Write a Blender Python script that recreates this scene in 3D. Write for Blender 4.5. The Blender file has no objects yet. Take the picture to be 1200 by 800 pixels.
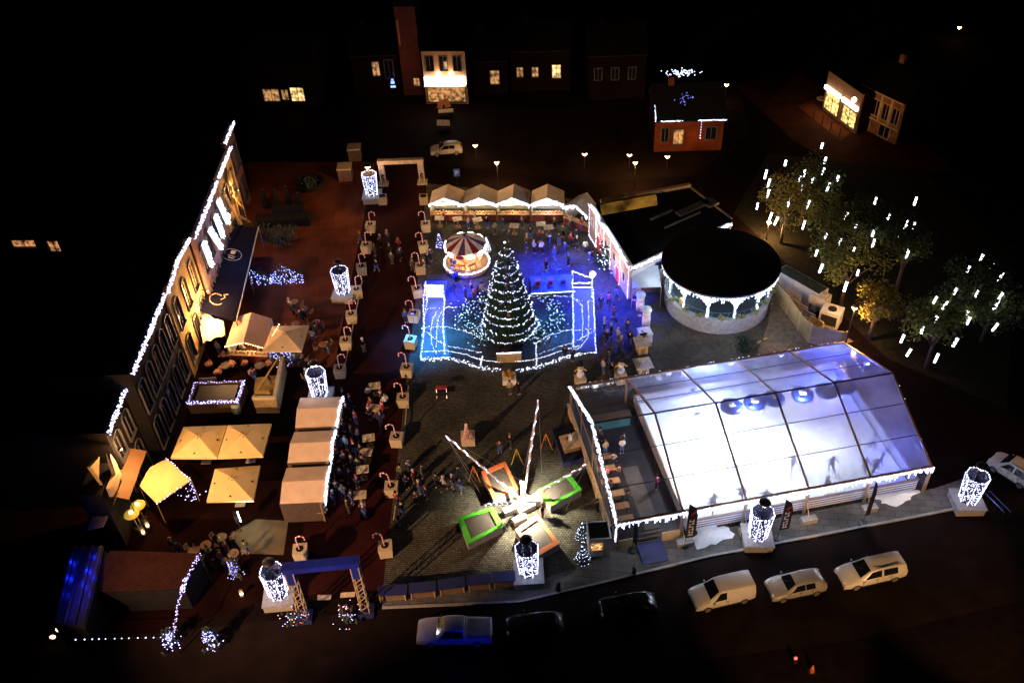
import bpy, bmesh, math, random
from mathutils import Vector, Matrix
R = random.Random(7)
S = bpy.context.scene
COL = S.collection
PI = math.pi

# ------------------------------------------------------------------ camera
F, TH, RO, CH = 1090.95, math.radians(40.5067), math.radians(-3.2242), 58.414
_c, _s = math.cos(TH), math.sin(TH)
FWD = Vector((0, _c, -_s)); RT0 = Vector((1, 0, 0)); UP0 = Vector((0, _s, _c))
RT = math.cos(RO) * RT0 + math.sin(RO) * UP0
UP = -math.sin(RO) * RT0 + math.cos(RO) * UP0
CAMP = Vector((0, 0, CH))
def U(x, y, z=0.0):
    """survey: where the sight line of a photo point meets height z"""
    d = FWD + (x - 600) / F * RT - (y - 400) / F * UP
    return CAMP + d * ((z - CH) / d.z)
def PJ(p):
    q = Vector(p) - CAMP; d = q.dot(FWD)
    return 600 + F * q.dot(RT) / d, 400 - F * q.dot(UP) / d
def HT(b, ytop):
    """height of an upright thing standing at ground point b whose top shows at photo row ytop"""
    lo, hi = 0, 60
    for _ in range(40):
        m = (lo + hi) / 2
        if PJ((b.x, b.y, m))[1] > ytop: lo = m
        else: hi = m
    return lo
cam = bpy.data.cameras.new('camera'); camo = bpy.data.objects.new('camera', cam); COL.objects.link(camo)
cam.sensor_fit = 'HORIZONTAL'; cam.sensor_width = 36; cam.lens = F * 36 / 1200
cam.clip_start = .5; cam.clip_end = 2000
m = Matrix((RT, UP, -FWD)).transposed().to_4x4(); m.translation = CAMP
camo.matrix_world = m
S.camera = camo
S.view_settings.view_transform = 'Standard'; S.view_settings.look = 'None'
S.view_settings.exposure = 0; S.view_settings.gamma = 1

# ------------------------------------------------------------------ materials
MATS = {}
def mat(name, col=(.5, .5, .5), rough=.7, metal=0, vary=.25, scale=2.0, emit=None, es=0, bump=0, bscale=20, spec=None):
    if name in MATS: return MATS[name]
    M = bpy.data.materials.new(name); M.use_nodes = True
    nt = M.node_tree; b = nt.nodes['Principled BSDF']
    b.inputs['Roughness'].default_value = rough; b.inputs['Metallic'].default_value = metal
    b.inputs['Specular IOR Level'].default_value = spec if spec is not None else (.5 if max(col) > .05 or rough < .5 else .12)
    tc = nt.nodes.new('ShaderNodeTexCoord')
    if vary:
        n = nt.nodes.new('ShaderNodeTexNoise'); n.inputs['Scale'].default_value = scale; n.inputs['Detail'].default_value = 5
        nt.links.new(tc.outputs['Object'], n.inputs['Vector'])
        r = nt.nodes.new('ShaderNodeMapRange'); r.inputs['From Min'].default_value = .3; r.inputs['From Max'].default_value = .7
        r.inputs['To Min'].default_value = 1 - vary; r.inputs['To Max'].default_value = 1 + vary
        nt.links.new(n.outputs['Fac'], r.inputs['Value'])
        mx = nt.nodes.new('ShaderNodeMix'); mx.data_type = 'RGBA'; mx.blend_type = 'MULTIPLY'; mx.inputs[0].default_value = 1
        mx.inputs[6].default_value = (*col, 1)
        nt.links.new(r.outputs[0], mx.inputs[7]); nt.links.new(mx.outputs[2], b.inputs['Base Color'])
    else:
        b.inputs['Base Color'].default_value = (*col, 1)
    if bump:
        n2 = nt.nodes.new('ShaderNodeTexNoise'); n2.inputs['Scale'].default_value = bscale
        nt.links.new(tc.outputs['Object'], n2.inputs['Vector'])
        bp = nt.nodes.new('ShaderNodeBump'); bp.inputs['Strength'].default_value = bump
        nt.links.new(n2.outputs['Fac'], bp.inputs['Height']); nt.links.new(bp.outputs[0], b.inputs['Normal'])
    if emit:
        b.inputs['Emission Color'].default_value = (*emit, 1); b.inputs['Emission Strength'].default_value = es
        if vary >= .4:
            r2 = nt.nodes.new('ShaderNodeMapRange'); r2.inputs['From Min'].default_value = .38; r2.inputs['From Max'].default_value = .62; r2.inputs['To Min'].default_value = es * .12; r2.inputs['To Max'].default_value = es * 1.5
            nt.links.new(n.outputs['Fac'], r2.inputs['Value']); nt.links.new(r2.outputs[0], b.inputs['Emission Strength'])
    MATS[name] = M
    return M
def brickmat(name, c1, c2, mortar, scale, rough=.85, bw=.5, rh=.25, ms=.02, bump=.4, big=.35, rot=0, flat=True):
    if name in MATS: return MATS[name]
    M = bpy.data.materials.new(name); M.use_nodes = True
    nt = M.node_tree; b = nt.nodes['Principled BSDF']; b.inputs['Roughness'].default_value = rough; b.inputs['Specular IOR Level'].default_value = .06 if max(c1) < .2 else .3
    tc = nt.nodes.new('ShaderNodeTexCoord'); mp = nt.nodes.new('ShaderNodeMapping')
    mp.inputs['Rotation'].default_value = (0 if flat else PI / 2, 0, rot)
    nt.links.new(tc.outputs['Object'], mp.inputs['Vector'])
    br = nt.nodes.new('ShaderNodeTexBrick'); nt.links.new(mp.outputs[0], br.inputs['Vector'])
    br.inputs['Color1'].default_value = (*c1, 1); br.inputs['Color2'].default_value = (*c2, 1); br.inputs['Mortar'].default_value = (*mortar, 1)
    br.inputs['Scale'].default_value = scale; br.inputs['Mortar Size'].default_value = ms
    br.inputs['Brick Width'].default_value = bw; br.inputs['Row Height'].default_value = rh
    n = nt.nodes.new('ShaderNodeTexNoise'); n.inputs['Scale'].default_value = .35; n.inputs['Detail'].default_value = 7
    nt.links.new(tc.outputs['Object'], n.inputs['Vector'])
    r = nt.nodes.new('ShaderNodeMapRange'); r.inputs['From Min'].default_value = .3; r.inputs['From Max'].default_value = .7
    r.inputs['To Min'].default_value = 1 - big; r.inputs['To Max'].default_value = 1 + big
    nt.links.new(n.outputs['Fac'], r.inputs['Value'])
    mx = nt.nodes.new('ShaderNodeMix'); mx.data_type = 'RGBA'; mx.blend_type = 'MULTIPLY'; mx.inputs[0].default_value = 1
    nt.links.new(br.outputs['Color'], mx.inputs[6]); nt.links.new(r.outputs[0], mx.inputs[7])
    nt.links.new(mx.outputs[2], b.inputs['Base Color'])
    bp = nt.nodes.new('ShaderNodeBump'); bp.inputs['Strength'].default_value = bump; bp.inputs['Distance'].default_value = .05
    nt.links.new(br.outputs['Fac'], bp.inputs['Height']); bp.invert = True
    nt.links.new(bp.outputs[0], b.inputs['Normal'])
    MATS[name] = M
    return M
def glow(name, col, st):
    return mat(name, (.8, .8, .8), .4, vary=0, emit=col, es=st)
def clear(name, gloss=.07, tint=(.96, .97, 1), milk=.02, mcol=(.95, .95, .97)):
    if name in MATS: return MATS[name]
    M = bpy.data.materials.new(name); M.use_nodes = True
    nt = M.node_tree; nt.nodes.remove(nt.nodes['Principled BSDF']); out = nt.nodes['Material Output']
    t = nt.nodes.new('ShaderNodeBsdfTransparent'); t.inputs[0].default_value = (*tint, 1)
    g = nt.nodes.new('ShaderNodeBsdfGlossy'); g.inputs['Roughness'].default_value = .06; g.inputs[0].default_value = (.9, .9, .9, 1)
    d = nt.nodes.new('ShaderNodeBsdfTranslucent'); d.inputs[0].default_value = (*mcol, 1)
    tc = nt.nodes.new('ShaderNodeTexCoord'); n = nt.nodes.new('ShaderNodeTexNoise'); n.inputs['Scale'].default_value = .45; n.inputs['Detail'].default_value = 3
    nt.links.new(tc.outputs['Object'], n.inputs['Vector'])
    r = nt.nodes.new('ShaderNodeMapRange'); r.inputs['From Min'].default_value = .4; r.inputs['From Max'].default_value = .75
    r.inputs['To Min'].default_value = milk * .75; r.inputs['To Max'].default_value = milk * 1.35
    nt.links.new(n.outputs['Fac'], r.inputs['Value'])
    a = nt.nodes.new('ShaderNodeMixShader'); a.inputs[0].default_value = gloss
    nt.links.new(t.outputs[0], a.inputs[1]); nt.links.new(g.outputs[0], a.inputs[2])
    a2 = nt.nodes.new('ShaderNodeMixShader'); nt.links.new(r.outputs[0], a2.inputs[0])
    nt.links.new(a.outputs[0], a2.inputs[1]); nt.links.new(d.outputs[0], a2.inputs[2])
    bp = nt.nodes.new('ShaderNodeBump'); bp.inputs['Strength'].default_value = .15
    nt.links.new(n.outputs['Fac'], bp.inputs['Height']); nt.links.new(bp.outputs[0], g.inputs['Normal'])
    nt.links.new(a2.outputs[0], out.inputs[0])
    MATS[name] = M
    return M

LED = glow('cool_white_led', (.58, .68, 1.0), 4.8)
LEDV = glow('icy_white_led', (.66, .74, 1.0), 3.8)
LEDB = glow('blue_white_led', (.30, .34, 1.0), 5)
LEDD = glow('dim_blue_led', (.14, .18, 1.0), 2.6)
WARM = glow('warm_bulb', (1.0, .62, .25), 7)
SODIUM = glow('sodium_lamp', (1.0, .55, .22), 22)
WHITEL = glow('white_lamp', (1.0, .93, .85), 20)
BLACK = mat('black_metal', (.012, .012, .014), .45)
DKMETAL = mat('dark_metal', (.05, .05, .055), .4, .6)
ALU = mat('aluminium', (.55, .53, .5), .35, .8, vary=.1)
WHITE = mat('white_paint', (.75, .75, .73), .5, vary=.08)
CANVAS = mat('cream_canvas', (.80, .68, .52), .8, vary=.12, scale=1.1, bump=.5, bscale=1.6)
CANVASP = mat('peach_canvas', (.80, .60, .48), .8, vary=.12, scale=.9, bump=.5, bscale=1.4)
BOX = mat('pale_wood', (.50, .40, .26), .75, vary=.2, scale=6)
WOOD = mat('brown_wood', (.24, .14, .07), .7, vary=.3, scale=5)
TANW = mat('tan_board', (.45, .31, .17), .7, vary=.2, scale=4)
DWOOD = mat('dark_wood', (.07, .045, .03), .7, vary=.3, scale=5)
STONE = mat('light_stone', (.22, .26, .28), .85, vary=.25, scale=3, bump=.3)
CONC = mat('grey_concrete', (.30, .29, .28), .9, vary=.2, scale=4, bump=.2)
ROOFB = mat('black_roofing', (.004, .004, .0045), .85, vary=.3)
GLASSD = mat('dark_glass', (.008, .009, .012), .08, vary=0)
RED = mat('red_paint', (.42, .02, .02), .5, vary=.1)
CANDYW = mat('candy_white', (.8, .74, .74), .4, vary=0, emit=(1, .8, .8), es=.10)
CANDYR = mat('candy_red', (.6, .02, .04), .4, vary=0, emit=(1, .03, .06), es=.06)
GREENP = mat('green_vinyl', (.08, .50, .03), .5, vary=.08)
ORANGEP = mat('orange_vinyl', (.75, .20, .07), .5, vary=.08)
FIR = mat('fir_needles', (.02, .045, .025), .9, vary=.4, scale=9)
LEAFD = mat('dark_leaves', (.03, .055, .03), .9, vary=.4, scale=9)
RUBBER = mat('black_rubber', (.015, .015, .015), .8)
NAVY = mat('navy_cloth', (.012, .018, .10), .7, vary=.2)
SNOW = mat('white_snow', (.85, .87, .9), .8, vary=.05, scale=6, bump=.5, bscale=6)
SKIN = mat('skin', (.55, .33, .24), .6, vary=0)
GOLD = mat('gold_paint', (.55, .36, .08), .4, .3, vary=.15)

# ------------------------------------------------------------------ object helpers
def tagk(o, label=None, cat=None, group=None, kind=None):
    if label: o['label'] = label
    if cat: o['category'] = cat
    if group: o['group'] = group
    if kind: o['kind'] = kind
    return o
def thing(name, label, cat, loc=(0, 0, 0), rz=0, group=None):
    o = bpy.data.objects.new(name, None); COL.objects.link(o)
    o.empty_display_size = .3
    o.location = loc; o.rotation_euler = (0, 0, rz)
    return tagk(o, label, cat, group)
SPLIT = {'posts': 'post', 'legs': 'leg', 'cups': 'cup', 'ears': 'black_patch', 'arms': 'arm', 'door_handles': 'door_handle', 'door_seams': 'door_seam', 'rails': 'rail', 'timbers': 'timber', 'hoops': 'hoop',
         'bungee_cords': 'bungee_cord', 'treads': 'tread', 'stringers': 'stringer', 'side_walls': 'side_wall', 'strip_lights': None}
class MB:
    def __init__(s): s.v = []; s.f = []
    def add(s, vs, fs):
        k = len(s.v); s.v += [tuple(p) for p in vs]; s.f += [tuple(i + k for i in f) for f in fs]; return s
    def box(s, c, d, rz=0, tilt=None):
        x, y, z = d[0] / 2, d[1] / 2, d[2] / 2
        P = [Vector((a, b, e)) for a, b, e in ((-x, -y, -z), (x, -y, -z), (x, y, -z), (-x, y, -z), (-x, -y, z), (x, -y, z), (x, y, z), (-x, y, z))]
        M = Matrix.Rotation(rz, 3, 'Z')
        if tilt: M = M @ Matrix.Rotation(tilt[0], 3, 'X') @ Matrix.Rotation(tilt[1], 3, 'Y')
        C = Vector(c)
        return s.add([M @ p + C for p in P], [(0, 3, 2, 1), (4, 5, 6, 7), (0, 1, 5, 4), (1, 2, 6, 5), (2, 3, 7, 6), (3, 0, 4, 7)])
    def taper(s, c0, d0, c1, d1):
        """frustum from rectangle d0 at c0 up to rectangle d1 at c1"""
        P = []
        for c, d in ((c0, d0), (c1, d1)):
            x, y = d[0] / 2, d[1] / 2
            P += [(c[0] - x, c[1] - y, c[2]), (c[0] + x, c[1] - y, c[2]), (c[0] + x, c[1] + y, c[2]), (c[0] - x, c[1] + y, c[2])]
        return s.add(P, [(0, 3, 2, 1), (4, 5, 6, 7), (0, 1, 5, 4), (1, 2, 6, 5), (2, 3, 7, 6), (3, 0, 4, 7)])
    def prism(s, poly, z0, z1):
        n = len(poly)
        a = sum(poly[i][0] * poly[(i + 1) % n][1] - poly[(i + 1) % n][0] * poly[i][1] for i in range(n))
        if a < 0: poly = list(reversed(poly))
        vs = [(p[0], p[1], z0) for p in poly] + [(p[0], p[1], z1) for p in poly]
        fs = [tuple(reversed(range(n))), tuple(range(n, 2 * n))] + [(i, (i + 1) % n, n + (i + 1) % n, n + i) for i in range(n)]
        return s.add(vs, fs)
    def slab(s, pts, t=.04):
        """thin solid sheet from 3-D corner points, thickness t downward"""
        n = len(pts); pts = [Vector(p) for p in pts]
        vs = pts + [p - Vector((0, 0, t)) for p in pts]
        fs = [tuple(range(n)), tuple(reversed(range(n, 2 * n)))] + [(i, n + i, n + (i + 1) % n, (i + 1) % n) for i in range(n)]
        return s.add(vs, fs)
    def plate(s, pts, t=.03):
        """solid sheet thickened along its own normal"""
        pts = [Vector(p) for p in pts]; n = len(pts)
        nn = (pts[1] - pts[0]).cross(pts[2] - pts[0]).normalized() * t
        vs = pts + [p - nn for p in pts]
        fs = [tuple(range(n)), tuple(reversed(range(n, 2 * n)))] + [(i, n + i, n + (i + 1) % n, (i + 1) % n) for i in range(n)]
        return s.add(vs, fs)
    def tube(s, p0, p1, r0, r1=None, n=6):
        r1 = r0 if r1 is None else r1
        p0, p1 = Vector(p0), Vector(p1); d = (p1 - p0)
        if d.length < 1e-6: return s
        d.normalize(); a = d.orthogonal().normalized(); b = d.cross(a)
        vs = []
        for p, r in ((p0, r0), (p1, r1)):
            vs += [p + (a * math.cos(2 * PI * i / n) + b * math.sin(2 * PI * i / n)) * r for i in range(n)]
        fs = [(i, (i + 1) % n, n + (i + 1) % n, n + i) for i in range(n)] + [tuple(reversed(range(n))), tuple(range(n, 2 * n))]
        return s.add(vs, fs)
    def path(s, pts, r, n=6):
        for a, b in zip(pts, pts[1:]): s.tube(a, b, r, n=n)
        return s
    def lathe(s, prof, c=(0, 0, 0), n=16, sx=1, sy=1):
        vs = []; k = len(prof)
        for i in range(n):
            a = 2 * PI * i / n
            vs += [(c[0] + sx * r * math.cos(a), c[1] + sy * r * math.sin(a), c[2] + z) for r, z in prof]
        fs = []
        for i in range(n):
            j = (i + 1) % n
            fs += [(i * k + q, j * k + q, j * k + q + 1, i * k + q + 1) for q in range(k - 1)]
        if prof[0][0] > 1e-4: fs.append(tuple(reversed([i * k for i in range(n)])))
        if prof[-1][0] > 1e-4: fs.append(tuple(i * k + k - 1 for i in range(n)))
        return s.add(vs, fs)
    def ball(s, c, r, n=10, m=6):
        rx, ry, rz = (r, r, r) if not hasattr(r, '__len__') else r
        prof = [(max(1e-5, math.sin(PI * i / m)), -math.cos(PI * i / m)) for i in range(m + 1)]
        vs = []
        for i in range(n):
            a = 2 * PI * i / n
            vs += [(c[0] + rx * q * math.cos(a), c[1] + ry * q * math.sin(a), c[2] + rz * z) for q, z in prof]
        k = m + 1
        return s.add(vs, [(i * k + q, ((i + 1) % n) * k + q, ((i + 1) % n) * k + q + 1, i * k + q + 1) for i in range(n) for q in range(m)])
    def bulb(s, c, r=.05):
        x, y, z = c
        return s.add([(x + r, y, z), (x - r, y, z), (x, y + r, z), (x, y - r, z), (x, y, z + r), (x, y, z - r)],
                     [(0, 2, 4), (2, 1, 4), (1, 3, 4), (3, 0, 4), (2, 0, 5), (1, 2, 5), (3, 1, 5), (0, 3, 5)])
    def bulbs(s, pts, r=.05, j=0.0):
        for p in pts: s.bulb((p[0] + R.uniform(-j, j), p[1] + R.uniform(-j, j), p[2] + R.uniform(-j, j)), r * R.uniform(.75, 1.25))
        return s
    def wall(s, x0, x1, z0, z1, y0, y1, holes):
        """wall along x with window holes (x0,x1,z0,z1)"""
        xs = sorted({x0, x1, *[h[0] for h in holes], *[h[1] for h in holes]})
        zs = sorted({z0, z1, *[h[2] for h in holes], *[h[3] for h in holes]})
        for a, b in zip(xs, xs[1:]):
            for c, d in zip(zs, zs[1:]):
                mx_, mz = (a + b) / 2, (c + d) / 2
                if any(h[0] < mx_ < h[1] and h[2] < mz < h[3] for h in holes): continue
                s.box(((a + b) / 2, (y0 + y1) / 2, (c + d) / 2), (b - a, y1 - y0, d - c))
        return s
    def mesh(s, name, smooth=False):
        me = bpy.data.meshes.new(name); me.from_pydata(s.v, [], s.f); me.update()
        if smooth: me.polygons.foreach_set('use_smooth', [True] * len(me.polygons))
        return me
    def pieces(s):
        par = list(range(len(s.v)))
        def find(i):
            while par[i] != i: par[i] = par[par[i]]; i = par[i]
            return i
        for f in s.f:
            for i in f[1:]: par[find(i)] = find(f[0])
        gr = {}
        for f in s.f: gr.setdefault(find(f[0]), []).append(f)
        out = []
        for fs in gr.values():
            ids = sorted({i for f in fs for i in f}); mp = {i: k for k, i in enumerate(ids)}
            b = MB(); b.v = [s.v[i] for i in ids]; b.f = [tuple(mp[i] for i in f) for f in fs]; out.append(b)
        return out
    def build(s, name, m, parent=None, world=False, smooth=False, **kw):
        if SPLIT.get(name) and parent is not None:
            return [b.build(SPLIT[name], m, parent, world, smooth, **kw) for b in s.pieces()][0]
        if world and parent is not None:
            inv = (Matrix.Translation(parent.location) @ parent.rotation_euler.to_matrix().to_4x4()).inverted()
            s.v = [tuple(inv @ Vector(p)) for p in s.v]
        me = s.mesh(name, smooth); me.materials.append(m)
        o = bpy.data.objects.new(name, me); COL.objects.link(o)
        if parent is not None: o.parent = parent
        return tagk(o, **kw)
    def solo(s, name, m, label, cat, group=None, smooth=False, kind=None):
        """one-mesh thing, origin at its base centre"""
        lo = Vector([min(p[i] for p in s.v) for i in range(3)]); hi = Vector([max(p[i] for p in s.v) for i in range(3)])
        c = Vector(((lo.x + hi.x) / 2, (lo.y + hi.y) / 2, lo.z))
        s.v = [tuple(Vector(p) - c) for p in s.v]
        o = s.build(name, m, smooth=smooth); o.location = c
        return tagk(o, label, cat, group, kind)
def copy_tree(o, parent=None):
    c = o.copy(); COL.objects.link(c); c.parent = parent
    for ch in list(o.children): copy_tree(ch, c)
    return c
def line(pts, step, jit=0):
    """points every `step` metres along a polyline"""
    out = []; pts = [Vector(p) for p in pts]
    for a, b in zip(pts, pts[1:]):
        n = max(1, int((b - a).length / step))
        out += [a.lerp(b, i / n) for i in range(n)]
    out.append(pts[-1]); return out
def thick(pts, step, rad, per=2):
    out = []
    for p in line(pts, step):
        for _ in range(per): out.append(p + Vector((R.uniform(-rad, rad), R.uniform(-rad, rad), R.uniform(-rad, rad))))
    return out
def icicles(pts, step, drop, gap=.12):
    out = []
    for p in line(pts, step):
        n = R.randint(1, max(1, int(drop / gap)))
        out += [p - Vector((0, 0, gap * i)) for i in range(n)]
    return out
def lamp(name, parent, loc, power, col, kind='POINT', radius=.15, size=None, spot=None, direction=None):
    L = bpy.data.lights.new(name, kind); L.energy = power; L.color = col
    if kind == 'AREA': L.size = size or 1
    else: L.shadow_soft_size = radius
    if kind == 'SPOT': L.spot_size = spot or 1.5; L.spot_blend = .6
    o = bpy.data.objects.new(name, L); COL.objects.link(o)
    o.location = loc
    if parent is not None: o.parent = parent
    if direction is not None: o.rotation_euler = Vector(direction).to_track_quat('-Z', 'Y').to_euler()
    return o
ORD = ['first', 'second', 'third', 'fourth', 'fifth', 'sixth', 'seventh', 'eighth', 'ninth', 'tenth', 'eleventh', 'twelfth', 'thirteenth', 'fourteenth',
       'fifteenth', 'sixteenth', 'seventeenth', 'eighteenth', 'nineteenth', 'twentieth', 'twenty-first', 'twenty-second', 'twenty-third', 'twenty-fourth',
       'twenty-fifth', 'twenty-sixth', 'twenty-seventh', 'twenty-eighth', 'twenty-ninth', 'thirtieth', 'thirty-first', 'thirty-second', 'thirty-third',
       'thirty-fourth', 'thirty-fifth', 'thirty-sixth', 'thirty-seventh', 'thirty-eighth', 'thirty-ninth', 'fortieth']
SODC = (1, .50, .17); COOL = (.80, .88, 1); BLUEC = (.006, .025, 1); CYANC = (.02, .30, 1)
def xy(pp): return [(U(*p).x, U(*p).y) for p in pp]

# ------------------------------------------------------------------ world: night sky
W = bpy.data.worlds.new('World'); S.world = W; W.use_nodes = True
wn = W.node_tree; bg = wn.nodes['Background']
sk = wn.nodes.new('ShaderNodeTexSky'); sk.sky_type = 'NISHITA'; sk.sun_disc = False
sk.sun_elevation = math.radians(25); sk.sun_rotation = math.radians(200)
wn.links.new(sk.outputs[0], bg.inputs[0]); bg.inputs[1].default_value = .00003
sun = bpy.data.lights.new('moon', 'SUN'); sun.energy = .0012; sun.angle = .009; sun.color = (.8, .85, 1)
so = bpy.data.objects.new('moon', sun); COL.objects.link(so); so.rotation_euler = (math.radians(65), 0, math.radians(20))

# ------------------------------------------------------------------ ground
asph = mat('asphalt', (.007, .004, .004), .9, vary=.3, scale=1.5, bump=.2, bscale=30, spec=.03)
cob = brickmat('cobbles', (.115, .110, .088), (.06, .057, .047), (.016, .015, .014), 2.2, bw=.5, rh=.4, ms=.05, bump=.6)
pav_red = brickmat('red_pavers', (.036, .006, .0055), (.026, .0045, .0045), (.008, .002, .002), 1.6, big=.3)
pav_grey = brickmat('grey_slabs', (.13, .123, .12), (.10, .096, .092), (.035, .035, .035), .8, bw=1.0, rh=.5, ms=.012, big=.45, rot=.15)
terr = brickmat('brown_paving', (.125, .034, .016), (.092, .026, .012), (.026, .010, .006), .5, bw=.9, rh=.9, ms=.008, big=.3)
def sheet(name, pp, z, m, world=None):
    o = MB().add([(p[0], p[1], z) for p in (world or xy(pp))], [tuple(range(len(world or pp)))]).build(name, m)
    bm = bmesh.new(); bm.from_mesh(o.data)
    for f in bm.faces:
        if f.normal.z < 0: f.normal_flip()
    bm.to_mesh(o.data); bm.free()
    return tagk(o, kind='structure')
g = MB(); N = 24
for i in range(N + 1):
    for j in range(N + 1): g.v.append((-300 + 600 * i / N, -60 + 500 * j / N, 0))
for i in range(N):
    for j in range(N): g.f.append((i * (N + 1) + j, (i + 1) * (N + 1) + j, (i + 1) * (N + 1) + j + 1, i * (N + 1) + j + 1))
tagk(g.build('ground', asph), kind='structure')
sheet('terrace', [(262, 190), (440, 190), (408, 345), (396, 430), (300, 430), (238, 360), (250, 280)], .008, terr)
sheet('yard', [(296, 190), (440, 190), (408, 345), (352, 640), (330, 700), (100, 760), (60, 640), (200, 400)], .004, mat('unlit_paving_red', (.009, .0025, .002), .9, vary=.4, scale=.5, bump=.2, spec=.03))  # unlit part of the paving: its darkness is put into the colour
sheet('lit_yard_patch', [(300, 608), (338, 610), (332, 650), (285, 648), (270, 625)], .008, mat('lamplit_slabs', (.10, .07, .035), .9, vary=.35, scale=.7))  # paler sheet paints the work light's pool on the ground
sheet('promenade', [(440, 190), (500, 190), (488, 345), (450, 690), (330, 700), (352, 640), (408, 345)], .008, pav_red)
sheet('plaza', [(500, 215), (690, 235), (760, 300), (900, 330), (1000, 400), (665, 455), (725, 642), (690, 660), (600, 690), (448, 694), (488, 345)], .012, cob)
sheet('pavement', [(448, 694), (600, 690), (690, 660), (725, 642), (1095, 572), (1130, 560), (1150, 590), (1070, 606), (830, 652), (700, 684), (610, 705), (448, 712)], .016, pav_grey)
kl = [U(*p) for p in ((448, 712), (610, 705), (700, 684), (830, 652), (1070, 606), (1150, 590))]
kb = MB()
for a, b in zip(kl, kl[1:]):
    d = (b - a).normalized(); n = Vector((d.y, -d.x, 0)) * .09
    kb.prism([(a + n).to_2d(), (b + n).to_2d(), (b - n).to_2d(), (a - n).to_2d()], .0, .12)
tagk(kb.build('kerb', CONC), kind='structure')
rdm = mat('road_asphalt', (.011, .006, .005), .85, vary=.35, scale=.6, bump=.2, bscale=40, spec=.06)
sheet('road', [(0, 760), (448, 714), (610, 707), (700, 686), (830, 654), (1070, 608), (1200, 583), (1250, 690), (1000, 750), (600, 799), (0, 840)], .006, rdm)
sheet('side_road', [(860, 100), (930, 85), (1060, 150), (1120, 200), (1010, 210), (930, 165)], .006, mat('side_road_asphalt', (.045, .013, .008), .85, vary=.4, scale=.4, spec=.05))
sheet('forecourt', [(935, 125), (962, 112), (1003, 152), (985, 165)], .012, terr)
sheet('back_road', [(420, 100), (640, 130), (860, 100), (880, 150), (820, 205), (690, 215), (500, 190), (430, 185)], .005, rdm)
sheet('garden_path', [(905, 340), (1000, 400), (985, 405), (885, 420), (900, 380)], .02, mat('bare_earth', (.14, .10, .06), .95, vary=.4, scale=2))
sheet('park_lawn', [(860, 250), (900, 180), (1080, 200), (1190, 290), (1180, 480), (1040, 420)], .008, mat('night_grass', (.014, .013, .008), .95, vary=.5, scale=2, bump=.5))
mk = MB()
for a, b in (((372, 700), (388, 699.6)), ((399, 697.3), (416, 696))):
    A, B = U(*a), U(*b); n = Vector((0, .22, 0))
    mk.add([(A - n)[:2] + (.028,), (B - n)[:2] + (.028,), (B + n)[:2] + (.028,), (A + n)[:2] + (.028,)], [(0, 1, 2, 3)])
tagk(mk.build('road_marking', mat('cream_line_paint', (.6, .45, .3), .7, vary=.2)), kind='structure')

# ------------------------------------------------------------------ clear marquee over the ice rink
TA, TL, TWD, HE, HR = .15, 25.0, 15.09, 2.99, 6.06
tent = thing('marquee', 'long clear-roofed marquee with an aluminium frame over the glowing ice rink', 'marquee', (7.1, 43.45, 0), TA)
def TW(u, v, z): # tent local -> world
    return tent.matrix_basis @ Vector((u, v, z))
def roofz(v): return HE + (HR - HE) * (1 - abs(v - TWD / 2) / (TWD / 2))
FRAME = mat('bronze_frame', (.36, .24, .16), .4, .5, vary=.15)
for k in range(6):
    b = MB(); u = 5 * k
    for v in (0, TWD): b.box((u, v, HE / 2), (.16, .22, HE))
    b.tube((u, 0, HE), (u, TWD / 2, HR), .10, n=4); b.tube((u, TWD, HE), (u, TWD / 2, HR), .10, n=4)
    b.build('frame_rib', FRAME, tent)
for v, z, nm in ((0, HE, 'eave_beam'), (TWD, HE, 'eave_beam'), (TWD / 2, HR, 'ridge_beam')):
    MB().box((TL / 2, v, z + .02), (TL + .2, .2 if nm == 'eave_beam' else .1, .2 if nm == 'eave_beam' else .1)).build(nm, FRAME if nm == 'eave_beam' else BLACK, tent)
for v in (TWD / 6, TWD / 3, TWD * 2 / 3, TWD * 5 / 6):
    MB().tube((0, v, roofz(v) + .03), (TL, v, roofz(v) + .03), .035 if v < 8 else .025, n=4).build('purlin', FRAME if False else DKMETAL, tent)
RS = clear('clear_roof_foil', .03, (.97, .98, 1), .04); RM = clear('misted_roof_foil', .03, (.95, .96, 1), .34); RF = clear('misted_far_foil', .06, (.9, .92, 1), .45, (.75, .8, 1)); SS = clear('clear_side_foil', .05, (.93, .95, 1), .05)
for k in range(5):
    a, b = 5 * k + .09, 5 * k + 4.91
    for v0, v1 in ((.05, TWD / 2 - .03), (TWD / 2 + .03, TWD - .05)):
        q = [(a, v0, roofz(v0) - .02), (b, v0, roofz(v0) - .02), (b, v1, roofz(v1) - .02), (a, v1, roofz(v1) - .02)]
        MB().add(q, [(0, 1, 2, 3)]).build('roof_panel', RS if k == 0 else (RM if v0 < 5 else RF), tent)
    for v in (-.02, TWD + .02):
        if v < 0 and k == 0:
            MB().add([(3.2, v, .1), (b, v, .1), (b, v, HE), (3.2, v, HE)], [(0, 1, 2, 3)]).build('side_panel', SS, tent); continue
        MB().add([(a, v, .1), (b, v, .1), (b, v, HE - .1), (a, v, HE - .1)], [(0, 1, 2, 3)]).build('side_panel', SS, tent)
for u in (0, TL):
    MB().add([(u, .1, .1), (u, TWD - .1, .1), (u, TWD - .1, HE), (u, TWD / 2, HR - .1), (u, .1, HE)], [(0, 1, 2, 3, 4)]).build('gable_panel', SS, tent)
    b = MB()
    for v in (TWD * .25, TWD * .5, TWD * .75): b.tube((u, v, 0), (u, v, roofz(v) - .05), .05, n=4)
    b.tube((u, 0, HE), (u, TWD, HE), .06, n=4)
    if u: b.tube((u, TWD * .25, .2), (u, TWD * .5, HE), .03, n=4)
    b.build('gable_frame', FRAME, tent)
b = MB()
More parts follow.
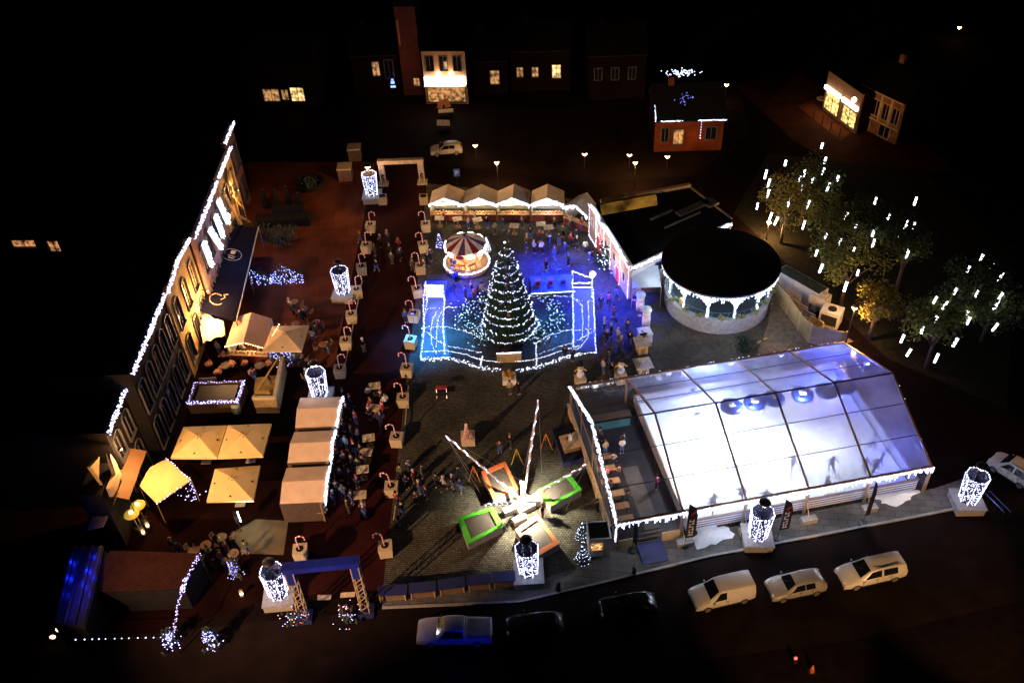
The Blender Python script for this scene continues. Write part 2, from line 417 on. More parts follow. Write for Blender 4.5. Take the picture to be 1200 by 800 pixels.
b.box((-.25, TWD / 2 + .6, .55), (.10, TWD - 1.4, 1.1)); b.box((-.25, TWD / 2 + .6, 1.14), (.28, TWD - 1.4, .07))
b.build('gable_board_wall', TANW, tent)
for k in range(5): MB().box((-.32, 2.2 + 2.6 * k, .55), (.05, .12, 1.0)).build('board_batten', WOOD, tent)
# light strings
pts = [(u, -.14, HE) for u in (0.0, TL + .1)]
MB().bulbs(icicles(pts, .14, .75) + thick(pts, .12, .1, 2), .045).build('eave_light_fringe', LED, tent)
pts = [(u, TWD + .12, HE + .05) for u in (0, TL)]
MB().bulbs(icicles(pts, .2, .7) + thick(pts, .2, .07, 1), .04).build('eave_light_fringe', LED, tent)
pts = [(-.12, 0, HE + .1), (-.12, TWD / 2, HR + .12), (-.12, TWD, HE + .1)]
MB().bulbs(thick(pts, .09, .11, 3), .055).build('gable_light_rope', LEDV, tent)
MB().bulbs(thick([(-.12, .0, 1.0), (-.12, 0, HE)], .12, .08, 2), .05).build('gable_light_rope', LEDV, tent)
pts = [(TL + .1, 0, HE), (TL + .1, TWD / 2, HR)]
MB().bulbs(thick(pts, 1.1, .05, 1), .03).build('gable_light_rope', LED, tent)
for u in (3, 8.5, 14, 19.5, 24): lamp('fringe_glow', tent, (u, -.9, 2.5), 125, (.85, .9, 1), radius=.3)
for k, u in enumerate((5, 10, 15, 20)):
    MB().box((u + .1, -.75, .22), (1.2, .55, .44)).build('ballast_block', TANW if k in (1,) else CONC, tent)
    MB().tube((u, -.1, 1.6), (u + .1, -.75, .4), .035, n=4).build('guy_strut', ALU, tent)
# entrance: ramp and board pieces on the street side of the first bay
MB().box((.7, -.06, .5), (1.3, .08, 1.0)).build('entrance_board', TANW, tent); MB().box((4.2, -.06, .5), (1.4, .08, 1.0)).build('entrance_board', TANW, tent)
e = MB()
for i in range(3): e.box((2.5, -.12, .35 + .55 * i), (1.9, .06, .1))
e.build('door_rail', DWOOD, tent)
MB().add([(1.5, -.1, .3), (3.5, -.1, .3), (3.5, -1.9, .05), (1.5, -1.9, .05)] + [(1.5, -.1, .0), (3.5, -.1, .0), (3.5, -1.9, .0), (1.5, -1.9, .0)],
         [(0, 3, 2, 1), (4, 5, 6, 7), (0, 1, 5, 4), (1, 2, 6, 5), (2, 3, 7, 6), (3, 0, 4, 7)]).build('entrance_ramp', NAVY, tent)
# ice rink
ICE = mat('rink_ice', (.80, .85, .92), .4, vary=.04, scale=.4)
rink = thing('ice_rink', 'white ice rink inside the marquee with blue and white striped boards', 'ice rink', tent.location, TA)
MB().box((15.1, TWD / 2, .08), (18.6, 14.0, .12)).build('ice_sheet', ICE, rink)
BLB = mat('blue_board', (.05, .12, .40), .4, vary=.15)
for u0, u1, v0, v1 in ((5.6, 24.6, .42, .5), (5.6, 24.6, 14.6, 14.68), (5.6, 5.68, .5, 14.6), (24.55, 24.63, .5, 14.6)):
    b = MB(); b.box(((u0 + u1) / 2, (v0 + v1) / 2, .6), (u1 - u0, v1 - v0, 1.1)); bo = b.build('rink_board', WHITE, rink)
    c = MB()
    for i in range(4):
        z = .25 + .27 * i
        c.box(((u0 + u1) / 2, (v0 + v1) / 2, z), (u1 - u0 + .03, v1 - v0 + .03, .10))
    c.build('board_stripe', BLB, bo)
    MB().box(((u0 + u1) / 2, (v0 + v1) / 2, 1.19), (u1 - u0 + .06, v1 - v0 + .06, .06)).build('board_rail', FRAME, bo)
# assumed floodlights under the frame; blue drum lamps along the ridge
FL = 0
for i, (u, v, p) in enumerate(((8.4, 7.2, 2800), (12.8, 7.2, 3100), (17.2, 7.2, 2100), (9.5, 11.2, 500), (14.5, 11.2, 500), (19.5, 11.2, 250))):
    z = roofz(v) - .45
    w = thing('floodlight', 'assumed small white floodlight under the marquee frame, %s from left in the %s row' % (ORD[i % 3], 'ridge' if v < 8 else 'far'), 'floodlight', TW(u, v, z), TA, 'floodlights under the marquee roof')
    h = MB(); h.box((0, 0, .06), (.34, .22, .10)); h.build('housing', BLACK, w)
    MB().box((0, 0, .004), (.28, .17, .012)).build('lens', WHITEL, w)
    MB().tube((0, 0, .1), (0, 0, .42), .02, n=4).build('bracket', DKMETAL, w)
    lamp('flood_beam', w, (0, 0, -.06), p, (.86, .92, 1), 'SPOT', radius=.3, spot=2.75, direction=(0, 0, -1))
BLUED = mat('blue_lamp_drum', (.008, .02, .22), .25, vary=.2, emit=(.02, .05, .9), es=.12)
drum = None
for i, (px, py) in enumerate(((857, 474), (885, 469), (907, 465), (941, 460), (969, 456), (990, 451))):
    P = U(px, py, 4.9)
    if drum is None:
        drum = thing('drum_lamp', '', 'lamp', P, 0, 'blue drum lamps under the marquee ridge')
        MB().lathe([(.02, .02), (.78, 0), (.9, -.1), (.9, -.30), (.7, -.36), (.02, -.36)], n=20).build('drum', BLUED, drum, smooth=True)
        MB().lathe([(.02, .05), (.3, .04), (.34, -.0)], n=12).build('cap', WHITE, drum, smooth=True)
        MB().tube((0, 0, .03), (0, 0, .95), .015, n=4).build('hanger', DKMETAL, drum)
        o = drum
    else: o = copy_tree(drum); o.location = P
    o['label'] = 'round dark blue drum lamp under the marquee ridge, %s from the left' % ORD[i]
for i, (u, v, z, c, p) in enumerate(((23.6, 13.0, 2.2, (.10, .13, 1), 1100), (23.8, 3.0, 2.2, (.10, .14, 1), 260), (12.0, 13.6, 2.2, (.25, .35, 1), 1300))):
    w = thing('assumed_stage_light', ('assumed blue stage light in the far corner of the ice rink', 'assumed blue stage light in the near right corner of the ice rink', 'assumed blue stage light midway along the far side of the rink')[i], 'stage light', TW(u, v, z), 0)  # assumed lamps, placed to tint the ice and foil blue
    MB().lathe([(.08, 0), (.12, .05), (.1, .3), (.02, .32)], n=10).build('housing', BLACK, w)
    MB().lathe([(.001, -.01), (.075, -.004)], n=10).build('lens', glow('blue_lens', BLUEC, 12), w)
    MB().tube((0, 0, .3), (0, 0, roofz(v) - z - .02), .02, n=4).build('stem', BLACK, w)
    lamp('blue_beam', w, (0, 0, -.1), p, c, radius=.2)
# bar area in the first bay
fl = thing('bar_deck', 'dark boarded bar floor in the first bay of the marquee', 'floor deck', tent.location, TA)
MB().box((2.6, TWD / 2, .06), (4.9, 14.6, .08)).build('deck', mat('dark_deck', (.012, .012, .02), .6, vary=.4, spec=.2), fl)
MB().box((3.2, 4.4, .11), (1.3, 6.5, .012)).build('runner', mat('grey_mat', (.06, .055, .055), .9), fl)
for i, v in enumerate((2.0, 3.3, 4.6, 5.9, 7.3, 8.6)):
    t = thing('bench_table', 'brown wooden table in the marquee bar, %s from the street' % ORD[i], 'table', TW(1.1, v, .10), TA, 'tables in the marquee bar')
    MB().box((0, 0, .72), (1.5, .62, .05)).build('tabletop', WOOD, t)
    for sx in (-.6, .6): MB().box((sx, 0, .35), (.08, .5, .7)).build('leg', DWOOD, t)
bc = thing('bar_counter', 'dark bar counter with a blue lit front at the back of the marquee bar', 'bar counter', TW(2.9, 12.6, .1), TA)
MB().box((0, 0, .55), (3.4, .7, 1.1)).build('counter', mat('teal_panel', (.03, .12, .16), .4), bc)
MB().box((0, 0, 1.13), (3.6, .85, .06)).build('counter_top', DWOOD, bc)
w = thing('pendant_lamp', 'small warm lamp over the marquee bar tables', 'lamp', TW(1.4, 6.0, 3.0), 0)
MB().lathe([(.22, 0), (.08, .2), (.02, .22)], n=10).build('shade', BLACK, w); MB().ball((0, 0, .02), .09).build('bulb', WARM, w)
MB().tube((0, 0, .2), (0, 0, roofz(6) - 3.05), .012, n=4).build('cord', BLACK, w)
lamp('bar_glow', w, (0, 0, -.12), 330, (1, .62, .35), radius=.1)

# ------------------------------------------------------------------ bandstand
BX, BY = 20.6, 72.75
bs = thing('bandstand', 'round bandstand with a wide black roof and curtains of white lights', 'bandstand', (BX, BY, 0))
RB = 5.1
BST = brickmat('pale_stone_blocks', (.40, .40, .38), (.32, .32, .31), (.2, .2, .2), 1.5, flat=False)
MB().lathe([(RB, 0), (RB, 1.55), (RB + .12, 1.6), (RB + .12, 1.78), (RB - .3, 1.78), (RB - .3, 1.3), (.01, 1.3)], n=40).build('stone_base', STONE, bs)
MB().lathe([(.01, 1.4), (RB - .31, 1.4), (RB - .31, 1.5), (.01, 1.5)], n=40).build('floor', mat('dark_teal_floor', (.02, .035, .045), .6, spec=.2), bs)
MB().lathe([(5.62, 4.85), (5.7, 4.95), (5.66, 5.06), (3.5, 5.35), (.4, 5.75), (.001, 5.8)], n=48).build('roof', ROOFB, bs)
MB().lathe([(5.60, 4.70), (5.64, 4.70), (5.64, 4.86), (5.60, 4.86)], n=48).build('roof_rim', mat('grey_gutter', (.30, .36, .40), .5, .3), bs)
MB().lathe([(.01, 4.8), (5.55, 4.8), (5.55, 4.84), (.01, 4.84)], n=40).build('ceiling', mat('dim_ceiling', (.05, .07, .09), .8), bs)
colp = []
for k in range(12):
    a = 2 * PI * k / 12 + .12; p = (math.cos(a) * 4.75, math.sin(a) * 4.75); colp.append((a, p))
    cl = MB().tube((*p, 1.5), (*p, 4.8), .10, n=8).build('column', mat('teal_column', (.10, .20, .24), .5), bs)
    # light wrap widening to a swag under the rim
    b = MB(); pp = []
    for i in range(170):
        z = R.uniform(1.85, 4.7) if i % 2 else R.uniform(3.3, 4.7); w_ = .10 + 1.15 * max(0, (z - 3.0) / 1.7) ** 1.3
        pp.append((p[0] - math.sin(a) * R.uniform(-w_, w_) + math.cos(a) * .15, p[1] + math.cos(a) * R.uniform(-w_, w_) + math.sin(a) * .15, z))
    b.bulbs(pp, .068); b.build('column_lights', LEDV, bs)
rim = [(5.55 * math.cos(t), 5.55 * math.sin(t), 4.68) for t in [2 * PI * i / 60 for i in range(61)]]
MB().bulbs(icicles(rim, .15, .75, .13) + thick(rim, .12, .07, 2), .058).build('rim_lights', LEDV, bs)
rr = MB()
for k in range(40):
    a = 2 * PI * k / 40; rr.tube((4.98 * math.cos(a), 4.98 * math.sin(a), 1.78), (4.98 * math.cos(a), 4.98 * math.sin(a), 2.5), .02, n=4)
ring = [(4.98 * math.cos(2 * PI * i / 40), 4.98 * math.sin(2 * PI * i / 40), 2.5) for i in range(41)]
rr.path(ring, .03, 4); rr.build('railing', mat('blue_railing', (.06, .10, .16), .5), bs)
for k in range(8):
    a = PI + .35 + k * .36; c = (5.0 * math.cos(a), 5.0 * math.sin(a), 1.95)
    b = MB()
    for i in range(22): b.ball((c[0] + R.gauss(0, .28), c[1] + R.gauss(0, .12), c[2] + R.uniform(-.1, .25)), R.uniform(.06, .14), 5, 3)
    b.build('planting', mat('yellowish_leaves', (.14, .16, .05), .9, vary=.4, scale=8), bs)
lamp('base_fill', bs, (-.5, -7.2, 3.0), 220, COOL, radius=.3); lamp('base_fill', bs, (-6.0, -4.2, 3.0), 140, COOL, radius=.3); lamp('base_fill', bs, (4.6, -5.6, 3.0), 150, COOL, radius=.3)  # fill lamps added outside the rim to light the stone base
lamp('inside_glow', bs, (0, -1, 3.6), 22, (.6, .85, 1), radius=.4)
t = thing('stage_bench', 'dark slatted bench standing on the bandstand floor', 'bench', (BX + .1, BY - 2.2, 1.5))
MB().box((0, 0, .42), (4.2, .5, .06)).build('seat', mat('purple_board', (.10, .06, .12), .6), t); MB().box((0, .25, .75), (4.2, .06, .5)).build('backrest', mat('purple_board', (.1, .06, .12)), t)
for sx in (-1.8, 1.8): MB().box((sx, 0, .2), (.08, .45, .4)).build('leg', BLACK, t)
t = thing('yellow_barrel', 'small yellow barrel beside a bandstand column', 'barrel', (BX - 3.9, BY - 2.1, 1.5))
MB().lathe([(.25, 0), (.32, .35), (.25, .8)], n=12).build('drum', GOLD, t, smooth=True); MB().lathe([(.29, .18), (.30, .22)], n=12).build('hoop', BLACK, t)

# ------------------------------------------------------------------ light wrapped lamp columns
LEDC = glow('column_led', (.60, .64, 1.0), 4.2)
CLOC = [((437, 234), 'behind the back planters by the white arch', SODC, 1300), ((404, 349), 'beside the left row of planters, above the tan parasol', None, 0), ((377, 470), 'just behind the peach roofed stalls', COOL, 60),
        ((329, 702), 'beside the blue lit arch at the bottom left', (1, .8, .7), 60), ((620, 676), 'in front of the orange trampoline on the pavement edge', None, 0),
        ((886, 634), 'in front of the marquee between two feather flags', COOL, 120), ((1131, 592), 'beside the parked car at the right edge', (1, .9, .85), 60)]
lc0 = None
for i, (q, wh, lc, lp) in enumerate(CLOC):
    P = U(*q)
    if i == 0:
        lc0 = thing('lamp_column', '', 'lamp column', P, 0, 'light wrapped lamp columns')
        b = MB(); b.box((0, 0, .35), (2.1, 2.1, .7)); b.box((0, 0, .73), (2.25, 2.25, .08)); b.build('plinth', CONC, lc0)
        oct_ = [(.86 * math.cos(PI / 8 + PI / 4 * j), .86 * math.sin(PI / 8 + PI / 4 * j)) for j in range(8)]
        s = MB(); vs = [(x * .8, y * .8, .85) for x, y in oct_] + [(x, y, 3.5) for x, y in oct_]
        s.add(vs, [(j, (j + 1) % 8, 8 + (j + 1) % 8, 8 + j) for j in range(8)]); s.build('sleeve', mat('dark_mesh_sleeve', (.02, .02, .06), .7), lc0)
        bb = []
        for j in range(540):
            a = R.uniform(0, 2 * PI); z = R.uniform(.85, 3.55); k = (a % (PI / 4)) / (PI / 4)
            r = (.8 + .2 * (z - .85) / 2.65) * .86 * math.cos(PI / 8) / math.cos((a - PI / 8) % (PI / 4) - PI / 8) + .03
            bb.append((r * math.cos(a), r * math.sin(a), z))
        for x, y in oct_:
            bb += [(x * (.8 + .2 * t) * 1.03, y * (.8 + .2 * t) * 1.03, .85 + 2.65 * t) for t in [j / 22 for j in range(23)]]
        bb += thick([(x, y, 3.52) for x, y in oct_] + [(*oct_[0], 3.52)], .1, .04, 1)
        MB().bulbs(bb, .036).build('light_net', LEDC, lc0)
        MB().tube((0, 0, .7), (0, 0, 4.6), .07, n=8).build('pole', BLACK, lc0)
        MB().lathe([(.40, 4.56), (.46, 4.6), (.42, 4.68), (.12, 4.76), (.001, 4.78)], n=16).build('lamp_head', BLACK, lc0, smooth=True)
        o = lc0
        lamp('column_glow', lc0, (0, -1.2, 2.3), 45, (.5, .6, 1), radius=.4); lamp('column_glow', lc0, (0, 1.2, 2.3), 25, (.5, .6, 1), radius=.4)
    else:
        o = copy_tree(lc0); o.location = P; o.rotation_euler = (R.uniform(-.02, .02), R.uniform(-.02, .02), R.choice((0, PI / 2, PI, -PI / 2)) + R.uniform(-.12, .12))
    o['label'] = 'lamp column wrapped in white lights ' + wh
for i, (o, (q, wh, lc, lp)) in enumerate(zip([x for x in S.objects if x.get('category') == 'lamp column'], CLOC)):
    if lc:
        MB().lathe([(.001, 4.36), (.3, 4.40), (.36, 4.55)], n=12).build('lamp_glass', SODIUM if lc is SODC else WHITEL, o)
        lamp('lamp_light', o, (0, -.2, 4.2), lp, lc, radius=.2)

# ------------------------------------------------------------------ big christmas tree
P = U(598, 398); th = HT(P, 284)
TB = 1.6
xt = thing('christmas_tree', 'tall dark christmas tree ringed with rows of white lights', 'christmas tree', P)
MB().box((0, 0, TB / 2), (2.4, 2.4, TB)).build('stand', mat('black_box', (.012, .012, .016), .6), xt)
MB().tube((0, 0, TB), (0, 0, th - .3), .16, .03, 8).build('trunk', WOOD, xt)
def treer(z): return 2.65 * (1 - (z - TB) / (th - TB)) ** .8 + .05
b = MB()
for i in range(5200):
    z = TB + (th - TB) * (1 - math.sqrt(R.random())) ; r = treer(z) * (R.random() ** .35); a = R.uniform(0, 2 * PI)
    c = Vector((r * math.cos(a), r * math.sin(a), z)); out = Vector((math.cos(a), math.sin(a), -.35)) * R.uniform(.22, .42); w_ = Vector((-math.sin(a), math.cos(a), R.uniform(-.4, .4))) * .07
    b.add([c - w_, c + w_, c + out], [(0, 1, 2)])
b.build('crown', FIR, xt)
for lv in range(11):
    b = MB(); z = TB + .3 + (th - TB - .6) * (lv / 11.0) + R.uniform(-.16, .16); n = int(treer(z) * 2 * PI / .2); ph = R.uniform(0, 6); nf = R.randint(3, 6)
    for i in range(n):
        a = 2 * PI * i / n
        if R.random() < .1: continue
        r = treer(z) + .12 + R.uniform(-.16, .08)
        b.bulb((r * math.cos(a), r * math.sin(a), z - .14 * abs(math.sin(nf * a / 2 + ph)) + R.uniform(-.06, .06)), R.choice((.04, .05, .06, .09)))
    b.build('light_ring', LED, xt)
MB().bulb((0, 0, th), .12).build('tree_top_light', LED, xt)
sg = thing('tree_signboard', 'tan signboard with a bright top edge below the christmas tree', 'signboard', U(597, 424))
MB().box((0, 0, .55), (2.3, .12, 1.1)).build('board', brickmat('tan_planks', (.5, .38, .2), (.4, .3, .15), (.15, .1, .05), 3, flat=False, bw=3, rh=.5), sg)
MB().bulbs(thick([(-1.1, -.02, 1.14), (1.1, -.02, 1.14)], .08, .05, 3), .05).build('edge_lights', LEDV, sg)
fb = thing('flower_box', 'square white planter of yellow and red flowers in front of the tree signboard', 'planter', U(597, 446))
MB().box((0, 0, .3), (1.25, 1.25, .6)).build('box', WHITE, fb)
b = MB()
for i in range(60): b.ball((R.uniform(-.5, .5), R.uniform(-.5, .5), .62 + R.uniform(0, .3)), R.uniform(.06, .13), 5, 3)
b.build('flowers', mat('yellow_flowers', (.5, .34, .06), .8, vary=.6, scale=6), fb)
b = MB()
for i in range(14): b.ball((R.uniform(-.45, .45), R.uniform(-.45, .45), .72 + R.uniform(0, .3)), R.uniform(.06, .1), 5, 3)
b.build('red_flowers', RED, fb)

# ------------------------------------------------------------------ rope light enclosure round the tree
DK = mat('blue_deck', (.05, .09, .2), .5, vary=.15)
def enclosure(name, label, deck, ropes, panel=None):
    P = U(*deck[0]); t = thing(name, label, 'lit deck', P)
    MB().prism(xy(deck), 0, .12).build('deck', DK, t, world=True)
    for z0, z1, per, rad, pts in ropes:
        n = len(pts); W_ = [U(p[0], p[1], z0 + (z1 - z0) * i / max(1, n - 1)) for i, p in enumerate(pts)]
        MB().bulbs(thick(W_, .17, rad, per), .05).build('light_rope', LEDV, t, world=True)
        f = MB().path(W_, .03, 4)
        if z0 > .6:
            for w in W_: f.tube((w.x, w.y, 0.05), w, .03, n=4)
        f.build('rail', DKMETAL, t, world=True)
    return t
tl = enclosure('left_light_walk', 'blue deck walk edged with white rope lights left of the christmas tree', [(492, 421), (527, 421), (519, 362), (524, 330), (498, 330), (496, 362)],
    [(.15, .15, 2, .05, [(493, 420), (497, 385), (496, 352), (499, 330)]), (.15, .15, 2, .05, [(521, 414), (519, 380), (521, 350)]),
     (.9, .9, 1, .04, [(495, 394), (499, 362), (503, 335)]),
     (.15, .15, 1, .02, [(511, 414), (506, 403), (505, 385), (508, 372), (511, 366)]), (.15, .15, 1, .02, [(511, 406), (512, 385), (514, 372), (519, 363), (526, 359)]),
     (.2, .2, 2, .06, [(494, 421), (510, 420), (527, 418)]),
     (1.0, 1.0, 1, .05, [(494, 384), (510, 382), (524, 383), (545, 388), (565, 396)]), (.9, .9, 1, .05, [(494, 385), (510, 397), (524, 405), (545, 409), (563, 413)]),
     (.15, 1.6, 2, .05, [(563, 428), (565, 418)]), (.15, .15, 1, .05, [(501, 362), (521, 360), (540, 360)])])
tl2 = enclosure('right_light_walk', 'blue deck walk edged with white rope lights right of the christmas tree', [(669, 412), (699, 413), (697, 360), (695, 340), (671, 340), (671, 370)],
    [(.15, .15, 2, .05, [(672, 408), (672, 375), (671, 340)]), (.15, .15, 2, .05, [(698, 412), (697, 380), (695, 340)]),
     (.15, .15, 1, .02, [(682, 399), (683, 378), (682, 358), (675, 352)]), (.15, .15, 1, .02, [(668, 413), (680, 407), (689, 395), (690, 375), (689, 353)]),
     (.2, .2, 2, .06, [(655, 420), (675, 414), (698, 413)]),
     (1.0, 1.0, 1, .05, [(629, 401), (645, 392), (665, 387), (697, 385)]), (.9, .9, 1, .05, [(630, 415), (655, 406), (675, 400), (697, 387)]),
     (.15, 1.6, 2, .05, [(629, 428), (628, 402)]), (.15, .15, 1, .05, [(672, 350), (685, 353), (695, 352)]), (.15, .15, 1, .04, [(622, 347), (645, 347), (669, 347)])])
for nm, lab, x0, x1, yb, yt in (('left_gate', 'white lit gate panel at the back of the left light walk', 500, 521, 352, 334), ('right_gate', 'lit double barred gate with a slanted top at the back of the right light walk', 671, 694, 350, 318)):
    A, B = U(x0, yb), U(x1, yb); h = HT(A, yt)
    t = thing('light_gate', lab, 'lit gate', A)
    MB().bulbs(thick([A, A + Vector((0, 0, h))], .14, .05, 2) + thick([B, B + Vector((0, 0, h * .8))], .14, .05, 2), .055).build('post_lights', LEDV, t, world=True)
    MB().tube(A, A + Vector((0, 0, h)), .05, n=6).build('post', DKMETAL, t, world=True); MB().tube(B, B + Vector((0, 0, h * .82)), .05, n=6).build('post', DKMETAL, t, world=True)
    if nm == 'left_gate':
        z = Vector((0, 0, 1)); off = Vector((0, .08, 0))
        MB().plate([A + off + z * .3, B + off + z * .3, B + off + z * (h * .95), A + off + z * (h * .95)], .06).build('panel', WHITE, t, world=True)
        MB().bulbs(thick([A + z * h, B + z * h * .95], .14, .06, 2), .05).build('bar_lights', LEDV, t, world=True); lamp('panel_fill', t, (.9, -1.4, 1.6), 190, (.8, .86, 1), radius=.2)  # fill light added before the gate to brighten its white panel
    else:
        z = Vector((0, 0, 1))
        MB().bulbs(thick([A + z * h, B + z * h * .75], .13, .05, 2), .055).build('bar_lights', LEDV, t, world=True)
        for k in (.42, .58): MB().bulbs(thick([A + z * h * k, B + z * h * k], .13, .05, 2), .055).build('bar_lights', LEDV, t, world=True)
        MB().ball(B + z * h * .9, .32, 8, 6).build('globe', glow('white_globe', (.9, .93, 1), 3), t, world=True)
fr = thing('front_light_fence', 'curved thick band of white lights along the front of the tree enclosure', 'lit fence', U(585, 433))
pts = [U(*p, .25) for p in ((494, 421), (525, 420), (545, 424), (565, 431), (585, 433.5))]
pts2 = [U(*p, .25) for p in ((605, 433), (625, 431), (645, 425), (665, 418), (680, 414))]
for pp in (pts, pts2):
    MB().bulbs(thick(pp, .13, .17, 2), .05).build('light_band', LEDV, fr, world=True)
    up = [p + Vector((0, .5, .55)) for p in pp]
    MB().bulbs(thick(up, .14, .04, 1), .05).build('light_rope', LEDV, fr, world=True)
    f = MB()
    for w in line(up, 1.2): f.tube((w.x, w.y, 0), w, .03, n=4); f.tube(w, w + Vector((.0, .7, .05)), .025, n=4)
    f.build('posts', DKMETAL, fr, world=True)
blobs = {'left': [(550, 362), (545, 370), (541, 378), (546, 385), (556, 390), (563, 397), (558, 360), (568, 356), (562, 404), (570, 400), (555, 372)],
         'right': [(640, 356), (648, 362), (654, 370), (651, 378), (645, 386), (636, 391), (630, 395), (636, 400), (626, 400), (655, 384)]}
for sd, bl in blobs.items():
    t = thing('lit_hedge', 'ring shaped evergreen hedge sprinkled with white lights %s of the christmas tree' % sd, 'hedge', U(*bl[4]), 0, 'lit hedges round the tree')
    b = MB(); q = MB()
    for p in bl:
        c = U(*p)
        for i in range(70):
            d = Vector((R.gauss(0, .38), R.gauss(0, .38), abs(R.gauss(.45, .3)))); a = c + d
            e1 = Vector((R.uniform(-1, 1), R.uniform(-1, 1), R.uniform(-1, 1))) * .16; e2 = Vector((R.uniform(-1, 1), R.uniform(-1, 1), R.uniform(-1, 1))) * .12
            b.add([a - e1, a + e1, a + e2 + Vector((0, 0, .12))], [(0, 1, 2)])
        for i in range(19): q.bulb(c + Vector((R.gauss(0, .45), R.gauss(0, .45), abs(R.gauss(.6, .35)))), R.uniform(.035, .075))
    b.build('foliage', FIR, t, world=True); q.build('light_net', glow('green_white_led', (.50, .72, .85), 2.2), t, world=True)
# assumed blue floodlights, placed to colour the ground
for i, (q, z, c, p, lab) in enumerate((((690, 338), 4.5, BLUEC, 7000, 'behind the right light walk'), ((715, 362), 4.5, BLUEC, 7000, 'near the red and white house'), ((645, 318), 4.5, BLUEC, 12000, 'beside the small stage'),
        ((533, 345), 3.5, BLUEC, 8000, 'beside the carousel'), ((488, 400), 3.5, CYANC, 2600, 'beside the right row of planters'), ((648, 384), 3.5, (.02, .2, 1), 2800, 'behind the right hedge'), ((532, 388), 3.5, CYANC, 2600, 'behind the left hedge'))):
    P = U(*q)
    t = thing('added_blue_floodlight', 'assumed small blue floodlight on a thin stand ' + lab, 'floodlight', P, 0, 'blue floodlights on stands')
    MB().tube((0, 0, 0), (0, 0, z), .03, n=5).build('stand', BLACK, t); MB().box((0, 0, z + .06), (.3, .2, .18)).build('housing', BLACK, t)
    MB().box((0, -.11, z + .06), (.22, .02, .12)).build('lens', glow('blue_lens', BLUEC, 12), t)
    lamp('blue_beam', t, (0, -.3, z - .1), p * 1.15, c, 'SPOT', radius=.2, spot=2.1, direction=(0, -.05, -1))
# little stage with band gear
st = thing('small_stage', 'low blue lit stage with a white lit front edge behind the christmas tree', 'stage', U(648, 343))
MB().box((0, 1.0, .2), (4.4, 3.0, .4)).build('platform', DK, st); MB().bulbs(thick([(-2.2, -.52, .42), (2.2, -.52, .42)], .1, .04, 2), .05).build('edge_lights', LED, st)
for i, (x, c, lab) in enumerate(((-1.5, (.5, .12, .05), 'orange'), (-.2, (.4, .05, .3), 'purple'), (1.1, (.1, .1, .4), 'dark blue'))):
    t = thing('stage_speaker', '%s lit loudspeaker box standing on the small stage' % lab, 'loudspeaker', U(648, 343) + Vector((x, .9, .4)), 0)
    MB().box((0, 0, .35), (.6, .5, .7)).build('cabinet', mat(lab.replace(' ', '_') + '_cabinet', c, .6), t); MB().lathe([(.001, 0), (.2, .02), (.22, 0)], n=12).build('cone', BLACK, t).rotation_euler = (PI / 2, 0, 0)
    t.children[-1].location = (0, -.26, .35)
for i, x in enumerate((-.9, .5)):
    t = thing('microphone_stand', 'thin tripod microphone stand on the small stage, %s' % ('left one', 'right one')[i], 'microphone stand', U(648, 343) + Vector((x, 1.4, .4)), 0)
    MB().tube((0, 0, 0), (0, 0, 1.5), .02, n=5).tube((0, 0, 1.5), (.5, -.2, 1.7), .02, n=5).build('boom', ALU, t)
    MB().tube((0, 0, .3), (.35, 0, 0), .015, n=4).tube((0, 0, .3), (-.2, .3, 0), .015, n=4).tube((0, 0, .3), (-.2, -.3, 0), .015, n=4).build('tripod_base', ALU, t)
    MB().ball((.52, -.21, 1.71), .05, 6, 4).build('microphone', BLACK, t)

# ------------------------------------------------------------------ carousel
CC = Vector((-4.34, 81.4, 0))
ca = thing('carousel', 'small carousel with striped red and white cone roof and bright round rim', 'carousel', CC)
MB().lathe([(2.45, 0), (2.5, .1), (2.5, .45), (2.2, .5), (.01, .5)], n=36).build('platform', mat('carousel_floor', (.5, .3, .15), .6), ca)
MB().bulbs([(2.42 * math.cos(2 * PI * i / 110) + R.uniform(-.09, .09), 2.42 * math.sin(2 * PI * i / 110) + R.uniform(-.09, .09), .53 + R.uniform(-.12, .05)) for i in range(330)], .06).build('rim_lights', LEDV, ca)
MB().lathe([(.5, .5), (.5, 2.6)], n=12).build('centre_column', mat('warm_mirror', (.6, .45, .25), .3, .3), ca)
NS = 16
for k in range(NS):
    a0, a1 = 2 * PI * k / NS, 2 * PI * (k + 1) / NS
    rt, zt, rb, zb = .12, 3.75, 2.15, 2.75
    b = MB().plate([(rb * math.cos(a0), rb * math.sin(a0), zb), (rb * math.cos(a1), rb * math.sin(a1), zb), (rt * math.cos(a1), rt * math.sin(a1), zt), (rt * math.cos(a0), rt * math.sin(a0), zt)], .04)
    b.build('canopy_panel', [mat('white_canvas', (.75, .75, .78), .6), mat('crimson_canvas', (.22, .015, .04), .6), mat('white_canvas', (.75, .75, .78)), mat('violet_canvas', (.10, .04, .18), .6)][k % 4], ca)
for k in range(12):
    a = 2 * PI * (k + .5) / 12; v = Vector((math.cos(a), math.sin(a), 0)); w = Vector((-math.sin(a), math.cos(a), 0))
    b = MB().lathe([(.001, 0), (.3, .02), (.36, .1), (.001, .14)], n=10); o = b.build('valance_shield', glow('valance_glow', (1, .85, .8), 8.0) if k % 4 else mat('crimson_canvas'), ca)
    o.location = v * 2.12 + Vector((0, 0, 2.5)); o.rotation_euler = (0, PI / 2, a); o.scale = (.8, 1.3, 1)
MB().ball((0, 0, 3.85), .2, 8, 6).build('finial', NAVY, ca)
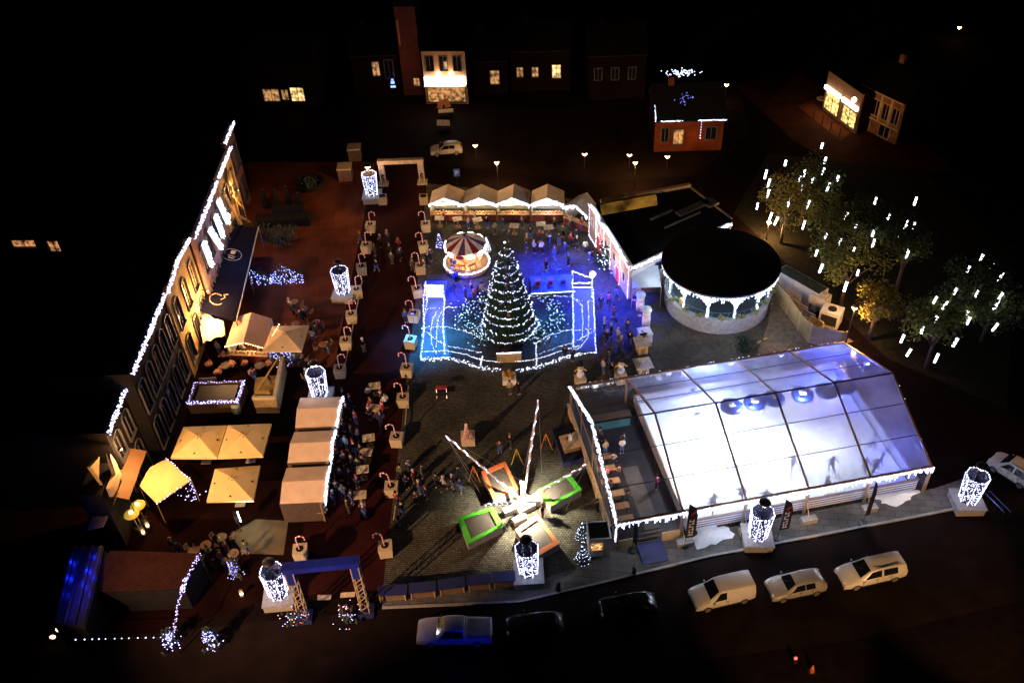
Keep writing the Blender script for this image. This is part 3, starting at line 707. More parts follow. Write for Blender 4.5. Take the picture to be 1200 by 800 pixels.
for k in range(9):
    a = 2 * PI * k / 9 + .2; c = (1.65 * math.cos(a), 1.65 * math.sin(a)); ca_, sa_ = -math.sin(a), math.cos(a)
    h = MB(); f = lambda x, z, s=0: (c[0] + ca_ * x + math.cos(a) * s, c[1] + sa_ * x + math.sin(a) * s, z)
    h.tube(f(-.4, 1.15), f(.35, 1.2), .20, .17, 8); h.tube(f(.3, 1.2), f(.55, 1.6), .13, .09, 6); h.tube(f(.52, 1.62), f(.82, 1.48), .09, .06, 6)
    for x in (-.35, .3):
        for s in (-.1, .1): h.tube(f(x, 1.1, s), f(x + .15, .75, s), .06, .04, 5); h.tube(f(x + .15, .75, s), f(x - .02, .55, s), .04, .035, 5)
    h.tube(f(-.42, 1.2), f(-.65, .85), .06, .02, 5)
    h.build('horse', [mat('orange_horse', (.6, .2, .06), .4), mat('brown_horse', (.35, .15, .06), .4), mat('cream_horse', (.65, .5, .3), .4), mat('dark_blue_horse', (.04, .04, .2), .4)][(0, 1, 0, 2, 0, 3, 0, 1, 2)[k]], ca)
    MB().tube((*c, .5), (*c, 2.8), .03, n=5).build('pole', GOLD, ca)
lamp('carousel_glow', ca, (0, -1.2, 2.3), 420, (1, .75, .5), radius=.3); lamp('carousel_glow', ca, (0, 1.2, 2.3), 200, (1, .75, .5), radius=.3)
for i, (q, lab) in enumerate((((516, 292), 'left'), ((571, 296), 'right'))):
    P = U(*q); t = thing('lit_cone_tree', 'small lit cone tree on the %s side of the carousel' % lab, 'lit tree', P)
    MB().lathe([(.45, .2), (.3, 1.0), (.02, 2.0)], n=10).build('cone', NAVY if lab == 'left' else WHITE, t); MB().tube((0, 0, 0), (0, 0, .3), .08).build('trunk', WOOD, t)
    MB().bulbs([((.47 - .22 * z) * math.cos(a), (.47 - .22 * z) * math.sin(a), .2 + z * .9) for z, a in [(R.uniform(0, 2), R.uniform(0, 6.3)) for _ in range(70)]], .05).build('light_net', LED if lab == 'right' else LEDB, t)

# ------------------------------------------------------------------ market stalls at the back
def gable_stall(name, label, FL_, FR_, BL_, BR_, he, hr, roofm, group, fringe=True, counter=True, wallm=None):
    """FL_, FR_ front corners, BL_, BR_ back corners (ground), ridge runs front to back"""
    FL_, FR_, BL_, BR_ = [Vector((p[0], p[1], 0)) for p in (FL_, FR_, BL_, BR_)]
    c = (FL_ + FR_ + BL_ + BR_) / 4
    t = thing(name, label, 'market stall', c, 0, group)
    z = Vector((0, 0, 1)); fm, bmid = (FL_ + FR_) / 2, (BL_ + BR_) / 2; fw = (fm - bmid).normalized()
    ov = fw * .35
    r = MB()
    for a, b_, e1, e2 in ((FL_, BL_, fm, bmid), (FR_, BR_, fm, bmid)):
        r.plate([a + ov + z * he, e1 + ov + z * hr, e2 + z * hr, b_ + z * he] if a is FL_ else [e1 + ov + z * hr, a + ov + z * he, b_ + z * he, e2 + z * hr], .05)
    r.build('roof', roofm, t, world=True)
    w = MB()
    for a, b_ in ((BL_, BR_), (BL_, FL_), (BR_, FR_)): w.plate([a, b_, b_ + z * (he - .03), a + z * (he - .03)], .05)
    w.build('wall', wallm or WHITE, t, world=True)
    p = MB()
    for a in (FL_, FR_): p.box(a + z * he / 2, (.12, .12, he))
    p.build('posts', WOOD, t, world=True)
    if counter:
        dd = (FR_ - FL_); k = MB().plate([FL_ + z * .02, FR_ + z * .02, FR_ + z * .95, FL_ + z * .95], .06); k.build('counter_front', mat('dark_red_board', (.16, .03, .03), .6), t, world=True)
        MB().plate([FL_ + fw * .2 + z * 1.0, FR_ + fw * .2 + z * 1.0, FR_ - fw * .5 + z * 1.0, FL_ - fw * .5 + z * 1.0], .05).build('counter_top', TANW, t, world=True)
        g_ = MB()
        for i in range(9):
            q = FL_.lerp(FR_, .08 + .1 * i) - fw * .2 + z * 1.1; g_.box(q, (.2, .2, R.uniform(.12, .35)))
        g_.build('goods', mat('mixed_goods', (.5, .3, .12), .6, vary=.7, scale=3), t, world=True)
    if fringe:
        gp = [FL_ + fw * .38 + z * he, fm + fw * .38 + z * (hr - .1), FR_ + fw * .38 + z * he]
        pts = icicles(gp, .1, .5, .1) + thick(gp, .1, .1, 2)
        MB().bulbs(pts, .055, .03).build('fringe_lights', LEDV, t, world=True)
    return t, c, fw
stall0 = None
xs = [(503, 542), (543, 581), (582, 620), (622, 660)]
he, hr = 2.4, 3.3
for i, (x0, x1) in enumerate(xs):
    yb = 238; A, B = U(x0, yb, he), U(x1, yb, he)
    A.z = B.z = 0; n = Vector((-(B - A).y, (B - A).x, 0)).normalized() * 2.6
    t, c, fw = gable_stall('market_stall', 'stall with cream gabled roof and icicle lights, %s from left in the back row' % ORD[i], A, B, A + n, B + n, he, hr, CANVAS, 'cream roofed stalls in the back row')
    MB().box((0, -1.1, 2.15), (2.6, .12, .2)).build('strip_lamp', glow('warm_strip', (1, .75, .35), 10) if i < 3 else glow('white_strip', (1, .95, .95), 14), t)
    lamp('stall_glow', t, (0, -.9, 1.9), 90, (1, .65, .3) if i < 3 else (1, .9, .85), radius=.3)
A, B, C_, D_ = U(661, 241, 2.4), U(690, 252, 2.4), U(698, 238, 2.4), U(678, 229, 2.4)
gable_stall('market_stall', 'fifth market stall turned at an angle beside the red and white house', A, B, D_, C_, 2.4, 3.3, mat('grey_cream_canvas', (.55, .54, .52), .8), 'cream roofed stalls in the back row', counter=True)

# ------------------------------------------------------------------ gingerbread facade and the black roofed hall
HFL, HFR = U(692, 276), U(737, 350)
hh = HT(HFL, 240); dirf = (HFR - HFL); LF = dirf.length; ang = math.atan2(dirf.y, dirf.x)
gh = thing('gingerbread_facade', 'pink and white gingerbread house front with red arches and light outlines', 'house front', HFL, ang)
H2 = 4.0
PINK = brickmat('pale_pink_brick', (.58, .38, .34), (.52, .33, .3), (.4, .3, .28), 1.5, flat=False)
holes = [(LF * .06, LF * .06 + .5, 1.9, 2.8), (LF * .24, LF * .24 + .5, 2.5, 3.4), (LF * .42, LF * .42 + .5, 1.9, 2.8), (LF * .62, LF * .62 + .6, 1.9, 2.9), (LF * .86, LF * .86 + .6, 1.3, 2.3)]
MB().wall(0, LF, 0, H2, -.12, .12, holes).build('wall', PINK, gh)
for h_ in holes:
    b = MB(); x0, x1, z0, z1 = h_
    for c, d in (((x0 - .05, 0, (z0 + z1) / 2), (.1, .32, z1 - z0 + .2)), ((x1 + .05, 0, (z0 + z1) / 2), (.1, .32, z1 - z0 + .2)), (((x0 + x1) / 2, 0, z0 - .05), (x1 - x0, .32, .1)), (((x0 + x1) / 2, 0, z1 + .05), (x1 - x0, .32, .1))): b.box(c, d)
    w = b.build('window', WHITE, gh); MB().box(((x0 + x1) / 2, 0, (z0 + z1) / 2), (x1 - x0, .04, z1 - z0)).build('pane', GLASSD, w)
for fx in (.21, .70):
    x0 = LF * fx; arch = [(x0, 0), (x0 + 1.3, 0), (x0 + 1.3, 1.5)] + [(x0 + .65 + .65 * math.cos(t), 1.5 + .65 * math.sin(t)) for t in [PI * j / 8 for j in range(1, 8)]] + [(x0, 1.5)]
    MB().plate([(x, -.15, z) for x, z in arch], .06).build('red_arch', mat('bright_red_panel', (.65, .06, .05), .5), gh)
    MB().bulbs(thick([(x, -.24, z) for x, z in arch[2:]], .13, .04, 1), .05).build('arch_lights', LED, gh)
top = [(-.05, -.16, H2), (LF * .12, -.16, H2 + .35), (LF * .3, -.16, H2), (LF * .5, -.16, H2 + .3), (LF, -.16, H2)]
MB().bulbs(thick(top, .09, .14, 4), .06).build('cornice_lights', LEDV, gh)
for fx in (0, .19, .39, .56, .8, 1.0): MB().bulbs(thick([(LF * fx, -.18, .1), (LF * fx, -.18, H2)], .17, .04, 1), .05).build('strip_lights', LED, gh)
MB().bulbs(thick([(0, -.2, .1), (LF * .2, -.2, .1)], .14, .04, 1), .05).build('strip_lights', LED, gh)
MB().box((LF / 2, -.02, H2 + .08), (LF, .5, .16)).build('snow_cap', SNOW, gh)
lamp('facade_glow', gh, (LF * .3, -2.2, 3.0), 330, (1, .9, .9), radius=.4); lamp('facade_glow', gh, (LF * .75, -2.2, 2.8), 330, (1, .9, .9), radius=.4)
# lit bush before it
P = U(710, 312); t = thing('lit_bush', 'dark bush covered in white lights in front of the red and white house', 'bush', P)
b = MB(); q = MB()
for i in range(420):
    a = Vector((R.gauss(0, .55), R.gauss(0, .45), abs(R.gauss(1.1, .7)))); e1 = Vector((R.uniform(-1, 1), R.uniform(-1, 1), R.uniform(-1, 1))) * .18
    b.add([a - e1, a + e1, a + Vector((R.uniform(-.15, .15), 0, .22))], [(0, 1, 2)])
for i in range(75): q.bulb((R.gauss(0, .6), R.gauss(-.1, .45), abs(R.gauss(1.15, .7))), R.uniform(.05, .09))
b.build('foliage', FIR, t); q.build('light_net', LED, t); MB().tube((0, 0, 0), (0, 0, 1.2), .1, .04).build('stem', WOOD, t)
# hall
A = HFR + Vector((.15, .1, 0)); SB = U(857, 263, 3.6); SB.z = 0
BKR = U(806, 214, 4.0); BKL = U(704, 233, 4.0)
quad = [A, SB, SB + Vector((.4, 1.2, 0)), Vector((BKR.x + .3, BKR.y, 0)), Vector((BKL.x, BKL.y, 0)), HFL + Vector((.2, .3, 0))]
hall = thing('market_hall', 'low hall with a flat black roof and a white lit side wall behind the bandstand', 'hall', A)
HW = 3.6
WB = brickmat('white_boards', (.62, .62, .62), (.56, .56, .57), (.25, .25, .27), 1.2, bw=4, rh=.35, flat=False)
dS = (quad[1] - quad[0]); nS = Vector((-dS.y, dS.x, 0)).normalized()
MB().plate([quad[0], quad[1], quad[1] + Vector((0, 0, HW)), quad[0] + Vector((0, 0, HW))], .2).build('side_wall', WB, hall, world=True)
w = MB()
for a, b_ in ((quad[2], quad[3]), (quad[3], quad[4])): w.plate([a, b_, b_ + Vector((0, 0, HW)), a + Vector((0, 0, HW))], .2)
w.build('back_wall', mat('tan_render', (.3, .24, .16), .9), hall, world=True)
MB().prism([(p.x, p.y) for p in quad], HW - .25, HW - .1).build('roof', ROOFB, hall, world=True)
a, b_ = quad[4] + Vector((0, 0, HW)), quad[3] + Vector((0, 0, HW))
MB().tube(a, b_, .32, n=4).build('back_parapet', TANW, hall, world=True)
MB().bulbs(thick([quad[0] + Vector((0, 0, HW + .05)), quad[1] + Vector((0, 0, HW + .05))], .08, .14, 3), .06).build('edge_lights', LEDV, hall, world=True)
MB().plate([quad[0] + Vector((0, 0, HW + .02)), quad[1] + Vector((0, 0, HW + .02)), quad[1] + nS * .45 + Vector((0, 0, HW + .02)), quad[0] + nS * .45 + Vector((0, 0, HW + .02))], .12).build('roof_edge', WHITE, hall, world=True)
for q, z in (((771, 293), 2.6), ((748, 311), 1.5)):
    # windows on the side wall: find along-wall position
    best = min([i / 60 for i in range(61)], key=lambda t_: abs(PJ(quad[0].lerp(quad[1], t_) + Vector((0, 0, z)))[0] - q[0]))
    c = quad[0].lerp(quad[1], best) + Vector((0, 0, z)) - nS * .03
    w = MB().box(c, (1.0, .16, 1.0), math.atan2(dS.y, dS.x)).build('window', mat('blue_frame', (.04, .05, .2), .5), hall, world=True)
    MB().box(c - nS * .07, (.8, .08, .8), math.atan2(dS.y, dS.x)).build('pane', GLASSD, w).location = -hall.location
    w.children[0].location = -hall.location
c0 = U(738, 246, 3.55); sk_ = MB()
d1 = (quad[3] - quad[4]).normalized()
for s_ in (0,): sk_.plate([c0 - d1 * 3.2, c0 + d1 * 3.2 , c0 + d1 * 3.2 + Vector((0, 1.3, .5)), c0 - d1 * 3.2 + Vector((0, 1.3, .5))], .08)
sk_.build('lit_wall_strip', mat('amber_wall_glow', (.4, .25, .06), .6, vary=.5, scale=.6, emit=(.8, .42, .05), es=.14), hall, world=True)  # glowing slab stands in for a lamplit courtyard wall
lamp('side_glow', hall, (4.5, -2.6, 3.3), 200, (.85, .92, 1), radius=.4)
for (px, py), sz, lab in (((812, 244), (4.2, .9), 0), ((775, 252), (3.0, .25), 0), ((832, 238), (1.4, 1.4), 0), ((800, 258), (5.0, .15), 0)):
    c = U(px, py, 3.55); MB().box((c.x, c.y, 3.6), (sz[0], sz[1], .22), math.atan2(dS.y, dS.x)).build('roof_vent', mat('dark_grey_vent', (.06, .06, .065), .6), hall, world=True)
# pale awning beside the hall
aw = thing('awning_kiosk', 'kiosk with a pale blue flat awning beside the white hall wall', 'kiosk', U(760, 345))
q = [U(741, 337, 2.5), U(775, 336, 2.5), U(771, 311, 2.9), U(740, 313, 2.9)]
MB().plate(q, .06).build('awning', mat('pale_blue_canvas', (.42, .52, .60), .7, vary=.08), aw, world=True)
f = MB()
for p in q: f.tube((p.x, p.y, 0), p - Vector((0, 0, .03)), .04, n=5)
f.build('posts', ALU, aw, world=True)
MB().box((.2, .6, .5), (2.8, .6, 1.0)).build('counter', DWOOD, aw)
lamp('kiosk_glow', aw, (0, -1.4, 3.4), 40, (.8, .9, 1), radius=.3)

# ------------------------------------------------------------------ snowmen, little houses, pedestals behind the marquee
def snowman(q, label, lift, s=1.0):
    P = U(*q); P.z = lift
    t = thing('snowman_figure', label, 'figure', P, 0, 'snowman figures'); t.scale = (s, s, s)
    MB().ball((0, 0, .38), (.36, .34, .40)).build('body', WHITE, t, smooth=True); MB().ball((0, 0, .95), (.27, .26, .3)).build('chest', WHITE, t, smooth=True); MB().ball((0, 0, 1.38), .21).build('head', WHITE, t, smooth=True)
    MB().lathe([(.32, 1.52), (.32, 1.56), (.19, 1.57), (.2, 1.9), (.001, 1.91)], n=14).build('hat', BLACK, t)
    MB().lathe([(.25, 1.17), (.27, 1.22), (.22, 1.27)], n=12).build('scarf', GOLD, t)
    MB().tube((.22, 0, 1.05), (.55, -.1, .85), .06).tube((-.22, 0, 1.05), (-.55, -.1, .85), .06).build('arms', GOLD, t); MB().tube((0, -.2, 1.38), (0, -.42, 1.36), .04, .005).build('nose', ORANGEP, t)
    return t
def pedestal(q, label, w=.9, h=1.0, m=None):
    P = U(*q); t = thing('pedestal', label, 'pedestal', P, .15, 'pedestals'); MB().box((0, 0, h / 2), (w, w, h)).build('block', m or BOX, t); MB().box((0, 0, h + .03), (w + .1, w + .1, .06)).build('top', m or BOX, t)
    return P, h + .06
for q, lab in (((680, 452), 'with a black hat on the wooden pedestal nearest the marquee corner'), ((727, 447), 'with a black hat on the second pedestal behind the marquee')):
    P, h = pedestal(q, 'wooden pedestal under the snowman %s' % ('at the marquee corner' if q[0] < 700 else 'behind the second marquee bay')); snowman(q, 'snowman figure ' + lab, h)
P, h = pedestal((755, 398), 'white pedestal beside the little yellow house', 1.2, 1.0, WHITE)
for q, lab, z in (((750, 362), 'tall white figure with a pale round cap near the pale awning', 0), ((757, 380), 'tall white figure with a pale round cap in front of the white pedestal', 0)):
    t = thing('lantern_figure', lab, 'figure', U(*q), 0)
    MB().lathe([(.42, 0), (.42, .9), (.3, 1.0), (.38, 1.1), (.4, 1.6), (.3, 1.7)], n=14).build('body', WHITE, t, smooth=True); MB().lathe([(.48, 1.7), (.5, 1.78), (.4, 2.05), (.001, 2.1)], n=14).build('cap', mat('pale_green_cap', (.45, .6, .55), .6), t, smooth=True)
    MB().tube((-.4, -.1, 1.2), (-.85, -.25, 1.4), .1).build('arm', mat('pinkish_sleeve', (.5, .25, .2), .7), t)
P = U(754, 396, 1.06); t = thing('potted_bush', 'small dark bush on the white pedestal', 'bush', P)
b = MB()
for i in range(40): b.ball((R.gauss(0, .16), R.gauss(0, .16), R.uniform(.15, .5)), R.uniform(.06, .12), 5, 3)
b.build('foliage', FIR, t); MB().lathe([(.16, 0), (.2, .2)], n=10).build('pot', BLACK, t)
for q, lab, roofc, wallc, pyr in (((752, 412), 'little yellow house with a flat grey roof', mat('grey_roof_board', (.42, .40, .34), .8), mat('yellow_board', (.55, .36, .05), .6), False), ((753, 437), 'little tan house with a pale pyramid roof', mat('pale_roof_board', (.52, .48, .38), .8), BOX, True)):
    t = thing('little_house', lab + ' behind the marquee', 'toy house', U(*q), .15)
    MB().box((0, 0, .6), (.9, .9, 1.2)).build('wall', wallc, t)
    if pyr: MB().taper((0, 0, 1.2), (1.6, 1.6), (0, 0, 1.75), (.05, .05)).build('roof', roofc, t)
    else: MB().box((0, 0, 1.25), (1.5, 1.3, .08), tilt=(.18, 0)).build('roof', roofc, t)
    MB().box((0, -.46, .4), (.4, .04, .7)).build('door', WOOD, t)
lamp('house_glow', None, U(775, 425, 4.5), 1, COOL) if False else None

# ------------------------------------------------------------------ bungee ride with four arms and trampolines
BC = U(613, 594)
rd = thing('bungee_ride', 'white mast with four lit arms reaching over the trampolines', 'bungee ride', BC)
MB().box((0, 0, .3), (1.5, 1.5, .6), .5).build('base', WHITE, rd)
MB().tube((0, 0, .6), (0, 0, 3.2), .16, .12, 8).build('mast', WHITE, rd)
pl = [(2.0, .3), (-.4, -1.7), (-1.4, -.6)]
for x, y in pl: MB().box((x * .75, y * .9, .35), (1.1, .5, .5), .4).build('counterweight', WHITE, rd)
TIPS = []
for px, py, zz in ((522, 510, 6.0), (631, 468, 7.0), (687, 544, 6.0), (568, 591, 6.0)):
    T = U(px, py, zz) - BC; TIPS.append(T)
    a = Vector((T.x * .06, T.y * .06, 1.0))
    MB().tube(a, T, .11, .06, 6).build('arm', WHITE, rd)
    pts = []
    L_ = (T - a).length; d = (T - a).normalized(); u_ = d.orthogonal().normalized(); v_ = d.cross(u_)
    for i in range(int(L_ / .055)):
        s_ = i * .055; an = s_ * 6; pts.append(a + d * s_ + (u_ * math.cos(an) + v_ * math.sin(an)) * .05)
    MB().bulbs(pts, .042, .03).build('arm_lights', glow('violet_white_led', (.62, .56, 1.0), 10), rd)
    c = MB()
    for s_ in (-.8, .8): c.tube(T, Vector((T.x * .62 + v_.x * s_, T.y * .62 + v_.y * s_, 1.0)), .016, n=4)
    c.tube(T * .98, Vector((0, 0, 3.1)), .015, n=4)
    c.build('bungee_cords', ALU, rd)
MB().tube((.1, .2, 3.2), (.1, .2, 3.45), .25, n=10).build('mast_cap', BLACK, rd)
MB().ball((0, -.0, 3.05), .16).build('mast_lamp', WHITEL, rd)
lamp('mast_light', rd, (0, -.35, 3.0), 8800, (1, .88, .62), 'SPOT', radius=.12, spot=2.55, direction=(0, 0, -1))
def trampoline(pp, label, m):
    C4 = [U(*p, .85) for p in pp]; c = sum(C4, Vector()) / 4; c.z = 0
    t = thing('trampoline', label, 'trampoline', c, 0, 'square trampolines round the bungee mast')
    inn = [p + (Vector((c.x, c.y, p.z)) - p) * .27 for p in C4]
    for i in range(4):
        j = (i + 1) % 4
        MB().plate([C4[i], C4[j], inn[j], inn[i]], -.10 if False else .09).build('edge_pad', m, t, world=True)
    z = Vector((0, 0, -.06)); MB().plate([p + z for p in inn], .03).build('jump_mat', mat('black_jump_mat', (.06, .05, .045), .6, vary=.2), t, world=True)
    for i in range(4):
        j = (i + 1) % 4; s_ = lambda p, h: Vector((p.x, p.y, h)) + (Vector((c.x, c.y, h)) - Vector((p.x, p.y, h))) * .04
        MB().plate([s_(C4[i], .1), s_(C4[j], .1), s_(C4[j], .78), s_(C4[i], .78)], .02).build('skirt', mat('grey_skirt', (.2, .2, .21), .8), t, world=True)
    l = MB()
    for p in C4: q = p + (c - p) * .08; l.tube((q.x, q.y, 0), (q.x, q.y, .8), .05, n=5)
    l.build('legs', DKMETAL, t, world=True)
trampoline([(536, 607), (578, 594), (590, 617), (548, 638)], 'green edged trampoline left of the bungee mast', GREENP)
trampoline([(564, 553), (592, 541), (608, 573), (578, 586)], 'orange edged trampoline behind the bungee mast', ORANGEP)
trampoline([(628, 576), (667, 555), (682, 574), (645, 594)], 'green edged trampoline right of the bungee mast next to the marquee', GREENP)
trampoline([(603, 621), (630, 603), (656, 637), (627, 654)], 'orange edged trampoline in front of the bungee mast beside the lamp column', ORANGEP)
def trestle(q, label, col):
    t = thing('trestle_frame', label, 'stand', U(*q)); MB().tube((-.5, -.4, 0), (0, 0, 1.5), .035, n=5).tube((.5, -.5, 0), (0, 0, 1.5), .035, n=5).tube((0, .6, 0), (0, 0, 1.5), .035, n=5).build('legs', col, t); MB().ball((0, 0, 1.52), .07, 6, 4).build('hinge', BLACK, t)
YM = mat('yellow_tube', (.55, .38, .03), .5); OM = mat('orange_tube', (.6, .22, .03), .5)
trestle((606, 540), 'yellow tripod stand behind the orange trampoline', YM); trestle((640, 522), 'orange and yellow leaning stand near the dark sofa', OM); trestle((556, 560), 'orange post stand beside the lit ride arm', OM)
# pink tree on wooden box
t = thing('wooden_box', 'pale wooden box under the small pink tree', 'box', U(549, 518)); MB().box((0, 0, .45), (1.15, 1.0, .9)).build('side', BOX, t); MB().box((0, 0, .93), (1.2, 1.05, .06)).build('lid', BOX, t)
P = U(548, 516, .96); t = thing('pink_tree', 'small pink and white artificial tree with a white ball on top, on a wooden box', 'christmas tree', P)
b = MB()
for i in range(330):
    z = R.uniform(.05, 1.75); r = (.52 - z * .26) * R.uniform(.6, 1.05); a = R.uniform(0, 6.3); b.bulb((r * math.cos(a), r * math.sin(a), z), R.uniform(.03, .08))
b.build('crown', mat('pink_tinsel', (.7, .42, .38), .5, vary=.5, scale=9), t); MB().tube((0, 0, 0), (0, 0, 1.8), .03).build('trunk', WOOD, t); MB().ball((0, 0, 1.9), .13).build('ball', WHITE, t)
# red bench top left of it, blue platform with wood table
t = thing('red_chair', 'red topped metal frame chair on the dark cobbles', 'chair', U(518, 464)); MB().box((0, .2, .9), (1.0, .35, .12)).build('backrest', mat('crimson_seat', (.4, .03, .06), .6), t); MB().box((0, -.1, .45), (1, .6, .06)).build('seat', BLACK, t)
for sx in (-.45, .45): MB().tube((sx, -.35, 0), (sx, .3, .95), .03).build('leg', ALU, t)
q = [U(*p, .5) for p in ((647, 502), (675, 494), (687, 536), (660, 543))]
t = thing('dark_platform', 'low navy covered platform beside the marquee gable', 'platform', sum(q, Vector()) / 4 - Vector((0, 0, .5))); MB().prism([(p.x, p.y) for p in q], 0, .5).build('cover', NAVY, t, world=True); MB().prism([(p.x, p.y) for p in [v + (t.location + Vector((0, 0, .5)) - v) * .03 for v in q]], .5, .53).build('top_board', mat('black_felt', (.01, .01, .02), .9), t, world=True)
q = [U(*p, 1.1) for p in ((655, 511), (677, 505), (681, 522), (661, 527))]
t = thing('wooden_table', 'tan wooden box table standing on the navy platform', 'table', Vector((sum(p.x for p in q) / 4, sum(p.y for p in q) / 4, .53))); MB().prism([(p.x, p.y) for p in q], 1.0, 1.1).build('tabletop', TANW, t, world=True)
MB().prism([(p.x, p.y) for p in [v + (Vector((t.location.x, t.location.y, v.z)) - v) * .1 for v in q]], .53, 1.0).build('base', WOOD, t, world=True)
t = thing('plush_figure', 'small black and white plush figure sitting on the tan box table', 'plush toy', U(668, 516, 1.1)); MB().ball((0, 0, .25), (.2, .2, .26)).ball((0, 0, .62), .17).build('body', WHITE, t, smooth=True); MB().ball((-.22, -.05, .35), (.12, .12, .2)).ball((.12, .02, .78), .07).ball((-.12, .02, .78), .07).build('ears', BLACK, t, smooth=True)
# kiosk with lit picture and two little lit trees
t = thing('ticket_kiosk', 'small white kiosk with a dark roof and a glowing orange picture', 'kiosk', U(701, 641), .02)
KH = 2.0
MB().box((0, 0, KH / 2), (1.6, 1.7, KH)).build('body', WHITE, t); MB().box((0, 0, KH + .03), (1.45, 1.5, .06)).build('roof', ROOFB, t)
b = MB()
for a, c in (((0, -.8, KH + .06), (1.7, .1, .12)), ((0, .8, KH + .06), (1.7, .1, .12)), ((-.8, 0, KH + .06), (.1, 1.5, .12)), ((.8, 0, KH + .06), (.1, 1.5, .12))): b.box(a, c)
b.build('roof_rim', WHITE, t)
pic = mat('lit_picture', (.4, .15, .05), .5, vary=.8, scale=7, emit=(1, .42, .12), es=.9)
w = MB().box((-.25, -.87, 1.25), (.85, .05, .75)).build('picture_panel', pic, t)
b = MB()
for i in range(9): b.ball((-.25 + R.uniform(-.34, .34), -.9, 1.25 + R.uniform(-.28, .28)), (R.uniform(.05, .1), .02, R.uniform(.04, .09)), 6, 4)
b.build('picture_shapes', glow('picture_yellow', (1, .75, .3), 1.2), w); MB().box((.35, -.87, .5), (.05, .03, .9)).build('door_seam', DKMETAL, t)
for q, lab in (((683, 630), 'behind'), ((683, 657), 'in front')):
    t = thing('small_lit_tree', 'small tree ringed with white and blue lights beside the kiosk, the one %s' % lab, 'christmas tree', U(*q), 0, 'small lit trees by the kiosk')
    b = MB()
    for i in range(420):
        z = R.uniform(.1, 1.75); r = (.62 - z * .32) * R.uniform(.5, 1); a = R.uniform(0, 6.3); c = Vector((r * math.cos(a), r * math.sin(a), z)); o_ = Vector((math.cos(a), math.sin(a), -.3)) * .16; w_ = Vector((-math.sin(a), math.cos(a), 0)) * .05
        b.add([c - w_, c + w_, c + o_], [(0, 1, 2)])
    b.build('crown', FIR, t); MB().tube((0, 0, 0), (0, 0, 1.7), .05, .02).build('trunk', WOOD, t)
    pts = [((.66 - .34 * z) * math.cos(z * 20), (.66 - .34 * z) * math.sin(z * 20), z) for z in [.12 + i * .0125 for i in range(132)]]
    MB().bulbs([p for p in pts if R.random() < .7], .03, .05).build('light_spiral', LED, t)
# feather flags
for i, (q, yt, lab, m, br) in enumerate((((802, 639), 590, 'white and black feather flag by the marquee entrance', mat('black_flag', (.02, .02, .03), .7), WHITE), ((911, 630), 585, 'dark feather flag with pale lettering beside the lamp column', mat('black_flag'), mat('pale_lettering', (.6, .6, .62), .7)),
        ((1011, 613), 563, 'slim dark feather flag near the right end of the marquee', mat('black_flag'), mat('pale_lettering')), ((741, 645), 612, 'thin dark feather flag at the left corner of the marquee', mat('black_flag'), mat('black_flag')))):
    P = U(*q); h = HT(P, yt)
    t = thing('feather_flag', lab, 'flag', P, .1)
    MB().lathe([(.34, 0), (.34, .1), (.05, .14)], n=12).build('base', BLACK, t); MB().tube((0, 0, .1), (0, 0, h), .025, n=5).build('pole', DKMETAL, t)
    W_ = .75 if i < 2 else .35
    out = [(0, .9), (W_, 1.0), (W_, h * .7), (W_ * .75, h * .88), (0, h)]
    fl_ = MB().plate([(x, .0, z) for x, z in out], .02).build('cloth', m, t)
    b = MB()
    if i < 2:
        for k in range(6):
            z = 1.25 + k * .32; b.box((W_ * .45, -.03, z), (.36 if i else .42, .02, .05)); b.box((W_ * (.3 if k % 2 else .6), -.03, z + .1), (.08, .02, .16)); b.box((W_ * (.65 if k % 3 else .35), -.03, z + .12), (.07, .02, .13))
        b.build('lettering', br, fl_)
        e = MB()
        for k in range(5): e.ball((W_ * .4 + .05 * k, -.02, h * .74 + .06 * k), (.06, .02, .09), 6, 4)
        e.build('emblem', RED, fl_)
# snow piles
for q, s, lab in (((833, 626), (1.5, 1.1), 'white heap of shaved snow at the marquee side by the entrance flag'), ((1050, 582), (1.7, .7), 'white heap of shaved snow near the right end of the marquee'), ((815, 617), (.6, .3), 'small flat patch of snow beside the entrance flag')):
    b = MB(); n = 22; P = U(*q); vs = []; rings = 6
    ph = R.uniform(0, 6)
    for k in range(rings + 1):
        for i in range(n):
            a = 2 * PI * i / n; rr_ = (k / rings) * (1 + .22 * math.sin(3 * a + ph) + .14 * math.sin(7 * a + 2 * ph)); vs.append((P.x + s[0] * rr_ * math.cos(a), P.y + s[1] * rr_ * math.sin(a) + .25 * rr_ * math.cos(a), .02 + .32 * (1 - (k / rings) ** 1.5) * R.uniform(.7, 1.3) if k < rings else .017))
    fs = [(k * n + i, k * n + (i + 1) % n, (k + 1) * n + (i + 1) % n, (k + 1) * n + i) for k in range(rings) for i in range(n)]
    b.add(vs, [f[::-1] for f in fs]); b.solo('snow_heap', SNOW, lab, 'snow', smooth=True)
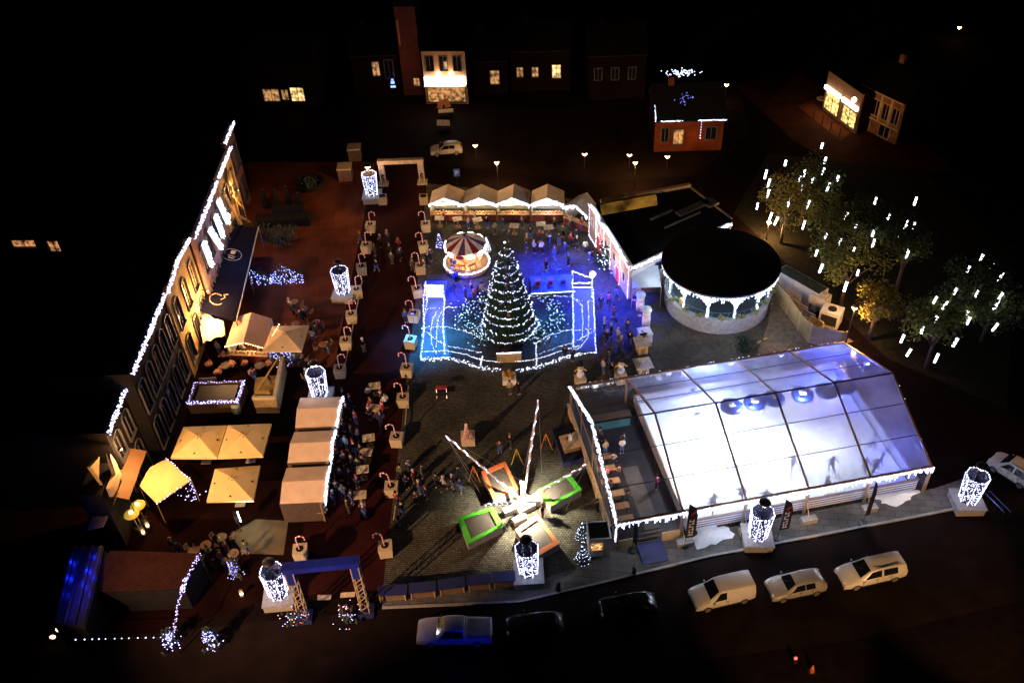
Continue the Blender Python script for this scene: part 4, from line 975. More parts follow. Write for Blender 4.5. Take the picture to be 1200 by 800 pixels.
# dark benches along the pavement edge
for i, (x0, x1, y0, y1) in enumerate(((442, 477, 692, 690), (479, 511, 689, 686), (513, 545, 685, 681), (547, 575, 680, 677), (577, 604, 676, 674))):
    A, B = U(x0, y0, .9), U(x1, y1, .9); d = B - A; L_ = d.length
    t = thing('market_table', 'dark blue topped table at the pavement edge, %s from the left' % ORD[i], 'table', ((A.x + B.x) / 2, (A.y + B.y) / 2, 0), math.atan2(d.y, d.x), 'tables along the pavement edge')
    MB().box((0, 0, .88), (L_, .9, .08)).build('tabletop', NAVY, t); MB().box((0, -.3, .45), (L_ * .9, .06, .75)).build('front_board', mat('faded_board', (.16, .10, .06), .8), t)
    for sx in (-.42, .42):
        for sy in (-.35, .35): MB().box((sx * L_, sy, .42), (.08, .08, .84)).build('leg', TANW, t)
t = thing('bollard', 'dark cylindrical bollard on the pavement corner', 'bollard', U(654, 692)); MB().lathe([(.2, 0), (.2, .95), (.16, 1.02), (.001, 1.04)], n=14).build('post', BLACK, t, smooth=True); MB().lathe([(.205, .8), (.205, .88)], n=14).build('band', ALU, t)
t = thing('bollard', 'lower dark bollard on the pavement in front of the entrance ramp', 'bollard', U(743, 672)); MB().lathe([(.16, 0), (.16, .75), (.001, .82)], n=14).build('post', BLACK, t, smooth=True); MB().lathe([(.165, .6), (.165, .68)], n=14).build('band', TANW, t)

# ------------------------------------------------------------------ planters with candy canes along the promenade
def planter(P, side, label, twist):
    t = thing('cane_planter', label, 'planter', P, twist, 'candy cane planters along the promenade')
    MB().taper((0, 0, 0), (.95, .95), (0, 0, 1.0), (1.08, 1.08)).build('box', BOX, t)
    MB().lathe([(.001, 1.0), (.30, 1.0), (.30, 1.025), (.26, 1.03), (.001, 1.03)], n=12).build('soil', mat('black_soil', (.015, .012, .01), .95), t)
    pts = [Vector((0, 0, 1.0 + .135 * i)) for i in range(10)]; top = pts[-1]
    r = .34; pts += [top + Vector((side * (r - r * math.cos(a)), 0, r * math.sin(a))) for a in [PI * k / 8 * 1.15 for k in range(1, 9)]]
    w = MB(); rd_ = MB()
    fine = line(pts, .12)
    for i, (a, b) in enumerate(zip(fine, fine[1:])): (rd_ if i % 2 else w).tube(a, b, .05, n=6)
    c = w.build('candy_cane', CANDYW, t); rd_.build('red_stripe', CANDYR, c)
    return t
LP = [(-15.22 - .16 * k, 88.99 - 4.02 * k) for k in range(7)]; k0 = None
LP = [(x, y) for x, y in LP] + [(U(354, 652).x, U(354, 652).y)]
names = 'left'
pr = None
def dup_planter(P, side, label, rz):
    global pr
    if side not in PROTO:
        PROTO[side] = planter(P, side, label, rz); return PROTO[side]
    o = copy_tree(PROTO[side]); o.location = P; o.rotation_euler.z = rz * 2; o['label'] = label
    for ch in o.children:
        if ch.name.startswith('candy_cane'): ch.rotation_euler = (R.uniform(-.05, .05), R.uniform(-.05, .05), R.uniform(-.35, .35))
    return o
PROTO = {}
for i, (x, y) in enumerate(LP):
    lab = 'wooden planter with striped candy cane, %s from the back in the left row' % ORD[i] if i < 7 else 'wooden planter with a glowing candy cane near the blue lit arch'
    dup_planter(Vector((x, y, 0)), 1, lab, R.uniform(-.12, .12))
RP = [(-8.95 - .158 * k, 88.49 - 4.0 * k) for k in (0, 1, 2, 3, 4, 5, 6, 7)] + [(U(*q).x, U(*q).y) for q in ((466, 520), (460, 578), (453, 648))]
for i, (x, y) in enumerate(RP):
    dup_planter(Vector((x, y, 0)), -1, 'wooden planter with striped candy cane, %s from the back in the right row' % ORD[i], R.uniform(-.12, .12))
for i, (q, lab) in enumerate((((449, 238), 'behind the left row of canes'), ((497, 238), 'behind the right row of canes'))):
    t = thing('wooden_planter', 'plain pale wooden planter box by the white arch, ' + lab, 'planter', U(*q)); MB().box((0, 0, .5), (.95, .95, 1)).build('box', BOX, t); MB().box((0, 0, 1.01), (.7, .7, .03)).build('soil', mat('black_soil'), t)
# standing tables
for i, (q, lab) in enumerate((((441, 462), 'beside the crowd with santa hats'), ((441, 488), 'where two people in santa hats stand'), ((434, 523), 'nearer the upper end of the peach stalls crowd'), ((431, 540), 'in the middle of the stalls crowd'), ((427, 560), 'next to the dark crowd below the middle stall'), ((424, 590), 'at the lower end of the crowd'),
        ((516, 265), 'in front of the first cream stall'), ((537, 266), 'behind the carousel roof, left one'), ((560, 267), 'behind the carousel roof, right one'), ((603, 274), 'between the carousel and the third cream stall'), ((634, 272), 'in front of the fourth cream stall'), ((643, 276), 'second table in front of the fourth cream stall'))):
    t = thing('standing_table', 'square wooden standing table ' + lab, 'table', U(*q), R.uniform(-.2, .2), 'wooden standing tables')
    MB().box((0, 0, 1.1), (1.05, .85, .06)).build('tabletop', BOX, t); MB().box((0, 0, .54), (.18, .18, 1.08)).build('leg', WOOD, t); MB().box((0, 0, .03), (.6, .6, .06)).build('foot', WOOD, t)
    MB().tube((.2, .1, 1.13), (.2, .1, 1.24), .05, n=6).tube((-.25, -.1, 1.13), (-.25, -.1, 1.23), .045, n=6).build('cups', RED if i % 2 else WHITE, t)
# thin kerb lights strips along promenade edges
for i, (p0, p1, lab) in enumerate((((425, 332), (404, 436), 'thin pale rail along the left row of candy canes'), ((479, 455), (474, 515), 'thin pale rail along the right row of candy canes'), ((464, 596), (462, 612), 'short pale rail post at the lower end of the promenade'))):
    A, B = U(*p0), U(*p1); t = thing('edge_rail', lab, 'rail', A); b = MB(); b.tube(A + Vector((0, 0, .35)), B + Vector((0, 0, .35)), .05, n=4); b.build('rail', BOX, t, world=True)
    b = MB()
    for w in line([A, B], 2.5): b.tube(w, w + Vector((0, 0, .35)), .04, n=4)
    b.build('posts', DKMETAL, t, world=True)

# ------------------------------------------------------------------ peach roofed stalls (left row)
rows = [((351, 466), (396, 464), (337, 504), (388, 503)), ((345, 506), (388, 503), (336, 545), (382, 543)), ((338, 547), (382, 544), (327, 591), (376, 588))]
rows = [((352, 466), (397, 465), (346, 501), (389, 499)), ((345, 506), (388, 504), (337, 542), (382, 540)), ((336, 548), (381, 546), (328, 590), (375, 588))]
for i, (a, b_, c, d) in enumerate(rows):
    he, hr = 2.3, 2.75
    FL2, FR2, BL2, BR2 = U(*d, he), U(*b_, he), U(*c, he), U(*a, he)
    t, cc, fw = gable_stall('market_stall', 'stall with peach gabled roof and lit fringe, %s from the back in its row' % ORD[i], FL2, FR2, BL2, BR2, he, hr, CANVASP, 'peach roofed stalls in the left row', fringe=False, wallm=DWOOD)
    f0, f1 = U(*d, he), U(*b_, he)
    pts = [f0 + fw * .4, (f0 + f1) / 2 + fw * .4 + Vector((0, 0, hr - he)), f1 + fw * .4]
    MB().bulbs(icicles(pts, .10, .6, .1) + thick(pts, .09, .1, 2), .05, .03).build('fringe_lights', LEDV, t, world=True)
    for k in (.25, .75):
        gx = f1.lerp(f0, k) - fw * .1; MB().ball((gx.x, gx.y, 1.35), (.45, .3, .4), 8, 6).build('goods_bag', [mat('cream_sacks', (.6, .58, .45), .8), WHITE][int(k > .5)], t, world=True)
    lamp('stall_glow', t, tuple(fw * .9 + Vector((0, 0, 2.0))), 60, (1, .9, .8), radius=.3)

# ------------------------------------------------------------------ parasols and the left terrace
YCAN = mat('yellow_canvas', (.82, .60, .27), .8, vary=.12, scale=.9, bump=.5, bscale=1.5); TCAN = mat('tan_canvas', (.66, .48, .30), .8, vary=.12, scale=.9, bump=.5, bscale=1.5)
def parasol(pp, label, m, he=2.4, rise=.75, marks=True, group='square parasols on the terrace'):
    C4 = [U(*p, he) for p in pp]; c = sum(C4, Vector()) / 4; c.z = 0
    t = thing('parasol', label, 'parasol', c, 0, group)
    ap = Vector((c.x, c.y, he + rise))
    b = MB(); z = Vector((0, 0, .03)); n0 = len(b.v)
    vs = C4 + [ap] + [p - z for p in C4] + [ap - z]; b.add(vs, [(0, 1, 4), (1, 2, 4), (2, 3, 4), (3, 0, 4), (6, 5, 9), (7, 6, 9), (8, 7, 9), (5, 8, 9), (0, 5, 6, 1), (1, 6, 7, 2), (2, 7, 8, 3), (3, 8, 5, 0)])
    cn = b.build('canopy', m, t, world=True)
    k = MB()
    for i in range(4):
        A, B = C4[i], C4[(i + 1) % 4]
        k.plate([A, B, B - Vector((0, 0, .2)), A - Vector((0, 0, .2))], .02)
    k.build('valance', m, cn, world=False) if False else k.build('valance', m, t, world=True)
    if marks:
        k = MB()
        for i in range(4):
            A, B = C4[i], C4[(i + 1) % 4]; mid = (A + B) / 2; q = mid.lerp(ap, .16); nn = ((B - A).cross(ap - A)).normalized(); nn = nn if nn.z > 0 else -nn
            u_ = (B - A).normalized() * .13; v_ = (ap - mid).normalized() * .16
            k.plate([q - u_ + nn * .02, q + u_ + nn * .02, q + v_ + nn * .02], .012); 
            q2 = mid.lerp(ap, .84); k.plate([q2 - u_ + nn * .02, q2 + nn * .02 + v_ * .3, q2 + v_ + nn * .02], .012)
        k.build('canopy_mark', mat('dark_print', (.03, .025, .02), .8), t, world=True)
    MB().tube((0, 0, 0), (0, 0, he + rise), .045, n=6).build('pole', WOOD, t); MB().box((0, 0, .06), (.8, .8, .12)).build('base', CONC, t)
    r = MB()
    for p in C4: r.tube(ap - Vector((0, 0, .12)), p - Vector((0, 0, .06)), .02, n=4)
    r.build('ribs', WOOD, t, world=True)
parasol([(215, 500), (266, 498), (254, 536), (200, 536)], 'yellow square parasol at the upper left of the terrace group', YCAN)
parasol([(267, 498), (318, 496), (308, 534), (255, 536)], 'yellow square parasol at the upper right of the terrace group', YCAN)
parasol([(252, 549), (305, 545), (297, 586), (242, 587)], 'yellow square parasol below the other two on the terrace', YCAN)
parasol([(319, 382), (362, 381), (353, 411), (308, 411)], 'tan square parasol beside the salmon roofed stall', TCAN)
# flat awning yellow
t = thing('shade_sail', 'flat bright yellow five cornered shade sail edged with blue lights', 'shade sail', U(196, 585))
q = [U(*p, 2.6) for p in ((163, 569), (175, 548), (195, 537), (224, 562), (184, 590))]
MB().slab(q, .05).build('cloth', YCAN, t, world=True)
f = MB()
for p in q: f.tube((p.x, p.y, 0), p, .04, n=5)
f.build('posts', WOOD, t, world=True)
MB().bulbs(thick([q[2], q[3], q[4]], .3, .06, 1), .05).build('edge_lights', LEDB, t, world=True)
MB().bulbs([Vector((q[3].x + R.gauss(0, .4), q[3].y - R.uniform(0, 1.6), 2.6 - R.uniform(.2, 1.2))) for _ in range(26)], .05).build('hanging_lights', LEDB, t, world=True)
# salmon stall with warm bulbs
A, B, C_, D_ = U(265, 403, 2.2), U(311, 405, 2.2), U(318, 373, 2.2), U(275, 372, 2.2)
t, cc, fw = gable_stall('market_stall', 'salmon roofed stall edged with warm bulbs on the left terrace', A, B, D_, C_, 2.2, 2.9, mat('salmon_canvas', (.68, .42, .30), .8, vary=.06), None, fringe=False)
MB().bulbs(line([A + fw * .4, (A + B) / 2 + fw * .4 + Vector((0, 0, .6)), B + fw * .4], .22), .075).build('warm_bulbs', WARM, t, world=True)
MB().bulbs(line([B + fw * .4, B + Vector((1.1, 2.2, .7))], .25), .07).build('warm_bulbs', WARM, t, world=True)
MB().box((-.4, -1.0, 1.9), (2.4, .1, .15)).build('strip_lamp', glow('warm_strip', (1, .75, .35), 10), t)
lamp('stall_glow', t, (.3, -1.3, 1.8), 130, (1, .62, .3), radius=.2); lamp('stall_glow', t, (-3.6, 1.5, 3.2), 130, (1, .75, .5), radius=.3)
for i, q in enumerate(((264, 420), (304, 420), (247, 430), (274, 430), (288, 430), (315, 430), (256, 440), (297, 440))):
    t = thing('fur_stool', 'stool with a fluffy pinkish seat, %s on the dark terrace' % (('left one of the back pair', 'right one of the back pair', 'leftmost of the middle four', 'second of the middle four', 'third of the middle four', 'rightmost of the middle four', 'left one of the front pair', 'right one of the front pair')[i]), 'stool', U(*q), R.uniform(0, 1), 'fur topped stools on the terrace')
    b = MB()
    for k in range(16): b.ball((R.gauss(0, .17), R.gauss(0, .17), .5 + R.uniform(0, .1)), R.uniform(.12, .2), 6, 4)
    b.build('fur_seat', mat('pinkish_fur', (.55, .26, .20), .95, vary=.4, scale=8), t); l = MB()
    for sx in (-.2, .2):
        for sy in (-.2, .2): l.tube((sx, sy, 0), (sx * .8, sy * .8, .5), .03, n=4)
    l.build('legs', DWOOD, t)
for i, q in enumerate(((282, 422), (266, 434), (306, 434))):
    t = thing('low_table', 'dark low table among the fur stools, %s' % ('the back one', 'the left one in front', 'the right one in front')[i], 'table', U(*q)); MB().lathe([(.5, .62), (.5, .68), (.001, .68)], n=14).build('tabletop', DWOOD, t); MB().tube((0, 0, 0), (0, 0, .62), .07).build('leg', BLACK, t)
for i, q in enumerate(((346, 360), (358, 368), (348, 386), (372, 384), (380, 410), (352, 424), (366, 442), (230, 652), (244, 645), (262, 636), (276, 655))):
    t = thing('bistro_table', 'dark round bistro table with a small cup, %s from the back on the left terrace' % ORD[i], 'table', U(*q), R.uniform(0, 3), 'bistro tables on the left terrace')
    MB().lathe([(.42, .72), (.45, .75), (.42, .78), (.001, .78)], n=14).build('tabletop', WOOD, t); MB().tube((0, 0, 0), (0, 0, .72), .05, n=6).build('stem', BLACK, t); MB().lathe([(.26, 0), (.24, .03), (.001, .05)], n=12).build('foot', BLACK, t)
    MB().tube((.1, .12, .78), (.1, .12, .9), .05, n=6).build('cup', WHITE if i % 2 else RED, t)
    for k in range(2):
        a = R.uniform(-.7, .7) + PI * k; C0 = t.location + Vector((math.cos(a) * .75, math.sin(a) * .75, 0))
        c = thing('bistro_chair', 'dark bistro chair %s the bistro table %s from the back on the left terrace' % (('left of', 'right of')[int((C0 - t.location).x > 0)], ORD[i]), 'chair', C0, a + PI / 2, 'bistro chairs on the left terrace')
        MB().box((0, 0, .45), (.42, .42, .04)).build('seat', WOOD, c); MB().box((0, -.2 * 1, .72), (.42, .04, .36)).build('backrest', WOOD, c)
        l = MB()
        for sx in (-.18, .18):
            for sy in (-.18, .18): l.box((sx, sy, .215), (.04, .04, .43))
        l.build('legs', BLACK, c)
# lit bar counter with garlands
P = U(257, 470); t = thing('garland_bar', 'dark rectangular bar edged with blue white garlands', 'bar counter', P, -.03)
hx, hy = 2.25, 1.35
for c, d in (((0, -hy, .55), (2 * hx, .3, 1.1)), ((0, hy, .55), (2 * hx, .3, 1.1)), ((-hx, 0, .55), (.3, 2 * hy - .3, 1.1)), ((hx, 0, .55), (.3, 2 * hy - .3, 1.1))): MB().box(c, d).build('counter', DWOOD, t)
rg = [(-hx, -hy, 1.2), (hx, -hy, 1.2), (hx, hy, 1.2), (-hx, hy, 1.2), (-hx, -hy, 1.2)]
MB().bulbs([p for p in thick(rg[:3], .1, .13, 2)] + thick(rg[2:], .2, .08, 1) + icicles(rg[:2], .3, .6), .05).build('garland_lights', glow('violet_led', (.38, .34, 1.0), 4), t)
MB().box((0, 0, 1.0), (3.6, 2.2, .06)).build('counter_top', mat('black_top', (.01, .01, .012), .4), t)
t = thing('grey_bench', 'grey slatted bench behind the garland bar', 'bench', U(245, 455)); b = MB()
for k in range(3): b.box((0, -.25 + .25 * k, .45), (1.6, .2, .05))
b.build('seat', mat('grey_slats', (.3, .33, .36), .6), t); MB().box((0, .4, .8), (1.6, .06, .4)).build('backrest', mat('grey_slats'), t)
for sx in (-.7, .7): MB().box((sx, 0, .22), (.08, .6, .44)).build('leg', BLACK, t)
t = thing('barrel', 'small pale green barrel at the corner of the garland bar', 'barrel', U(278, 482)); MB().lathe([(.38, 0), (.45, .45), (.38, .9), (.001, .9)], n=12).build('body', mat('pale_green_paint', (.35, .42, .36), .6), t, smooth=True); MB().lathe([(.44, .25), (.45, .3)], n=12).lathe([(.44, .6), (.43, .65)], n=12).build('hoops', DKMETAL, t)
# tan plank wall corner
PW = brickmat('weathered_planks', (.34, .24, .12), (.28, .2, .1), (.08, .05, .03), 2.2, bw=2.2, rh=.45, flat=False)
t = thing('plank_wall', 'L shaped plank wall with a flat cap at the terrace corner', 'wall', U(325, 487))
A, B, C_ = U(301, 484), U(325, 484), U(334, 436)
hW = 1.75
MB().plate([A, B, B + Vector((0, 0, hW)), A + Vector((0, 0, hW))], .2).build('front_wall', PW, t, world=True)
MB().plate([B + Vector((.2, 0, 0)), C_ + Vector((.2, 0, 0)), C_ + Vector((.2, 0, hW)), B + Vector((.2, 0, hW))], .2).build('side_wall', PW, t, world=True)
MB().tube(A + Vector((0, .1, hW + .08)), B + Vector((.1, .1, hW + .08)), .2, n=4).tube(B + Vector((.1, 0, hW + .08)), C_ + Vector((.1, 0, hW + .08)), .2, n=4).build('cap', BOX, t, world=True)
MB().tube(A + Vector((0, .1, hW + .1)), C_ + Vector((0, -.3, hW + .6)), .07, n=4).build('handrail', mat('yellow_wood', (.5, .33, .1), .7), t, world=True)
q = [U(322, 462), U(299, 462), U(301, 447), U(326, 444)]
MB().prism([(p.x, p.y) for p in q], .02, .5).build('platform', mat('ochre_floor', (.3, .2, .06), .8, vary=.4), t, world=True)
t = thing('blue_lit_shrub', 'small shrub with blue white lights behind the plank wall', 'shrub', U(333, 428)); b = MB(); l = MB()
for i in range(60): b.ball((R.gauss(0, .45), R.gauss(0, .3), R.uniform(.3, 1.6)), R.uniform(.06, .16), 5, 3); l.bulb((R.gauss(0, .5), R.gauss(0, .35), R.uniform(.3, 1.8)), R.uniform(.035, .06))
b.build('foliage', LEAFD, t); l.build('light_net', LEDB, t); MB().tube((0, 0, 0), (0, 0, .5), .06).build('stem', WOOD, t)
# blue lit hedge
t = thing('blue_lit_hedge', 'wide low hedge netted with blue lights beside the black awning', 'hedge', U(326, 330)); b = MB(); l = MB()
for i in range(260):
    x = R.uniform(-2.7, 2.7); h = 1.0 + .5 * math.sin(x * 1.7) ; c = (x, R.gauss(0, .5), R.uniform(.2, h + .35)); e1 = Vector((R.uniform(-1, 1), R.uniform(-1, 1), R.uniform(-1, 1))) * .22; cv = Vector(c)
    b.add([cv - e1, cv + e1, cv + Vector((R.uniform(-.2, .2), 0, .25))], [(0, 1, 2)])
for i in range(230):
    x = R.uniform(-2.8, 2.8); h = 1.1 + .5 * math.sin(x * 1.7); z = R.uniform(.15, h + .3); l.bulb((x, -.6 + .5 * z / 1.5 + R.gauss(0, .12), z), R.uniform(.035, .06))
b.build('foliage', LEAFD, t); l.build('light_net', LEDB, t); lamp('hedge_glow', t, (0, -.6, 1.8), 60, (.15, .2, 1), radius=.5); lamp('hedge_glow', t, (-1.5, 3.0, 1.8), 70, (.08, .12, 1), radius=.5)
for i, q in enumerate(((306, 283), (325, 288), (338, 285))):
    t = thing('dark_shrub', 'dark shrub in blue light above the blue lit hedge, %s from the left' % ORD[i], 'shrub', U(*q)); b = MB()
    for k in range(120):
        cv = Vector((R.gauss(0, .6), R.gauss(0, .6), R.uniform(.2, 2.0))); e1 = Vector((R.uniform(-1, 1), R.uniform(-1, 1), R.uniform(-1, 1))) * .25; b.add([cv - e1, cv + e1, cv + Vector((0, .1, .25))], [(0, 1, 2)])
    b.build('foliage', LEAFD, t); MB().tube((0, 0, 0), (0, 0, 1), .08).build('stem', WOOD, t)
# folded dark parasols, dark planter block, round planter
for i, (q, yt) in enumerate((((313, 246), 222), ((327, 246), 222), ((340, 242), 219), ((352, 242), 226))):
    P = U(*q); h = HT(P, yt); t = thing('folded_parasol', 'folded dark parasol in the row on the brown terrace, %s from the left' % ORD[i], 'parasol', P, 0, 'folded parasols on the brown terrace')
    MB().lathe([(.3, .4), (.42, .8), (.3, h * .7), (.05, h)], n=9).build('canopy', mat('black_cloth', (.012, .012, .014), .9), t); MB().tube((0, 0, 0), (0, 0, h + .08), .05).build('pole', ALU, t)
t = thing('covered_seating', 'long low block of black covered terrace furniture below the folded parasols', 'furniture', U(333, 262)); MB().box((0, 0, .5), (6.3, 1.6, 1.0)).build('cover', mat('black_cloth'), t); MB().box((.5, 1.2, .75), (3.6, 1.0, 1.5)).build('high_cover', mat('black_cloth'), t)
t = thing('round_planter', 'dark round planter ring on the brown terrace', 'planter', U(364, 217)); MB().lathe([(1.75, 0), (1.85, .5), (1.5, .55), (1.45, .2), (.001, .2)], n=26).build('ring', mat('black_rim', (.02, .018, .016), .8), t); b = MB()
for k in range(60): b.ball((R.gauss(0, .6), R.gauss(0, .6), R.uniform(.2, .7)), R.uniform(.08, .2), 5, 3)
b.build('planting', LEAFD, t)
for i, (q, s, lab) in enumerate((((406, 209), 1.6, 'pale square kiosk roofed with a flat lid, the nearer one left of the white arch'), ((417, 186), 1.5, 'pale square kiosk roofed with a flat lid, the farther one left of the white arch'))):
    t = thing('small_kiosk', lab, 'kiosk', U(*q)); MB().box((0, 0, .8), (s, s, 1.6)).build('body', mat('brown_body', (.12, .07, .04), .7), t); MB().box((0, 0, 1.68), (s + .15, s + .15, .16)).build('lid', BOX, t)
# white arch and blue arch
def arch(q0, q1, yt, label, m, lit=None, dep=.6, name='gate_arch'):
    A, B = U(*q0), U(*q1); h = HT(A, yt); d = B - A; t = thing(name, label, 'arch', A, math.atan2(d.y, d.x)); L_ = d.length
    for x in (.3, L_ - .3):
        b = MB()
        for sx in (-.28, .28):
            for sy in (-.28, .28): b.tube((x + sx, sy, 0), (x + sx, sy, h), .05, n=4)
        n = int(h / .5)
        for i in range(n):
            z0, z1 = h * i / n, h * (i + 1) / n
            for sy in (-.28, .28): b.tube((x - .28 if i % 2 else x + .28, sy, z0), (x + .28 if i % 2 else x - .28, sy, z1), .025, n=4)
            for sx in (-.28, .28): b.tube((x + sx, -.28 if i % 2 else .28, z0), (x + sx, .28 if i % 2 else -.28, z1), .025, n=4)
        b.build('truss_leg', m, t)
        MB().box((x, 0, .08), (1.2, 1.2, .16)).build('foot_plate', NAVY if lit else BOX, t)
    MB().box((L_ / 2, 0, h), (L_ + .2, dep, .5)).build('beam_panel', lit or m, t)
    for x in (.3, L_ - .3): MB().box((x, -.0, h - .9), (.66, .62, 1.3)).build('side_panel', lit or m, t)
    return t, h, L_
arch((447, 216), (498, 214), 190, 'white gate arch at the far end of the promenade', mat('cream_panel', (.5, .42, .32), .7))
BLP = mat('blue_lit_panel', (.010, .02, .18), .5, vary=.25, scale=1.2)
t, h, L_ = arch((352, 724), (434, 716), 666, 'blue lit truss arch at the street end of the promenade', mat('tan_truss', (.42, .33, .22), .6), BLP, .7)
lamp('arch_blue', t, (1.2, -1.6, h + 1.4), 50, (.02, .06, 1), radius=.2); lamp('arch_blue', t, (L_ - 1.0, -1.6, h + 1.2), 60, (.02, .06, 1), radius=.2); lamp('arch_blue', t, (L_ / 2, -3.5, h + .3), 60, (.02, .06, 1), radius=.2)
for x in (.9, L_ - 1.0):
    w = thing('garland_figure', 'small bush with mixed coloured lights at the %s foot of the blue lit arch' % ('left' if x < 2 else 'right'), 'bush', t.matrix_basis @ Vector((x - .6 if x > 2 else x - 1.2, -.5, 0)))
    b = MB(); l = MB(); l2 = MB()
    for k in range(40): b.ball((R.gauss(0, .3), R.gauss(0, .3), R.uniform(.2, 1.5)), R.uniform(.06, .16), 5, 3)
    for k in range(26): l.bulb((R.gauss(0, .4), R.gauss(0, .4), R.uniform(.2, 1.6)), .04)
    for k in range(14): l2.bulb((R.gauss(0, .4), R.gauss(0, .4), R.uniform(.2, 1.6)), .05)
    b.build('foliage', LEAFD, w); l.build('light_net', LEDB, w); l2.build('red_lights', glow('red_bulb', (1, .12, .06), 2.5), w)
# cool floodlight and warm lamps in the lower left yard
P = U(283, 622); t = thing('work_light', 'bright white work light on a stand in the lower left yard', 'work light', P); MB().tube((0, 0, 0), (0, 0, 1.7), .04).build('stand', BLACK, t); MB().box((0, 0, 1.75), (.35, .5, .9), .4).build('housing', DKMETAL, t)
MB().box((.22, .0, 1.78), (.05, .4, .8), .4).build('lens', glow('cold_lens', (.85, 1, 1), 25), t); lamp('work_beam', t, (.6, -.1, 1.7), 110, (1, .97, .8), radius=.15)
for i, (q, lab) in enumerate((((171, 612), 'the upper one'), ((164, 622), 'the lower one'))):
    t = thing('heater_lamp', 'patio heater with a glowing yellow disc in the lower left yard, ' + lab, 'patio heater', U(*q), 0, 'patio heaters'); MB().tube((0, 0, 0), (0, 0, 2.0), .05).build('pole', DKMETAL, t)
    MB().lathe([(.001, 2.28), (.58, 2.16), (.6, 2.12)], n=16).build('disc', mat('yellow_disc', (.55, .36, .05), .4, vary=.2, emit=(1, .6, .08), es=.45), t, smooth=True); MB().ball((0, 0, 2.36), (.16, .16, .1)).build('burner', glow('burner_glow', (1, .85, .5), 7), t); MB().lathe([(.35, 0), (.3, .5), (.05, .55)], n=12).build('base', BLACK, t)
    lamp('heater_glow', t, (0, 0, 1.9), 45, (1, .5, .15), radius=.15)
for i, q in enumerate(((174, 618), (169, 626), (284, 698))):
    t = thing('candle_lantern', ('warm lantern just right of the heaters', 'warm lantern below the heaters', 'warm lantern near the bushes left of the lamp column')[i], 'lantern', U(*q)); MB().box((0, 0, .05), (.3, .3, .1)).box((0, 0, .6), (.32, .32, .05)).build('frame', BLACK, t); MB().ball((0, 0, .33), (.13, .13, .2)).build('flame_glass', WARM, t); lamp('lantern_glow', t, (0, 0, .75), 22, (1, .5, .2), radius=.1)

# ------------------------------------------------------------------ left side buildings
FXL = -29.9
SWIN = mat('pale_window_frame', (.055, .055, .07), .6); DWALL = mat('dark_render', (.008, .007, .009), .9, vary=.25)
def town_house(label, y0, y1, H, wallm, x=FXL, bays=3, floors=2, arched=True, lit=None, peak=0, roofm=None, string=True, per=3):
    """house whose street front is the plane x, from y0 to y1"""
    t = thing('town_house', label, 'house', (x, y0, 0), PI / 2)   # local x runs along +y, local +y points away from the square
    L_ = y1 - y0; holes = []; bw = L_ / bays; fh = H / (floors + .25)
    for f in range(floors):
        for b_ in range(bays):
            c = bw * (b_ + .5); z = .9 + fh * f + (.2 if f == 0 else 0); holes.append((c - min(.65, bw * .3), c + min(.65, bw * .3), z, z + fh * .58))
    MB().wall(0, L_, 0, H, 0, .3, holes).build('wall', wallm, t)
    b = MB()
    for c, d in (((.15, 5.3, H / 2), (.3, 10, H)), ((L_ - .15, 5.3, H / 2), (.3, 10, H)), ((L_ / 2, 10.2, H / 2), (L_, .3, H))): b.box(c, d)
    b.build('rear_wall', DWALL, t)
    MB().box((L_ / 2, 5.3, H - .3), (L_ - .6, 9.8, .2)).build('roof', ROOFB, t)
    MB().box((L_ / 2, -.12, H - .15), (L_, .25, .3)).build('cornice', wallm, t)
    for h_ in holes:
        x0, x1, z0, z1 = h_; f = MB()
        for c, d in (((x0 - .06, -.03, (z0 + z1) / 2), (.12, .22, z1 - z0 + .24)), ((x1 + .06, -.03, (z0 + z1) / 2), (.12, .22, z1 - z0 + .24)), (((x0 + x1) / 2, -.06, z0 - .08), (x1 - x0 + .3, .3, .14)), (((x0 + x1) / 2, -.03, (z0 + z1) / 2), (.06, .1, z1 - z0))): f.box(c, d)
        if arched:
            r = (x1 - x0) / 2 + .06; cx = (x0 + x1) / 2; arcp = [(cx + r * math.cos(a), -.06, z1 + r * .7 * math.sin(a)) for a in [PI * k / 8 for k in range(9)]]; f.path(arcp, .07, 4)
        else: f.box(((x0 + x1) / 2, -.03, z1 + .08), (x1 - x0 + .24, .22, .14))
        w = f.build('window', SWIN, t); MB().box(((x0 + x1) / 2, .12, (z0 + z1) / 2), (x1 - x0, .04, z1 - z0)).build('pane', lit if lit and R.random() < .5 else GLASSD, w)
    pk = [(0, -.3, H + .05)] + ([(L_ * .5, -.3, H + peak)] if peak else []) + [(L_, -.3, H + .05)]
    if peak: MB().plate([(0, .0, H), (L_, .0, H), (L_ / 2, .0, H + peak)], -.3).build('gable', wallm, t)
    if string: MB().bulbs(thick(pk, .10, .15, per), .06).build('cornice_lights', glow('lavender_led', (.62, .62, 1.0), 4), t)
    return t
ORW = mat('ochre_render', (.42, .25, .08), .9, vary=.3, scale=.8); YLP = mat('lit_pane', (.4, .25, .08), .4, vary=.5, emit=(1, .55, .12), es=1.0)
h1 = town_house('dark end house with a short cornice light string, nearest the camera', 50.6, 55.2, 8.3, DWALL, x=-31.4, bays=2, floors=2)
h2 = town_house('dark house with tall arched window frames and a long light string along its cornice', 55.3, 65.6, 10, DWALL, x=-30.3, bays=5, floors=2)
h3 = town_house('ochre lit house with arched windows beside the black awning', 65.7, 74.2, 10, ORW, x=-30.1, bays=3, floors=2, lit=YLP, peak=.5)
h4 = town_house('house with four bright white light drapes on its front', 74.3, 84.4, 10, mat('dull_red_render', (.2, .1, .08), .9), x=-29.6, bays=4, floors=2)
